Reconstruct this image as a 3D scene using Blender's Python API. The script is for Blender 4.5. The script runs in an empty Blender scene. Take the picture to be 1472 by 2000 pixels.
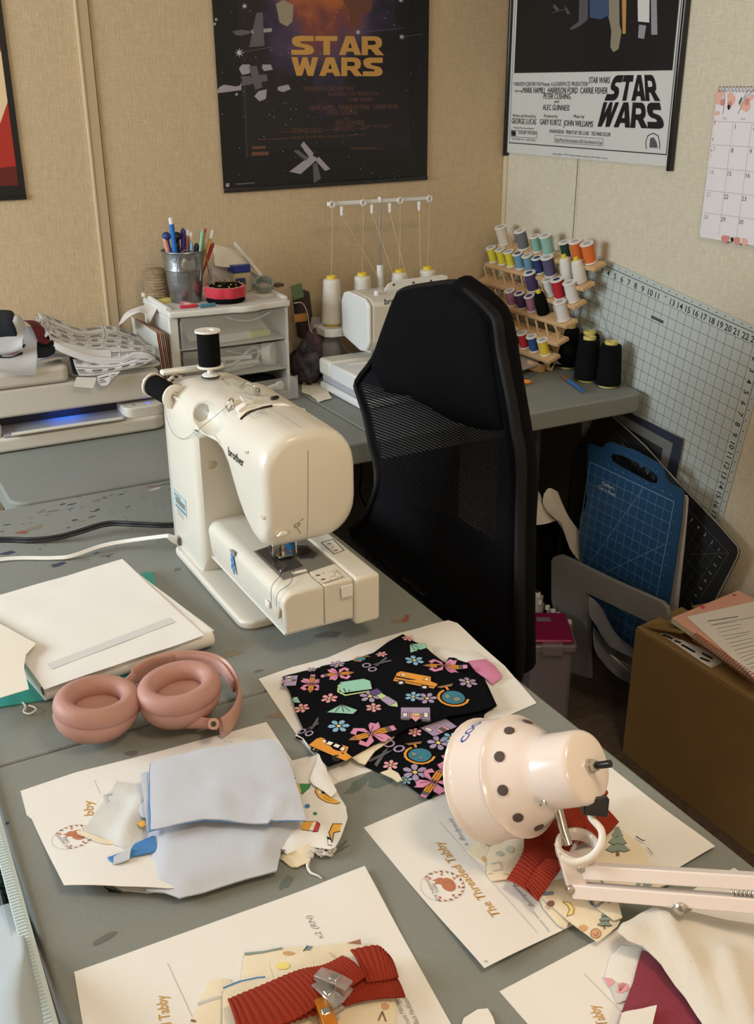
import bpy, bmesh, math, random
from math import sin, cos, pi, radians, sqrt, atan2
from mathutils import Vector, Matrix, noise
from mathutils.geometry import delaunay_2d_cdt
random.seed(7)
D = bpy.data
SC = bpy.context.scene
COL = SC.collection

# ---------------------------------------------------------------- camera
F, YAW, PITCH, ROLL = 2004.86, -0.497078, 0.394617, -0.003343
CAM = Vector((-1.73479, -2.45367, 1.42963))
_f = Vector((-sin(YAW)*cos(PITCH), cos(YAW)*cos(PITCH), -sin(PITCH)))
_r0 = Vector((cos(YAW), sin(YAW), 0)); _u0 = _r0.cross(_f)
RT = _r0*cos(ROLL)+_u0*sin(ROLL); UP = -_r0*sin(ROLL)+_u0*cos(ROLL); FW = _f
cam = D.cameras.new('camera'); camo = D.objects.new('camera', cam); COL.objects.link(camo)
cam.sensor_fit = 'HORIZONTAL'; cam.sensor_width = 36; cam.lens = 36*F/1472
cam.clip_start = .02
M3 = Matrix((RT, UP, -FW)).transposed().to_4x4(); M3.translation = CAM
camo.matrix_world = M3
SC.camera = camo
T = 0.74                                   # table height

def P(px, py, z=T):                        # photo position -> point on a level surface
    d = FW*F+RT*(px-736)+UP*(1000-py)
    return CAM+d*((z-CAM.z)/d.z)
def PX(px, py, x):
    d = FW*F+RT*(px-736)+UP*(1000-py); return CAM+d*((x-CAM.x)/d.x)
def PY(px, py, y):
    d = FW*F+RT*(px-736)+UP*(1000-py); return CAM+d*((y-CAM.y)/d.y)
def PD(px, py, dep):
    return CAM+(FW*F+RT*(px-736)+UP*(1000-py))*(dep/F)

# ---------------------------------------------------------------- world, lights, exposure
SC.view_settings.view_transform = 'Standard'; SC.view_settings.look = 'None'
SC.view_settings.gamma = 1; SC.view_settings.use_curve_mapping = False
SC.view_settings.exposure = -0.06
w = D.worlds.new('room_world'); SC.world = w; w.use_nodes = True
w.node_tree.nodes['Background'].inputs[0].default_value = (.62, .68, .8, 1)
w.node_tree.nodes['Background'].inputs[1].default_value = .10
def area(name, loc, to, sx, sy, power, col):
    l = D.lights.new(name, 'AREA'); l.shape = 'RECTANGLE'; l.size = sx; l.size_y = sy
    l.energy = power; l.color = col
    o = D.objects.new(name, l); COL.objects.link(o); o.location = loc
    o.rotation_euler = (Vector(to)-Vector(loc)).to_track_quat('-Z', 'Y').to_euler()
    return o
area('window_daylight', (-3.05, -.72, 1.45), (0, -.85, 1.15), 1.05, .66, 46, (.82, .93, 1.0))
pl_ = D.lights.new('room_lamp', 'POINT'); pl_.energy = 19; pl_.color = (1.0, .79, .56); pl_.shadow_soft_size = .14   # shaded lamp standing behind the viewer
plo = D.objects.new('room_lamp', pl_); COL.objects.link(plo); plo.location = (-1.75, -3.25, 1.60)
area('ceiling_light', (-1.05, -2.35, 2.38), (-1.05, -1.9, 0), .4, .4, 11, (1.0, .79, .56))

# ---------------------------------------------------------------- materials
def lin(c):
    return tuple(((v/255)/12.92 if v/255 <= .04045 else ((v/255+.055)/1.055)**2.4) for v in c)
_m = {}
def mat(name, col=(200, 200, 200), rough=.55, metal=0., bump=0., bscale=300., var=0., vscale=20.,
        trans=0., alpha=1., emit=0., wave=0., coat=0., sheen=0., stretch=None, ior=1.45, sss=0., spec=.5):
    if name in _m: return _m[name]
    m = D.materials.new(name); m.use_nodes = True; _m[name] = m
    nt = m.node_tree; N = nt.nodes; L = nt.links; b = N['Principled BSDF']
    c = lin(col)+(1,)
    b.inputs['Base Color'].default_value = c; b.inputs['Roughness'].default_value = rough
    b.inputs['Metallic'].default_value = metal; b.inputs['IOR'].default_value = ior
    b.inputs['Specular IOR Level'].default_value = spec
    b.inputs['Transmission Weight'].default_value = trans; b.inputs['Alpha'].default_value = alpha
    b.inputs['Coat Weight'].default_value = coat; b.inputs['Sheen Weight'].default_value = sheen
    if sss: b.inputs['Subsurface Weight'].default_value = sss; b.inputs['Subsurface Scale'].default_value = .01
    if emit:
        b.inputs['Emission Color'].default_value = c; b.inputs['Emission Strength'].default_value = emit
    if bump or var or wave:
        tc = N.new('ShaderNodeTexCoord'); co = tc.outputs['Object']
        if stretch:
            mp = N.new('ShaderNodeMapping'); mp.inputs['Scale'].default_value = stretch
            L.new(co, mp.inputs[0]); co = mp.outputs[0]
    if var:
        n = N.new('ShaderNodeTexNoise'); n.inputs['Scale'].default_value = vscale; n.inputs['Detail'].default_value = 4
        L.new(co, n.inputs[0])
        r = N.new('ShaderNodeMapRange'); r.inputs[1].default_value = .3; r.inputs[2].default_value = .7
        r.inputs[3].default_value = 1-var; r.inputs[4].default_value = 1+var
        L.new(n.outputs[0], r.inputs[0])
        mx = N.new('ShaderNodeVectorMath'); mx.operation = 'SCALE'; mx.inputs[0].default_value = c[:3]
        L.new(r.outputs[0], mx.inputs['Scale']); L.new(mx.outputs[0], b.inputs['Base Color'])
    if bump:
        n = N.new('ShaderNodeTexNoise'); n.inputs['Scale'].default_value = bscale; n.inputs['Detail'].default_value = 3
        L.new(co, n.inputs[0]); h = n.outputs[0]
        bp = N.new('ShaderNodeBump'); bp.inputs['Strength'].default_value = min(1, bump); bp.inputs['Distance'].default_value = .002
        L.new(h, bp.inputs['Height']); L.new(bp.outputs[0], b.inputs['Normal'])
    return m

def wall_mat(name, col):
    """woven vinyl wallpaper: crossing stretched noise for the threads"""
    m = mat(name, col, .8); nt = m.node_tree; N = nt.nodes; L = nt.links; b = N['Principled BSDF']
    tc = N.new('ShaderNodeTexCoord')
    outs = []
    for s in ((55, 55, 700), (500, 500, 60)):
        mp = N.new('ShaderNodeMapping'); mp.inputs['Scale'].default_value = s; L.new(tc.outputs['Object'], mp.inputs[0])
        n = N.new('ShaderNodeTexNoise'); n.inputs['Scale'].default_value = 1; n.inputs['Detail'].default_value = 3; L.new(mp.outputs[0], n.inputs[0])
        outs.append(n.outputs[0])
    ad = N.new('ShaderNodeMath'); L.new(outs[0], ad.inputs[0]); L.new(outs[1], ad.inputs[1])
    bp = N.new('ShaderNodeBump'); bp.inputs['Strength'].default_value = .45; bp.inputs['Distance'].default_value = .0015
    L.new(ad.outputs[0], bp.inputs['Height']); L.new(bp.outputs[0], b.inputs['Normal'])
    r = N.new('ShaderNodeMapRange'); r.inputs[1].default_value = .7; r.inputs[2].default_value = 1.3
    r.inputs[3].default_value = .86; r.inputs[4].default_value = 1.1; L.new(ad.outputs[0], r.inputs[0])
    mx = N.new('ShaderNodeVectorMath'); mx.operation = 'SCALE'; mx.inputs[0].default_value = lin(col)
    L.new(r.outputs[0], mx.inputs['Scale']); L.new(mx.outputs[0], b.inputs['Base Color'])
    return m

# ---------------------------------------------------------------- mesh builder
WM = {}
class MB:
    def __init__(s, M=None): s.v = []; s.f = []; s.mi = []; s.M = M
    def add(s, vs, fs, mi=0):
        o = len(s.v)
        s.v += [(s.M @ Vector(p)) if s.M else Vector(p) for p in vs]
        s.f += [tuple(i+o for i in f) for f in fs]; s.mi += [mi]*len(fs); return s
    def box(s, c, d, rz=0, mi=0, R=None):
        R = R or Matrix.Rotation(rz, 3, 'Z'); c = Vector(c)
        vs = [c+R @ Vector((x*d[0]/2, y*d[1]/2, z*d[2]/2)) for x in (-1, 1) for y in (-1, 1) for z in (-1, 1)]
        return s.add(vs, [(0, 1, 3, 2), (4, 6, 7, 5), (0, 4, 5, 1), (2, 3, 7, 6), (0, 2, 6, 4), (1, 5, 7, 3)], mi)
    def loft(s, rings, caps=True, closed=True, mi=0):
        n = len(rings[0]); vs = [p for r in rings for p in r]; fs = []
        for k in range(len(rings)-1):
            for i in range(n if closed else n-1):
                j = (i+1) % n; fs.append((k*n+i, k*n+j, (k+1)*n+j, (k+1)*n+i))
        if caps and closed:
            fs.append(tuple(range(n))[::-1]); fs.append(tuple((len(rings)-1)*n+i for i in range(n)))
        return s.add(vs, fs, mi)
    def cyl(s, p0, p1, r0, r1=None, n=16, caps=True, mi=0):
        p0, p1 = Vector(p0), Vector(p1); r1 = r0 if r1 is None else r1
        return s.loft(rings_on([p0, p1], [r0, r1], n), caps, True, mi)
    def lathe(s, prof, o=(0, 0, 0), ax=(0, 0, 1), n=24, caps=True, mi=0):
        o = Vector(o); ax = Vector(ax).normalized(); a, b = basis(ax)
        return s.loft([[o+ax*z+a*(r*cos(2*pi*i/n))+b*(r*sin(2*pi*i/n)) for i in range(n)] for r, z in prof], caps, True, mi)
    def tube(s, pts, r, n=8, caps=True, mi=0, flat=None, closed=False, up=None):
        pts = [Vector(p) for p in pts]; N = len(pts); rr = r if isinstance(r, (list, tuple)) else [r]*N
        rings = []; prev = None
        for i, p in enumerate(pts):
            t = (pts[(i+1) % N]-pts[i-1]) if closed else (pts[min(i+1, N-1)]-pts[max(i-1, 0)])
            t.normalize()
            if up is not None: a = Vector(up); a = (a-t*a.dot(t)).normalized()
            else:
                a = prev if prev is not None else basis(t)[0]
                a = (a-t*a.dot(t)).normalized()
            prev = a; b = t.cross(a); ra, rb = (rr[i], rr[i]) if flat is None else flat
            rings.append([p+a*(ra*cos(2*pi*k/n))+b*(rb*sin(2*pi*k/n)) for k in range(n)])
        if closed: rings.append(rings[0])
        return s.loft(rings, caps and not closed, True, mi)
    def prism(s, poly, z0, z1, F=None, mi=0):
        """polygon in (a,b) extruded z0..z1; F maps (a,b,c) to a point"""
        F = F or (lambda a, b, c: Vector((a, b, c)))
        n = len(poly); vs = [F(a, b, z0) for a, b in poly]+[F(a, b, z1) for a, b in poly]
        fs = [tuple(range(n))[::-1], tuple(range(n, 2*n))]+[(i, (i+1) % n, n+(i+1) % n, n+i) for i in range(n)]
        return s.add(vs, fs, mi)
    def ball(s, c, r, n=12, mi=0, R=None):
        c = Vector(c); r = Vector(r) if isinstance(r, (tuple, list, Vector)) else Vector((r, r, r)); rings = []
        for k in range(n//2+1):
            t = pi*k/(n//2); t = min(max(t, .02), pi-.02)
            q = [Vector((r.x*sin(t)*cos(2*pi*i/n), r.y*sin(t)*sin(2*pi*i/n), r.z*cos(t))) for i in range(n)]
            rings.append([c+(R @ p if R else p) for p in q][::-1])
        return s.loft(rings, True, True, mi)
    def build(s, name, mats, parent=None, smooth=40, bevel=0., seg=2, label=None, solid=0, subdiv=0, kind=None, loc=None):
        me = D.meshes.new(name); W = WM[parent.name] if parent else Matrix.Identity(4)
        if not parent and loc is None:
            xs = [v.x for v in s.v]; ys = [v.y for v in s.v]
            loc = ((min(xs)+max(xs))/2, (min(ys)+max(ys))/2, min(v.z for v in s.v))
        W2 = W if parent else Matrix.Translation(loc)
        inv = W2.inverted()
        me.from_pydata([inv @ v for v in s.v], [], s.f); me.validate()
        for m in (mats if isinstance(mats, (list, tuple)) else [mats]): me.materials.append(m)
        if len(me.polygons) == len(s.mi): me.polygons.foreach_set('material_index', s.mi)
        bm = bmesh.new(); bm.from_mesh(me)
        if solid:                                   # give a sheet its thickness, with crisp rims
            bm.normal_update(); vs = list(bm.verts); fs = list(bm.faces); be = [e for e in bm.edges if len(e.link_faces) == 1]
            lo = {v: bm.verts.new(v.co-v.normal*solid) for v in vs}
            for f in fs:
                g = bm.faces.new([lo[v] for v in reversed(f.verts)]); g.material_index = f.material_index
            for e in be:
                f = e.link_faces[0]; l = [q for q in f.loops if q.edge == e][0]; a, b = l.vert, l.link_loop_next.vert
                q = [bm.verts.new(v.co) for v in (a, lo[a], lo[b], b)]; g = bm.faces.new(q); g.material_index = f.material_index
        else: bmesh.ops.recalc_face_normals(bm, faces=bm.faces)
        bm.to_mesh(me); bm.free()
        me.polygons.foreach_set('use_smooth', [True]*len(me.polygons))
        if smooth: me.set_sharp_from_angle(angle=radians(smooth))
        o = D.objects.new(name, me); COL.objects.link(o)
        if parent: o.parent = parent
        else: o.location = loc
        WM[o.name] = W2.copy()
        if label: o['label'] = label
        if kind: o['kind'] = kind
        if subdiv:
            md = o.modifiers.new('subdivision', 'SUBSURF'); md.levels = subdiv; md.render_levels = subdiv
        if bevel:
            md = o.modifiers.new('bevel', 'BEVEL'); md.width = bevel; md.segments = seg; md.limit_method = 'ANGLE'; md.angle_limit = radians(38)
            md.harden_normals = False
        return o
def basis(t):
    t = t.normalized(); a = Vector((0, 0, 1)) if abs(t.z) < .9 else Vector((1, 0, 0))
    a = (a-t*a.dot(t)).normalized(); return a, t.cross(a)
def rings_on(ps, rs, n):
    ax = (ps[-1]-ps[0]); a, b = basis(ax)
    return [[p+a*(r*cos(2*pi*i/n))+b*(r*sin(2*pi*i/n)) for i in range(n)] for p, r in zip(ps, rs)]
def thing(name, label, cat, loc=(0, 0, 0), group=None, M=None):
    o = D.objects.new(name, None); COL.objects.link(o); o.empty_display_size = .05
    M = M or Matrix.Translation(loc); o.matrix_local = M; WM[o.name] = M.copy()
    o['label'] = label; o['category'] = cat
    if group: o['group'] = group
    return o
def tag(o, label, cat, group=None):
    o['label'] = label; o['category'] = cat
    if group: o['group'] = group
    return o
def struct(o): o['kind'] = 'structure'; return o
def dup(root, M, label, group=None, recol=None):
    """copy of a thing with copies of its parts and sub-parts; recol maps a part name to a material"""
    def cp(o, par):
        c = o.copy(); COL.objects.link(c); c.parent = par; WM[c.name] = M.copy()
        if recol and o.name.split('.')[0] in recol and o.type == 'MESH':
            c.data = o.data.copy(); c.data.materials[0] = recol[o.name.split('.')[0]]
        for ch in [x for x in D.objects if x.parent == o]: cp(ch, c)
        return c
    r = cp(root, None); r.matrix_local = M; r['label'] = label
    if group: r['group'] = group
    return r
def rrect(x0, y0, x1, y1, r, n=5):
    out = []
    for cx, cy, a in ((x1-r, y1-r, 0), (x0+r, y1-r, pi/2), (x0+r, y0+r, pi), (x1-r, y0+r, 3*pi/2)):
        for k in range(n+1): out.append((cx+r*cos(a+pi/2*k/n), cy+r*sin(a+pi/2*k/n)))
    return out
def circ(cx, cy, r, n=16, ry=None, rot=0):
    ry = ry or r; return [(cx+r*cos(2*pi*i/n)*cos(rot)-ry*sin(2*pi*i/n)*sin(rot), cy+r*cos(2*pi*i/n)*sin(rot)+ry*sin(2*pi*i/n)*cos(rot)) for i in range(n)]
def spline(pts, k=6, closed=False):
    pts = [Vector(p) for p in pts]; n = len(pts); out = []
    for i in range(n if closed else n-1):
        g = (lambda j: pts[j % n]) if closed else (lambda j: pts[max(0, min(n-1, j))])
        a, b, c, d = g(i-1), g(i), g(i+1), g(i+2)
        for t in [q/k for q in range(k)]:
            out.append(.5*((2*b)+(c-a)*t+(2*a-5*b+4*c-d)*t*t+(3*b-a-3*c+d)*t**3))
    if not closed: out.append(pts[-1])
    return out
def stroke(pts, w):
    """flat line of width w as a polygon list of quads in 2-D"""
    out = []
    for i in range(len(pts)-1):
        a, b = Vector(pts[i]), Vector(pts[i+1]); d = (b-a)
        if d.length < 1e-9: continue
        d.normalize(); q = Vector((-d.y, d.x))*w/2; a2 = a-d*w*.3; b2 = b+d*w*.3
        out.append([tuple(a2-q), tuple(b2-q), tuple(b2+q), tuple(a2+q)])
    return out
def tri(poly, grid=0., extra=()):
    """triangulate a polygon (with optional inner grid points)"""
    n = len(poly); pts = [Vector(p[:2]) for p in poly]; edges = [(i, (i+1) % n) for i in range(n)]
    if grid:
        x0, x1 = min(p.x for p in pts), max(p.x for p in pts); y0, y1 = min(p.y for p in pts), max(p.y for p in pts)
        j = 0; y = y0+grid/2
        while y < y1:
            x = x0+(grid/2 if j % 2 else 0)
            while x < x1:
                q = Vector((x, y))
                if inside(q, poly) and edged(q, poly) > grid*.45: pts.append(q)
                x += grid
            y += grid*.87; j += 1
    r = delaunay_2d_cdt(pts, edges, [tuple(range(n))], 1, 1e-7)
    return r[0], r[2]
def inside(q, poly):
    c = False; n = len(poly); j = n-1
    for i in range(n):
        xi, yi = poly[i][0], poly[i][1]; xj, yj = poly[j][0], poly[j][1]
        if (yi > q[1]) != (yj > q[1]) and q[0] < (xj-xi)*(q[1]-yi)/(yj-yi)+xi: c = not c
        j = i
    return c
def edged(q, poly):
    m = 9; n = len(poly); q = Vector((q[0], q[1]))
    for i in range(n):
        a = Vector((poly[i][0], poly[i][1])); b = Vector((poly[(i+1) % n][0], poly[(i+1) % n][1])); d = b-a
        t = max(0, min(1, (q-a).dot(d)/max(1e-12, d.dot(d)))); m = min(m, (q-a-d*t).length)
    return m
def dens(poly, step):
    out = []; n = len(poly)
    for i in range(n):
        a = Vector(poly[i][:2]); b = Vector(poly[(i+1) % n][:2]); k = max(1, int((b-a).length/step))
        for t in range(k): out.append(tuple(a.lerp(b, t/k)))
    return out
def nz(x, y, s=0.): return noise.noise(Vector((x, y, s)))

_glyph = {}
def text_tris(s, size=1., bold=0., shear=0., align='LEFT', cw=1.):
    key = (s, bold, shear, align)
    if key not in _glyph:
        cu = D.curves.new('t', 'FONT'); cu.body = s; cu.size = 1; cu.resolution_u = 2; cu.offset = bold; cu.shear = shear
        cu.align_x = align; cu.align_y = 'CENTER'
        o = D.objects.new('t', cu); COL.objects.link(o)
        me = D.meshes.new_from_object(o.evaluated_get(bpy.context.evaluated_depsgraph_get()))
        _glyph[key] = ([(v.co.x, v.co.y) for v in me.vertices], [tuple(p.vertices) for p in me.polygons])
        D.objects.remove(o); D.curves.remove(cu); D.meshes.remove(me)
    v, f = _glyph[key]
    return [(a*size*cw, b*size) for a, b in v], f
class Deco:
    """flat print laid on a surface; S maps (a,b) and lift to a point"""
    def __init__(s, S, mats): s.S = S; s.mb = MB(); s.names = list(mats); s.k = 0
    def _l(s, lift): s.k += 1; return lift+s.k*1.2e-6
    def poly(s, pts, m, grid=0., lift=.0003):
        l = s._l(lift)
        try: v, f = tri(pts, grid)
        except Exception: return
        s.mb.add([s.S(p[0], p[1], l) for p in v], [tuple(x) for x in f], s.names.index(m))
    def line(s, pts, w, m, lift=.0003):
        l = s._l(lift)
        for q in stroke([Vector(p[:2]) for p in pts], w): s.mb.add([s.S(a, b, l) for a, b in q], [(0, 1, 2, 3)], s.names.index(m))
    def text(s, t, a, b, size, m, rot=0., bold=0., shear=0., align='CENTER', cw=1., lift=.0003):
        l = s._l(lift); v, f = text_tris(t, size, bold, shear, align, cw); c, n = cos(rot), sin(rot)
        s.mb.add([s.S(a+x*c-y*n, b+x*n+y*c, l) for x, y in v], f, s.names.index(m))
    def build(s, name, parent, label=None):
        if not s.mb.f: return None
        return s.mb.build(name, [_m[n] for n in s.names], parent, smooth=0, label=label, loc=None)

def sheet(name, poly, S, mats, parent=None, grid=.02, solid=.0012, step=None, **k):
    """thin flexible sheet: polygon laid over a surface S(a,b,lift)"""
    v, f = tri(dens(poly, step or grid), grid)
    mb = MB(); mb.add([S(p.x, p.y, 0) for p in v], [tuple(x) for x in f])
    return mb.build(name, mats, parent, smooth=k.pop('smooth', 75), solid=solid, **k)
# ---------------------------------------------------------------- structure
m_wall = wall_mat('wallpaper_tan', (200, 178, 145))
m_wallr = wall_mat('wallpaper_beige', (210, 201, 180))
m_strip = mat('trim_tan', (186, 166, 134), .6, bump=.2, bscale=200)
m_seam = mat('seam_dark', (60, 48, 38), .8)
m_edge = mat('trim_edge', (205, 190, 160), .5)
m_carpet = mat('carpet_brown', (88, 72, 58), .95, bump=1, bscale=350, var=.25, vscale=60)
m_ceil = mat('ceiling_white', (215, 210, 200), .9)
def slab(name, lo, hi, m):
    lo, hi = Vector(lo), Vector(hi); return struct(MB().box((lo+hi)/2, hi-lo).build(name, m))
XL, YF, ZC = -3.1, -3.6, 2.42
slab('floor', (XL, YF, -.05), (0, 0, 0), m_carpet)
slab('ceiling', (XL, YF, ZC), (0, 0, ZC+.05), m_ceil)
slab('wall_back', (XL, 0, 0), (0.05, .05, ZC), m_wall)
slab('wall_right', (0, YF, 0), (.05, 0, ZC), m_wallr)
slab('wall_front', (XL, YF-.05, 0), (.05, YF, ZC), m_wallr)
# left wall with its window opening
wl = MB()
y0, y1, z0, z1 = -1.29, -.15, 1.08, 1.83
for a, b, c, d in ((YF, y0, 0, ZC), (y1, 0, 0, ZC), (y0, y1, 0, z0), (y0, y1, z1, ZC)):
    wl.box((XL-.025, (a+b)/2, (c+d)/2), (.05, b-a, d-c))
struct(wl.build('wall_left', m_wall))
fr = MB(); t = .05
for a, b, c, d in ((y0, y0+t, z0, z1), (y1-t, y1, z0, z1), (y0, y1, z0, z0+t), (y0, y1, z1-t, z1), (y0, y1, 1.34, 1.37)):
    fr.box((XL-.02, (a+b)/2, (c+d)/2), (.05, b-a, d-c))
struct(fr.build('window_1', mat('window_white', (225, 225, 222), .5)))
# batten strip on the back wall, corner bead and panel joint on the right wall
xa, xb = -1.134, -1.108
def bstrip(nm, pts, m): return struct(MB().box(*pts).build(nm, m))
tr = bstrip('trim_1', ((-1.121, -.0025, 1.2), (.026, .005, 2.4)), m_strip)
MB().box((-1.1345, -.0035, 1.2), (.004, .007, 2.4)).build('edge_bead', m_edge, tr)
MB().box((-1.1075, -.0008, 1.2), (.003, .004, 2.4)).build('dark_edge', m_seam, tr)  # dark strip along the right edge of the batten
bstrip('trim_2', ((-.0025, -.010, 1.2), (.005, .017, 2.4)), m_edge)
bstrip('trim_3', ((-.0004, -.317, 1.2), (.0016, .0026, 2.4)), m_seam)
bstrip('trim_4', ((-.0008, -.3215, 1.2), (.002, .005, 2.4)), m_wallr)
bstrip('baseboard_right', ((-.006, -1.8, .04), (.012, 3.58, .08)), m_strip)
bstrip('baseboard_back', ((-1.56, -.006, .04), (3.07, .012, .08)), m_strip)

# ---------------------------------------------------------------- folding tables
m_tab = mat('table_grey_plastic', (132, 136, 131), .55, bump=.5, bscale=900, var=.05, vscale=6)
m_leg = mat('table_leg_dark', (58, 60, 62), .45, .5)
def table(lab, x0, y0, x1, y1, along, mid):
    t = thing('folding_table', lab, 'table', ((x0+x1)/2, (y0+y1)/2, 0))
    th = .046
    def half(a0, b0, a1, b1, corners):
        # rounded only at the outer corners
        r = .035; out = []
        for (cx, cy, sx, sy) in ((a1, b1, 1, 1), (a0, b1, -1, 1), (a0, b0, -1, -1), (a1, b0, 1, -1)):
            ang = {(1, 1): 0, (-1, 1): pi/2, (-1, -1): pi, (1, -1): 3*pi/2}[(sx, sy)]
            if (sx, sy) in corners:
                for k in range(7): q = ang+pi/2*k/6; out.append((cx-sx*r+r*cos(q), cy-sy*r+r*sin(q)))
            else: out.append((cx, cy))
        MB().prism(out, T-th, T).build('tabletop_half', m_tab, t, smooth=30, bevel=.0045, seg=3)
    g = .0012
    if along == 'x':
        half(x0, y0, mid-g, y1, ((-1, 1), (-1, -1))); half(mid+g, y0, x1, y1, ((1, 1), (1, -1)))
        ends = [(x0+.16, 0), (x1-.27, 0)]
    else:
        half(x0, y0, x1, mid-g, ((-1, -1), (1, -1))); half(x0, mid+g, x1, y1, ((-1, 1), (1, 1)))
        ends = [(0, y0+.16), (0, y1-.16)]
    for ex, ey in ends:
        if along == 'x':
            a, b = Vector((ex, y0+.07, 0)), Vector((ex, y1-.07, 0))
        else: a, b = Vector((x0+.07, ey, 0)), Vector((x1-.07, ey, 0))
        for q in (a, b): MB().tube([q, q+Vector((0, 0, T-th))], .013, 10).build('leg', m_leg, t)
        for hz, rr in ((.22, .009), (T-th-.03, .011)):
            MB().tube([a+Vector((0, 0, hz)), b+Vector((0, 0, hz))], rr, 8).build('cross_bar', m_leg, t)
    return t
T1 = table('grey folding table in front, running toward the viewer under the white sewing machine', -1.668, -2.19, -1.05, -.668, 'y', -1.434)
T2 = table('grey folding table along the back wall, holding printer, drawers and thread rack', -1.50, -.655, -.018, -.045, 'x', -.75)
# dried paint on the front table
pm = ['paint_navy', 'paint_rust', 'paint_tan', 'paint_teal', 'paint_white', 'paint_dull']
for n, c in zip(pm, ((58, 62, 88), (136, 84, 74), (130, 118, 100), (100, 112, 106), (176, 176, 168), (104, 102, 97))): mat(n, c, .6)
dk = Deco(lambda a, b, l: Vector((a, b, T+l-.00005)), pm)
def blob(cx, cy, r, ry, rot=0, j=.35, n=11):
    return [(cx+(r*cos(a)*cos(rot)-ry*sin(a)*sin(rot))*k, cy+(r*cos(a)*sin(rot)+ry*sin(a)*cos(rot))*k)
            for a, k in ((2*pi*i/n, 1+random.uniform(-j, j)) for i in range(n))]
for (px, py, r, ry, m) in ((140, 985, .010, .0035, 0), (155, 970, .006, .003, 5), (104, 998, .008, .003, 5), (122, 985, .006, .003, 0), (187, 978, .009, .0055, 2), (190, 996, .007, .003, 0), (178, 1010, .007, .0022, 0),
    (180, 999, .004, .0018, 0), (137, 994, .006, .002, 0), (145, 1016, .005, .003, 0), (133, 1031, .004, .003, 0), (203, 972, .005, .005, 5), (218, 967, .007, .002, 5), (236, 966, .007, .0015, 0), (247, 960, .005, .001, 5),
    (15, 1025, .007, .002, 0), (43, 1040, .010, .006, 1), (70, 1030, .016, .006, 2), (105, 998, .01, .003, 5), (82, 998, .009, .004, 2), (16, 1080, .012, .006, 0), (115, 1102, .014, .007, 0), (188, 1080, .006, .002, 0), (303, 955, .014, .005, 4), (325, 945, .018, .007, 3),
    (300, 950, .012, .003, 1), (160, 1018, .008, .002, 2), (160, 990, .004, .002, 2), (208, 1085, .01, .004, 5), (160, 1094, .01, .001, 1), (60, 1012, .008, .001, 2), (20, 1090, .02, .006, 2), (346, 1112, .006, .004, 5),
    (255, 1471, .008, .0055, 5), (505, 1310, .006, .003, 5), (450, 1278, .02, .008, 2), (785, 1212, .015, .006, 2), (793, 1207, .012, .004, 1), (205, 1834, .010, .004, 5), (14, 1608, .002, .002, 0), (668, 1650, .01, .0015, 5), (662, 1662, .012, .0015, 5),
    (640, 1240, .02, .008, 5), (745, 1520, .02, .01, 3), (560, 1395, .02, .008, 2), (355, 985, .006, .003, 2), (250, 990, .007, .002, 5), (280, 972, .005, .0015, 5), (700, 1532, .02, .006, 3), (560, 1722, .01, .005, 3)):
    c = P(px, py); dk.poly(blob(c.x, c.y, r, ry, random.uniform(-.4, .8)), pm[m])
for k in range(40):
    c = P(random.uniform(0, 330), random.uniform(950, 1110))
    if c.y < -.70: dk.poly(blob(c.x, c.y, random.uniform(.001, .004), random.uniform(.001, .003)), pm[random.choice((0, 5, 5, 2))])
dk.build('paint_stains', T1)['kind'] = 'stuff'
# ---------------------------------------------------------------- white sewing machine
m_sm = mat('machine_cream', (217, 213, 201), .32, coat=.15, bump=.05, bscale=1500)
m_smw = mat('machine_white', (232, 230, 224), .3, coat=.15)
m_recess = mat('machine_recess', (196, 184, 158), .6)
m_line = mat('print_black', (30, 30, 34), .5)
m_grey = mat('print_grey', (120, 118, 112), .6)
m_steel = mat('steel', (200, 198, 192), .22, 1.)
m_steeld = mat('steel_dark', (110, 110, 112), .35, .9)
m_black = mat('plastic_black', (20, 20, 22), .35)
m_white = mat('plastic_white', (228, 226, 220), .4)
SM = thing('sewing_machine', 'white sewing machine on the front table with two black spools of thread on top', 'sewing machine', (-1.22, -1.15, T))
def srect(y, xl, xr, zb, zt, rt=.04, rb=.015, taper=0., n=6):
    """cross section with round top corners; the lower right edge drawn in by taper"""
    out = []; rbr = min(.045, max(rb, (.975-zb)*.55)) if taper < 0 or zb > .85 else rb
    for cx, cz, a0, r in ((xr-rt, zt-rt, 0, rt), (xl+rt*.9, zt-rt*.9, pi/2, rt*.9), (xl+rb, zb+rb, pi, rb), (xr-rbr-taper, zb+rbr, 3*pi/2, rbr)):
        for k in range(n+1):
            a = a0+pi/2*k/n; out.append(Vector((cx+r*cos(a), y, cz+r*sin(a))))
    return out
def bool_cut(o, cutter):
    md = o.modifiers.new('cut', 'BOOLEAN'); md.object = cutter; md.operation = 'DIFFERENCE'; md.solver = 'EXACT'; md.use_self = True
    bpy.context.view_layer.update()
    dg = bpy.context.evaluated_depsgraph_get(); me = D.meshes.new_from_object(o.evaluated_get(dg))
    o.modifiers.remove(md); o.data = me; D.objects.remove(cutter)
    me.polygons.foreach_set('use_smooth', [True]*len(me.polygons)); me.set_sharp_from_angle(angle=radians(40))
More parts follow.
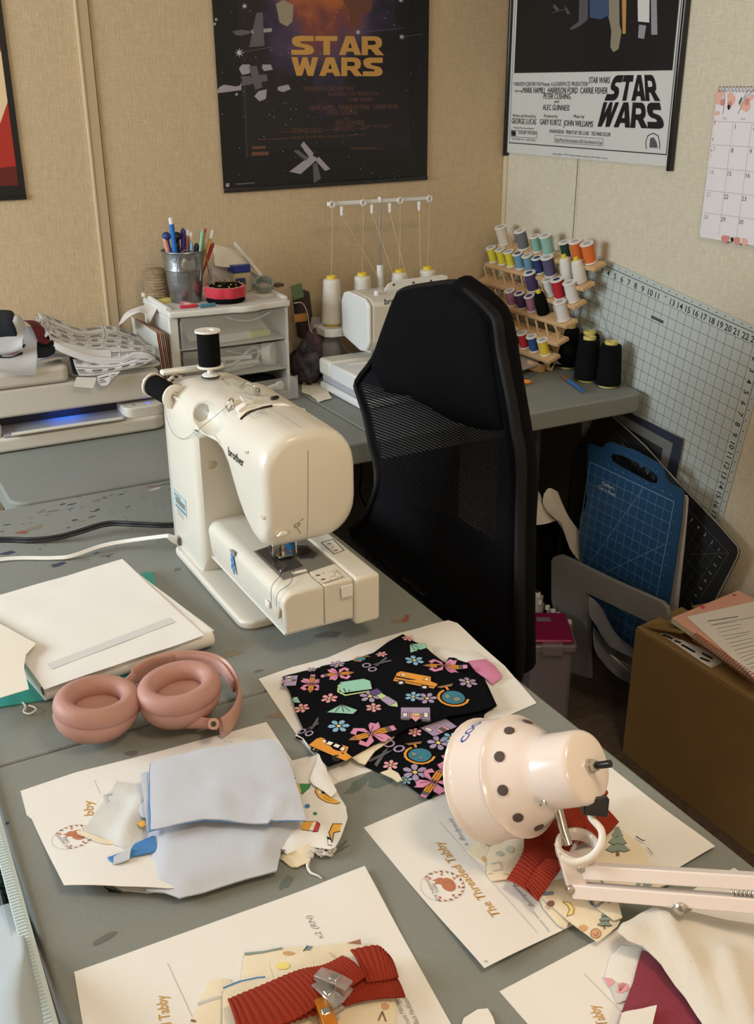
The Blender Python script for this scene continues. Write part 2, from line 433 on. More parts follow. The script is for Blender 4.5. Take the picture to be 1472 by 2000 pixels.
# pillar, arm and head as one shell
mb = MB()
mb.loft([srect(y, xl, xr, zb, zt, rt, rb, tp) for y, xl, xr, zb, zt, rt, rb, tp in (
    (-.948, -1.275, -1.185, .76, .992, .03, .03, 0), (-.951, -1.288, -1.173, .75, 1.006, .035, .02, 0), (-.962, -1.298, -1.165, .745, 1.016, .04, .01, 0),
    (-.99, -1.302, -1.160, .745, 1.020, .05, .008, 0), (-1.09, -1.302, -1.152, .745, 1.024, .055, .008, 0),
    (-1.103, -1.300, -1.150, .745, 1.025, .055, .012, 0), (-1.11, -1.294, -1.152, .76, 1.025, .055, .02, 0))])
pill = mb
arm = [(-1.08, .955), (-1.11, .962), (-1.14, .975), (-1.17, .974), (-1.195, .964), (-1.215, .948), (-1.230, .928), (-1.246, .908), (-1.265, .891), (-1.29, .878), (-1.312, .875), (-1.326, .878), (-1.334, .886), (-1.338, .898)]
pillar = mb.build('pillar_shell', m_sm, SM, smooth=45)
mb = MB()
rings = []
for i, (y, zb) in enumerate(arm):
    k = max(0, i-10); s = (0, 0, .001, .004, .010)[min(k+1, 4)] if i >= 10 else 0
    rings.append(srect(y, -1.290-.0105*max(0, min(1, (y+1.20)/.09))+s, -1.152-.006*max(0, (-1.1-y)/.23)-s, zb, 1.027+.003*(i/13)-s*1.2, .052, .016+.004*k, .0))
mb.loft(rings)
body = mb.build('arm_shell', m_sm, SM, smooth=45)
# carrying-handle recess behind the arm
for part in (body, pillar):
    cut = MB().ball((-1.298, -1.143, 1.012), (.024, .052, .034), 28, R=Matrix.Rotation(radians(-40), 3, 'Y')).build('cut', m_sm)
    bool_cut(part, cut)
# base plate
MB().prism(rrect(-1.310, -1.287, -1.135, -.985, .02), T, T+.013).build('base_plate', m_sm, SM, bevel=.004, seg=3)
# free arm, middle box and front accessory case
def bed(nm, x0, x1, ya, yb, za, zb, m, bv=.006, rear=False):
    if rear:
        r = .016
        sec = [(x1, za), (x1, zb)]+[(x0+r-r*sin(a), zb-r+r*cos(a)) for a in [pi/2*k/6 for k in range(7)]]+[(x0+.003, za+.004), (x0+.006, za)]
        o = MB().loft([[Vector((a, y, c)) for a, c in sec] for y in (ya, yb)]).build(nm, m, SM, smooth=50, bevel=.003)
    else: o = MB().box(((x0+x1)/2, (ya+yb)/2, (za+zb)/2), (x1-x0, yb-ya, zb-za)).build(nm, m, SM, bevel=bv, seg=3)
    return o
fa = bed('free_arm', -1.290, -1.2325, -1.385, -1.095, .779, .836, m_sm, rear=True)
bed('accessory_box', -1.2318, -1.190, -1.384, -1.10, .780, .836, m_sm, .002)
bed('accessory_case', -1.1895, -1.152, -1.388, -1.06, .768, .837, m_sm, .005)
MB().box((-1.195, -1.06, .79), (.07, .09, .08)).build('front_block', m_sm, SM, bevel=.01, seg=3)
MB().box((-1.201, -1.3875, .8225), (.017, .002, .017)).build('latch', m_smw, SM, bevel=.0008)
MB().prism([(-1.288, .7795), (-1.152, .7795), (-1.152, .7765), (-1.288, .7765)], -1.38, -1.10, lambda a, b, c: Vector((a, c, b))).build('bed_underside', m_smw, SM)
# needle plate: dark hook plate and grey surround, flush with a small step
S = lambda a, b, l: Vector((a, b, .8364+l))
MB().prism([(-1.272, -1.243), (-1.272, -1.345), (-1.192, -1.332), (-1.192, -1.225)], .8355, .8368).build('plate_surround', mat('plate_grey', (150, 148, 142), .35, .5), SM, bevel=.0003)
MB().prism([(-1.269, -1.246), (-1.268, -1.326), (-1.232, -1.320), (-1.229, -1.236)], .8365, .8374).build('needle_plate', m_steeld, SM, bevel=.0003)
MB().prism([(-1.225, -1.250), (-1.226, -1.296), (-1.210, -1.304), (-1.200, -1.296), (-1.2, -1.262)], .8368, .8378).build('bobbin_cover', mat('smoked_plastic', (58, 58, 62), .15), SM, bevel=.0004)
MB().lathe([(.0005, .0), (.010, 0), (.010, .0008), (.0005, .0008)], (-1.212, -1.278, .8378), n=20).build('bobbin', m_black, SM)
MB().box((-1.262, -1.318, .8378), (.006, .0022, .0012), rz=.4).build('plate_screw', m_steel, SM)
MB().box((-1.2435, -1.334, .8374), (.02, .006, .0015)).build('release_button', m_smw, SM, bevel=.0005)
# needle bar, presser bar and foot
nx, ny = -1.243, -1.278
MB().cyl((nx, ny, .845), (nx, ny, .885), .0022).build('needle_bar', m_steel, SM)
nb = MB().cyl((nx, ny, .842), (nx, ny, .852), .0045).build('needle_clamp', m_steel, SM)
MB().cyl((nx, ny, .834), (nx, ny, .845), .0007, n=6).build('needle', m_steel, nb)
MB().cyl((nx-.010, ny+.002, .845), (nx-.010, ny+.002, .885), .003).build('presser_bar', m_steel, SM)
ft = MB().box((nx-.012, ny, .850), (.010, .012, .018)).build('foot_holder', m_steel, SM, bevel=.001)
MB().box((nx-.0173, ny, .852), (.001, .006, .008)).build('holder_slot', m_black, ft)
MB().box((nx+.000, ny-.003, .8405), (.020, .016, .003)).build('presser_foot', m_steel, SM, bevel=.0008)
MB().box((nx+.014, ny-.006, .8405), (.012, .004, .002), rz=.3).build('foot_toe', m_steel, ft)
MB().cyl((nx+.002, ny+.012, .843), (nx+.014, ny+.012, .843), .001, n=8).build('foot_pin', m_steel, ft)
MB().cyl((nx+.012, ny+.006, .846), (nx+.018, ny+.010, .8485), .0062).build('threader_wheel', mat('blue_plastic', (38, 98, 140), .4), SM)
MB().cyl((nx+.018, ny-.005, .838), (nx+.018, ny-.005, .875), .0009, n=6).build('threader_rod', m_smw, SM)
# face plate seam, thread cutter slot, screws
yf = -1.3385
def rear(a, b, l=0.): return Vector((-1.2905-l, a, b))
sm_ = Deco(lambda a, b, l: Vector((a, -1.3386-l, b)), ['print_black', 'print_grey'])
sm_.line([(-1.228, 1.005), (-1.230, .95), (-1.232, .90), (-1.233, .888)], .0006, 'print_grey')
cutm = MB().box((-1.2665, -1.3365, .9000), (.020, .004, .0065)).build('thread_cutter', m_recess, SM, bevel=.001)
MB().prism([(-1.276, .8975), (-1.262, .8985), (-1.262, .902), (-1.271, .9025)], -1.3425, -1.338, lambda a, b, c: Vector((a, c, b))).build('cutter_lever', m_smw, cutm, bevel=.0006)
sm_.line([(-1.251, .907), (-1.2435, .910), (-1.243, .906), (-1.250, .9035), (-1.251, .907)], .0007, 'print_black'); sm_.line([(-1.247, .903), (-1.2425, .894)], .0007, 'print_black')
sm_.line([(-1.2415, .912), (-1.238, .914)], .0008, 'print_black')
sm_.build('face_print', SM)
tp = Deco(lambda a, b, l: Vector((a, b, zt_top(a)+l)), ['print_black', 'print_grey'])
def zt_top(x, zt=1.0295, xl=-1.290, xr=-1.160):
    r = .048
    if x > xr-r: return zt-r+sqrt(max(0, r*r-(x-xr+r)**2))
    if x < xl+r*.9: q = r*.9; return zt-q+sqrt(max(0, q*q-(xl+q-x)**2))
    return zt
tp.line([(-1.235, -1.055), (-1.236, -1.083), (-1.235, -1.090)], .0006, 'print_black'); tp.line([(-1.2325, -1.055), (-1.2335, -1.083)], .0006, 'print_black')
tp.poly(circ(-1.232, -1.053, .0018, 10), 'print_black')
tp.line([(-1.216, -1.053), (-1.216, -1.08), (-1.213, -1.1), (-1.226, -1.1), (-1.226, -1.086), (-1.216, -1.08)], .0005, 'print_grey'); tp.line([(-1.221, -1.09), (-1.216, -1.096)], .0006, 'print_black')
tp.line([(-1.262, -1.22), (-1.262, -1.245), (-1.242, -1.245), (-1.242, -1.22), (-1.262, -1.22)], .0005, 'print_grey'); tp.line([(-1.257, -1.225), (-1.247, -1.24), (-1.246, -1.228), (-1.256, -1.238)], .0006, 'print_grey')
tp.line([(-1.228, y) for y in [-1.12-.018*i for i in range(12)]], .0004, 'print_grey')
tp.build('top_print', SM)
bd = Deco(lambda a, b, l: Vector((a, b, .8372+l)), ['print_black', 'print_grey', 'print_rust_', 'decal_pale'] if mat('print_rust_', (120, 84, 66), .6) and mat('decal_pale', (216, 208, 190), .5) else 0)
q = [P(*c, .8372) for c in ((627, 1060), (650, 1053), (672, 1075), (652, 1082))]; bd.line([(v.x, v.y) for v in q+q[:1]], .0011, 'print_black')
for c in ((642, 1062), (655, 1075)): v = P(*c, .8372); bd.poly(circ(v.x, v.y, .0035, 10, .002), 'print_grey')
bd.line([tuple(P(*c, .8372).xy) for c in ((648, 1072), (650, 1065))], .0006, 'print_grey')
q = [P(*c, .8372) for c in ((606, 1124), (650, 1110), (668, 1127), (625, 1141))]; bd.poly([(v.x, v.y) for v in q], 'decal_pale')
for c in ((621, 1124), (631, 1132)): v = P(*c, .8372); bd.poly(circ(v.x, v.y, .0035, 10, .0025), 'print_rust_')
for c in ((624, 1138), (645, 1132), (668, 1126), (657, 1117), (631, 1120)): v = P(*c, .8372); bd.poly(circ(v.x, v.y, .0012, 8), 'print_rust_')
bd.line([tuple(P(*c, .8372).xy) for c in ((640, 1118), (652, 1116), (655, 1124), (645, 1126), (664, 1127))], .0007, 'print_rust_')
bd.build('bed_print', SM)
# rear side: logo, rating plate, vents, screws, socket
rd = Deco(lambda a, b, l: Vector((-1.2903-l, a, b)), ['print_black', 'print_grey'])
lg = PX(460, 893, -1.2903); rd.text('brother', lg.y, lg.z, .0175, 'print_black', rot=0, bold=.012, cw=-1.0) ; rd.build('brand_lettering', SM, 'black maker lettering on the back of the head')
def pit(px, py, x, r, nm='screw_hole', axis=(1, 0, 0)):
    c = PX(px, py, x); MB().lathe([(r, 0), (r*.9, .0006), (r*.6, .0008)], c-Vector(axis)*.0003, Vector(axis)*-1, n=14).build(nm, m_recess, SM)
pit(480, 883, -1.2903, .0024); pit(484, 983, -1.288, .0016); pit(500, 1026, -1.282, .0016)
c = PY(516, 980, -1.3385); MB().ball((-1.287, -1.325, .922), (.003, .007, .0045), 12).build('screw_well', m_recess, SM)
st = Deco(lambda a, b, l: Vector((-1.3023-l, a, b)), ['label_blue', 'print_black', 'print_grey'] if mat('label_blue', (176, 196, 200), .5) else 0)
A, B_ = PX(337, 952, -1.302), PX(366, 1019, -1.302)
ya, yb, za, zb = A.y, B_.y, B_.z+.006, A.z
st.poly([(ya, za), (yb, za), (yb, zb), (ya, zb)], 'label_blue')
st.text('brother', (ya+yb)/2+.008, zb-.006, .010, 'print_black', bold=.01, cw=-1)
st.text('SEWING MACHINE', (ya+yb)/2+.005, zb-.014, .0045, 'print_black', cw=-1)
for k in range(5): st.text('120 V  60 Hz  0.7 A', (ya+yb)/2, zb-.021-.004*k, .0038, 'print_grey', cw=-1)
st.poly([(ya-.014, za+.010), (yb+.005, za+.010), (yb+.005, za+.019), (ya-.014, za+.019)], 'print_grey'); st.line([(ya-.012, za+.004), (yb+.004, za+.004)], .002, 'print_black')
st.build('rating_label', SM, 'pale blue rating label')
for px, py in ((423, 917), (418, 1030)):
    c = PX(px, py, -1.278); MB().ball((-1.278, -1.1105, c.z), (.0085, .002, .006), 14).build('screw_recess', m_recess, SM)
s1 = MB().lathe([(.006, 0), (.006, .0035), (.0045, .004)], tuple(PX(352, 1058, -1.302)), (-1, 0, 0), 14).build('power_socket', m_steeld, SM)
c = PX(438, 1062, -1.2905)
MB().box((-1.2912, -1.335, .802), (.003, .012, .009)).build('arm_clip', m_smw, SM, bevel=.001)
MB().box((-1.2912, -1.372, .806), (.003, .006, .016), R=Matrix.Rotation(.3, 3, 'X')).build('arm_slot', m_recess, SM, bevel=.001)
# hand wheel behind, bobbin winder rail, pins, discs, hooks
MB().lathe([(.030, 0), (.036, .004), (.036, .014), (.028, .018)], (-1.22, -.948, .955), (0, 1, 0), 28).build('hand_wheel', m_smw, SM)
MB().box((-1.245, -.952, 1.024), (.10, .016, .008)).build('winder_rail', m_smw, SM, bevel=.003)
MB().lathe([(.006, 0), (.0075, .002), (.0075, .004), (.003, .006)], (-1.275, -.975, 1.02), (0, 0, 1), 16).build('bobbin_winder', m_steel, SM)
spx, spy = -1.236, -1.010
sb = MB().lathe([(.013, 0), (.013, .003), (.010, .005), (.0045, .006), (.0045, .014), (.0015, .0145), (.0015, .07)], (spx, spy, 1.0245), n=20).build('spool_pin', m_smw, SM)
MB().lathe([(.014, -.0015), (.014, .0005)], (spx, spy, 1.0255), n=20).build('felt_ring', m_black, sb)
hp0 = PY(346, 779, -1.022); hp1 = PY(292, 748, -.955)
ax = (hp1-hp0).normalized()
MB().cyl(hp0-ax*.006, hp1+ax*.014, .0025).build('side_spool_pin', m_smw, SM)
MB().tube([hp1+ax*.012, (-1.29, -.957, 1.008), (-1.27, -.955, 1.022)], .003, 8).build('pin_bracket', m_smw, SM)
# tension slot, thread guides and take-up cover at the top of the head
MB().tube([(-1.270, -1.212, 1.0215), (-1.255, -1.209, 1.0282), (-1.232, -1.206, 1.0295), (-1.205, -1.21, 1.0285), (-1.178, -1.222, 1.0185)], .003, 8, flat=(.0022, .0040)).build('tension_lip', m_smw, SM)
MB().tube([(-1.271, -1.220, 1.0200), (-1.26, -1.218, 1.0265), (-1.236, -1.214, 1.0292), (-1.222, -1.212, 1.0292)], .0016, 8).build('tension_slot', m_black, SM)
MB().box((-1.262, -1.203, 1.0285), (.014, .013, .009), R=Matrix.Rotation(-.5, 3, 'Y')).build('tension_block', m_smw, SM, bevel=.001)
g = PX(458, 832, -1.268)
MB().tube(spline([(-1.272, -1.178, 1.020), (-1.276, -1.181, 1.030), (-1.266, -1.176, 1.0365), (-1.262, -1.172, 1.030), (-1.271, -1.180, 1.022)], 5), .0013, 6).build('rear_thread_hook', m_steel, SM)
MB().tube(spline([(-1.222, -1.148, 1.028), (-1.222, -1.150, 1.040), (-1.228, -1.140, 1.0435), (-1.234, -1.134, 1.037), (-1.238, -1.136, 1.042)], 5), .0022, 6, flat=(.0014, .003)).build('top_thread_hook', m_steel, SM)
MB().box((-1.218, -1.155, 1.034), (.004, .006, .010)).build('hook_post', m_steel, SM, bevel=.0005)
MB().ball((-1.248, -1.172, 1.0245), (.016, .024, .0045), 14).build('thread_well', m_recess, SM)
MB().prism([(-1.244, -1.150), (-1.236, -1.184), (-1.252, -1.188)], 1.0275, 1.031).build('well_ramp', m_smw, SM, bevel=.001)
MB().box((-1.205, -1.182, 1.0305), (.012, .006, .004), rz=.3).build('takeup_slot', m_black, SM, bevel=.001)
# masking tape strip with dots on the free arm
tq = [PX(445, 1070, -1.290), PX(458, 1065, -1.285), PX(455, 1102, -1.2925), PX(440, 1094, -1.2925)]
tpd = Deco(lambda a, b, l: Vector((-1.2912-l, a, b)), ['tape_blue', 'tape_grey', 'dot_white'] if mat('tape_blue', (62, 112, 168), .6) and mat('tape_grey', (130, 136, 142), .6) and mat('dot_white', (225, 228, 232), .6) else 0)
tpd.poly([(-1.205, .823), (-1.216, .822), (-1.219, .796), (-1.213, .793), (-1.208, .800), (-1.204, .798)], 'tape_blue')
tpd.poly([(-1.202, .829), (-1.220, .831), (-1.222, .824), (-1.213, .822), (-1.204, .824)], 'tape_grey')
for a, b in ((-1.208, .818), (-1.213, .812), (-1.207, .808), (-1.213, .802), (-1.217, .806)): tpd.poly(circ(a, b, .0011, 8), 'dot_white')
tpd.build('tape_strip', SM, 'blue and grey spotted tape on the free arm')
# loose threads from the needle
m_thr = mat('thread_fine', (70, 66, 62), .7)
MB().tube(spline([(nx-.012, ny-.035, .8385), (-1.272, -1.335, .8385), (-1.291, -1.352, .835), (-1.293, -1.353, .812)], 5), .00035, 5).build('loose_thread', m_thr, SM)
MB().tube(spline([(nx-.004, ny-.045, .8385), (-1.268, -1.36, .8385), (-1.291, -1.371, .834), (-1.293, -1.370, .815)], 5), .00035, 5).build('loose_thread', m_thr, SM)
MB().tube(spline([(-1.306, -.99, .985), (-1.307, -1.02, .955), (-1.306, -1.07, .954), (-1.30, -1.13, .985), (-1.272, -1.178, 1.028)], 6), .0003, 5).build('upper_thread', m_thr, SM)

# ---------------------------------------------------------------- thread spools
def spool_proto(name, label, h, r, rf, cone=False, threadmat=None, fl=.003, core=None):
    t = thing(name, label, 'thread spool')
    core = core or m_white
    MB().lathe([(rf*.45, .0), (rf, 0), (rf, fl), (r*.6, fl), (r*.6, h-fl), (rf, h-fl), (rf, h), (rf*.45, h), (rf*.42, h-.002), (.0012, h-.002)], n=24, caps=True).build('spool_core', core, t, bevel=.0004)
    th = []
    z0, z1 = fl+.0002, h-fl-.0002; K = 26
    for k in range(K+1):
        z = z0+(z1-z0)*k/K; th.append((r*(1+.018*(k % 2))-(.0005 if k in (0, K) else 0), z))
    MB().lathe([(r*.61, z0)]+th+[(r*.61, z1)], n=24).build('thread', threadmat or m_black, t, smooth=60)
    return t
m_tb = mat('thread_black', (12, 13, 15), .85, spec=.15, bump=.6, bscale=1800)
sp = spool_proto('thread_spool', 'black spool of thread standing upright on top of the white sewing machine', .056, .0165, .0192, threadmat=m_tb)
rg = Deco(lambda a, b, l: Vector((a, b, .054+l)), ['print_grey', 'print_black'])
for k in range(10):
    a = 2*pi*k/10+.2; rg.line([(.0095*cos(a), .0095*sin(a)), (.0125*cos(a+.25), .0125*sin(a+.25))], .0022, 'print_grey')
rg.poly(circ(0, 0, .0035, 12), 'print_black'); rg.build('spool_label', sp)
sp.matrix_local = Matrix.Translation((spx, spy, 1.039)); WM[sp.name] = sp.matrix_local.copy()
sp['category'] = 'thread spool'
R = Vector((0, 0, 1)).rotation_difference(-ax).to_matrix().to_4x4()
dup(sp, Matrix.Translation(hp1-ax*.007)@R, 'black spool of thread lying sideways on the rear pin of the sewing machine')
# ---------------------------------------------------------------- headphones
m_hp = mat('leather_pink', (180, 136, 126), .5, bump=.25, bscale=700)
m_hps = mat('shell_pink', (186, 142, 130), .38)
m_hpi = mat('mesh_pink', (150, 108, 98), .8)
HP = thing('headphones', 'dusty pink over-ear headphones lying open on the front table', 'headphones', (-1.49, -1.42, T))
def ear(c, rot, tilt, k):
    Mx = Matrix.Translation(c)@Matrix.Rotation(rot, 4, 'Z')@tilt
    a, b, r = .0385, .0315, .0113
    m = MB(Mx); rings = []
    for i in range(36):
        t = 2*pi*i/36; cx, cy = a*cos(t), b*sin(t); n = Vector((cos(t)*b, sin(t)*a, 0)).normalized()
        rings.append([Vector((cx, cy, 0))+n*(r*1.02*cos(q))*(1 if cos(q) > 0 else 1)+Vector((0, 0, .013*sin(q)*(1.05 if sin(q) > 0 else 1))) for q in [2*pi*j/16 for j in range(16)]])
    rings.append(rings[0])
    cu = m.loft(rings, False).build('ear_cushion', m_hp, HP, smooth=80)
    m = MB(Mx); out = []
    for i in range(36):
        t = 2*pi*i/36; out.append((cos(t), sin(t)))
    prof = ((.0485, .041, -.006), (.0495, .042, -.012), (.046, .039, -.022), (.039, .033, -.032), (.025, .02, -.036))
    m.loft([[Vector((x*u, y*v, z)) for x, y in out] for u, v, z in prof]).build('ear_cup', m_hps, HP, smooth=50)
    m = MB(Mx); m.loft([[Vector((x*.030, y*.023, z)) for x, y in out] for z in (-.012, -.007)]).build('inner_mesh', m_hpi, cu)
    d = Deco(lambda x, y, l: Mx@Vector((x, y, -.0068+l)), ['mesh_mark'] if mat('mesh_mark', (176, 140, 130), .6) else 0)
    for w_ in (.012, .007): d.line([(w_*cos(t), .8*w_*sin(t)) for t in [2*pi*i/14 for i in range(15)]], .0009, 'mesh_mark')
    d.build('side_mark', cu)
    return Mx
R1 = ear(P(190, 1372, .786), radians(12), Matrix.Rotation(radians(7), 4, 'X')@Matrix.Rotation(radians(6), 4, 'Y'), 0)
R2 = ear(P(350, 1345, .786), radians(8), Matrix.Rotation(radians(5), 4, 'X')@Matrix.Rotation(radians(-2), 4, 'Y'), 1)
band = [P(262, 1322, .765), P(300, 1300, .770), P(350, 1290, .772), P(400, 1291, .770), P(440, 1306, .765), P(464, 1340, .760), P(466, 1375, .757), P(452, 1405, .756), P(432, 1422, .756)]
MB().tube(spline(band, 6), .01, 14, flat=(.0135, .0035), up=(0, 0, 1)).build('headband', m_hps, HP, smooth=60)
inn = [p+Vector((-.0045, .0, .001)) for p in band[2:6]]
MB().tube(spline(inn, 6), .01, 12, flat=(.0095, .0035), up=(0, 0, 1)).build('headband_padding', m_hp, HP, smooth=60)
MB().tube(spline([P(425, 1415, .757), P(395, 1412, .757), P(350, 1412, .756), P(310, 1403, .757), P(290, 1388, .762)], 6), .005, 10, flat=(.0075, .0038), up=(0, 0, 1)).build('yoke', m_hps, HP, smooth=60)
h = MB().cyl(P(417, 1414, .745), P(417, 1414, .772), .0065).build('hinge', m_hps, HP)
MB().cyl(P(417, 1414, .7722), P(417, 1414, .773), .003, n=10).build('hinge_pin', m_black, h)
MB().tube([P(262, 1322, .765), P(250, 1335, .763), P(240, 1350, .762)], .0055, 10, flat=(.009, .004), up=(0, 0, 1)).build('yoke', m_hps, HP)
for px, py in ((146, 1438), (163, 1442)):
    q = R1@Vector((0, 0, -.022)); c = PD(px, py, (P(px, py, .765)-CAM).dot(FW)); v = (c-q); 
    MB().ball(c, .0028, 10).build('jack_hole', m_black, HP)

# ---------------------------------------------------------------- stacked pattern pages at the left
m_pap = mat('paper_white', (228, 226, 222), .75, bump=.08, bscale=400)
m_papc = mat('paper_cream', (226, 220, 208), .75)
m_teal = mat('teal_card', (60, 158, 148), .5)
def XY(*pts, z=T): return [tuple(P(px, py, z).xy) for px, py in pts]
tl = XY((-60, 1190), (298, 1118), (305, 1150), (240, 1345), (0, 1383), (-40, 1391))
tag(sheet('teal_folder', tl, lambda a, b, l: Vector((a, b, T+.002+l)), m_teal, grid=.05, solid=.0015), 'teal folder lying under the stack of white pattern pages', 'folder')
MP = thing('pattern_page_stack', 'thick stack of large white pattern pages with a rounded fold facing the viewer', 'paper', (-1.5, -1.15, T+.002))
F0, F1 = P(90, 1360, .752), P(418, 1252, .752)            # the fold
B1 = P(238, 1092, .766); B0 = B1+(F0-F1)
dv = (F1-F0).normalized(); bk = (B1-F1); bk.z = 0; bn = bk.normalized(); L_ = bk.length
mb = MB(); ring = []
def fold_sec(o, h=.024):
    out = []
    for k in range(9):
        a = pi/2+pi*k/8; out.append(o+bn*(cos(a)*.011+.009)+Vector((0, 0, h/2+sin(a)*h/2)))
    out.append(o+bn*L_*.98+Vector((0, 0, .001))); out.append(o+bn*L_*.98+Vector((0, 0, h*.72)))
    return out
z2 = Vector((0, 0, .0024))
f0 = Vector((F0.x, F0.y, T))+z2; f1 = Vector((F1.x, F1.y, T))+z2
mb.loft([fold_sec(f0+(f1-f0)*t) for t in (0, .25, .5, .75, 1)]).build('folded_pages', m_pap, MP, smooth=50)
mb = MB()
for k in range(3):
    a = f1+Vector((0, 0, .005+.006*k))+dv*(.001+.001*k)
    mb.tube([a+bn*.01, a+bn*.15], .0006, 4)
mb.build('page_edges', m_papc, MP)['kind'] = 'stuff'
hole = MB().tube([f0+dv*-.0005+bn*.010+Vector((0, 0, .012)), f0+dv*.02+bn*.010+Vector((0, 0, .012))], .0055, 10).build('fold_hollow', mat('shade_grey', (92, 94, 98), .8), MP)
for k, (cs, zz) in enumerate(((((240, 1094), (418, 1228), (92, 1340)), .7675), (((238, 1087), (398, 1232), (85, 1337)), .7705))):
    pl = XY(*cs, z=zz+.0035 if k else zz)
    pl.append(tuple(Vector(pl[2])+Vector(pl[0])-Vector(pl[1]))); cc = Vector(pl[0])
    def S(a, b, l, zz=zz, k=k, cc=cc):
        d = (Vector((a, b))-cc).length; return Vector((a, b, zz-.003+l+.003*math.exp(-(d/.06)**2)*k+.0012*nz(a*18, b*18)))
    o = sheet('loose_page', pl, S, m_pap, MP, grid=.012, solid=.0004)
pd = Deco(lambda a, b, l: S(a, b, l), ['print_faint'] if mat('print_faint', (206, 206, 206), .8) else 0)
q = XY((92, 1292), (330, 1202), (342, 1211), (100, 1303), z=.771); pd.poly(q, 'print_faint', .02, .0005); pd.build('page_print', MP)
cr = XY((-60, 1180), (0, 1216), (40, 1238), (70, 1253), (50, 1275), (46, 1300), (56, 1343), (-10, 1362), (-90, 1385), z=.778)
tag(sheet('cut_pattern_piece', cr, lambda a, b, l: Vector((a, b, .7755+.002*nz(a*9, b*9)+l)), m_papc, grid=.02, solid=.0006), 'cream curved pattern piece cut off by the left edge, on top of the page stack', 'paper')
tag(MB().tube(spline([P(44, 1372, T+.002), P(50, 1380, T+.002), P(46, 1390, T+.002), P(58, 1394, T+.003), P(70, 1386, T+.003), P(66, 1381, T+.002), P(56, 1378, T+.002)], 5), .0012, 6).build('thread_scrap', m_white), 'small curled white thread scrap on the table by the teal folder', 'thread')

# ---------------------------------------------------------------- cords on the front table
def cord(nm, lab, pts, r, m, gap=0):
    t = thing(nm, lab, 'cord', tuple(Vector(pts[0]).xy)+(T,))
    sp_ = spline(pts, 7); off = Vector((.0, 1, 0))
    if gap:
        for s_ in (-1, 1): MB().tube([p+off*gap*s_/2+Vector((0, 0, gap*.3*s_)) for p in sp_], r, 8).build('wire', m, t)
    else: MB().tube(sp_, r, 8).build('wire', m, t)
    return t
wc = cord('power_cord', 'white twin power cord plugged into the end of the sewing machine', [P(-160, 1125, T+.004), P(0, 1093, T+.004), P(100, 1090, T+.004), P(140, 1086, T+.006), P(200, 1066, T+.011), P(260, 1055, T+.018), P(330, 1046, T+.037)], .0018, m_white, .0032)
a, b = P(326, 1048, T+.038), PX(347, 1057, -1.304)
MB().loft([[p+Vector((0, y*w_, z*w_)) for y, z in ((-1, -1), (1, -1), (1, 1), (-1, 1))] for p, w_ in ((a, .003), (a.lerp(b, .35), .006), (b, .007))]).build('plug', m_white, wc, bevel=.002)
cord('foot_pedal_cord', 'black cord crossing the front table behind the sewing machine', [P(-150, 1060, T+.004), P(0, 1054, T+.004), P(60, 1055, T+.005), P(110, 1050, T+.009), P(150, 1040, T+.014), P(210, 1023, T+.018), P(270, 1024, T+.02), P(345, 1025, T+.02), (-1.20, -.9, T+.01), (-1.12, -.80, T+.004)], .0026, mat('rubber_black', (26, 27, 30), .45), .005)
# ---------------------------------------------------------------- printed order sheets and cut fabric on the front table
class Surf:
    """gently wrinkled layer over the table; S(a,b,lift)"""
    def __init__(s, z, amp=.0, fr=12, seed=0., poly=None, edge=.0, ew=.02, ridges=(), lifts=()):
        s.z, s.amp, s.fr, s.seed, s.poly, s.edge, s.ew, s.ridges, s.lifts = z, amp, fr, seed, poly, edge, ew, ridges, lifts
    def __call__(s, a, b, l=0.):
        z = s.z+l
        if s.amp: z += s.amp*(nz(a*s.fr, b*s.fr, s.seed)+.45*nz(a*s.fr*2.6, b*s.fr*2.6, s.seed+5))
        if s.edge and s.poly:
            d = edged((a, b), s.poly); k = min(1, d/s.ew); z -= s.edge*(1-k*k*(3-2*k))
        for (p, q, w_, h) in s.ridges:
            p = Vector(p); q = Vector(q); dd = q-p; t = max(0, min(1, (Vector((a, b))-p).dot(dd)/dd.dot(dd)))
            d = (Vector((a, b))-p-dd*t).length; z += h*math.exp(-(d/w_)**2)
        for (p, w_, h) in s.lifts: z += h*math.exp(-((Vector((a, b))-Vector(p)).length/w_)**2)
        return Vector((a, b, z))
def cloth(nm, px, zc, mats, parent=None, z=None, grid=.008, thick=.0012, lab=None, amp=.0015, fr=22, seed=0., edge=.0, ew=.02, ridges=(), lifts=(), round_=False):
    poly = XY(*px, z=zc)
    out = []; n_ = len(poly)                       # small rounding of the corners, slightly uneven cut edge
    for i in range(n_):
        a0, b0, c0 = Vector(poly[i-1]), Vector(poly[i]), Vector(poly[(i+1) % n_])
        for t in ((b0+(a0-b0)*min(.3, .006/max(1e-6, (a0-b0).length))), b0+((a0+c0)/2-b0)*.02, (b0+(c0-b0)*min(.3, .006/max(1e-6, (c0-b0).length)))): out.append(t)
    poly = [tuple(p+Vector((nz(p.x*60, p.y*60, 1), nz(p.x*60, p.y*60, 2)))*.0008) for p in map(Vector, dens([tuple(q) for q in out], .012))]
    edge *= .55; rg = [(P(*a, zc).xy, P(*b, zc).xy, w_, h) for a, b, w_, h in ridges]; lf = [(P(*a, zc).xy, w_, h) for a, w_, h in lifts]
    S = Surf(z or zc, amp, fr, seed, poly, edge, ew, rg, lf)
    o = sheet(nm, poly, S, mats, parent, grid=grid, solid=thick, label=lab)
    return o, S
mat('ink_gold', (196, 152, 84), .55); mat('ink_grey', (150, 150, 150), .7); mat('ink_line', (168, 166, 160), .7); mat('ink_rust', (186, 120, 92), .6); mat('ink_brown', (132, 84, 62), .6)
INK = ['ink_gold', 'ink_grey', 'ink_line', 'ink_rust', 'ink_brown']
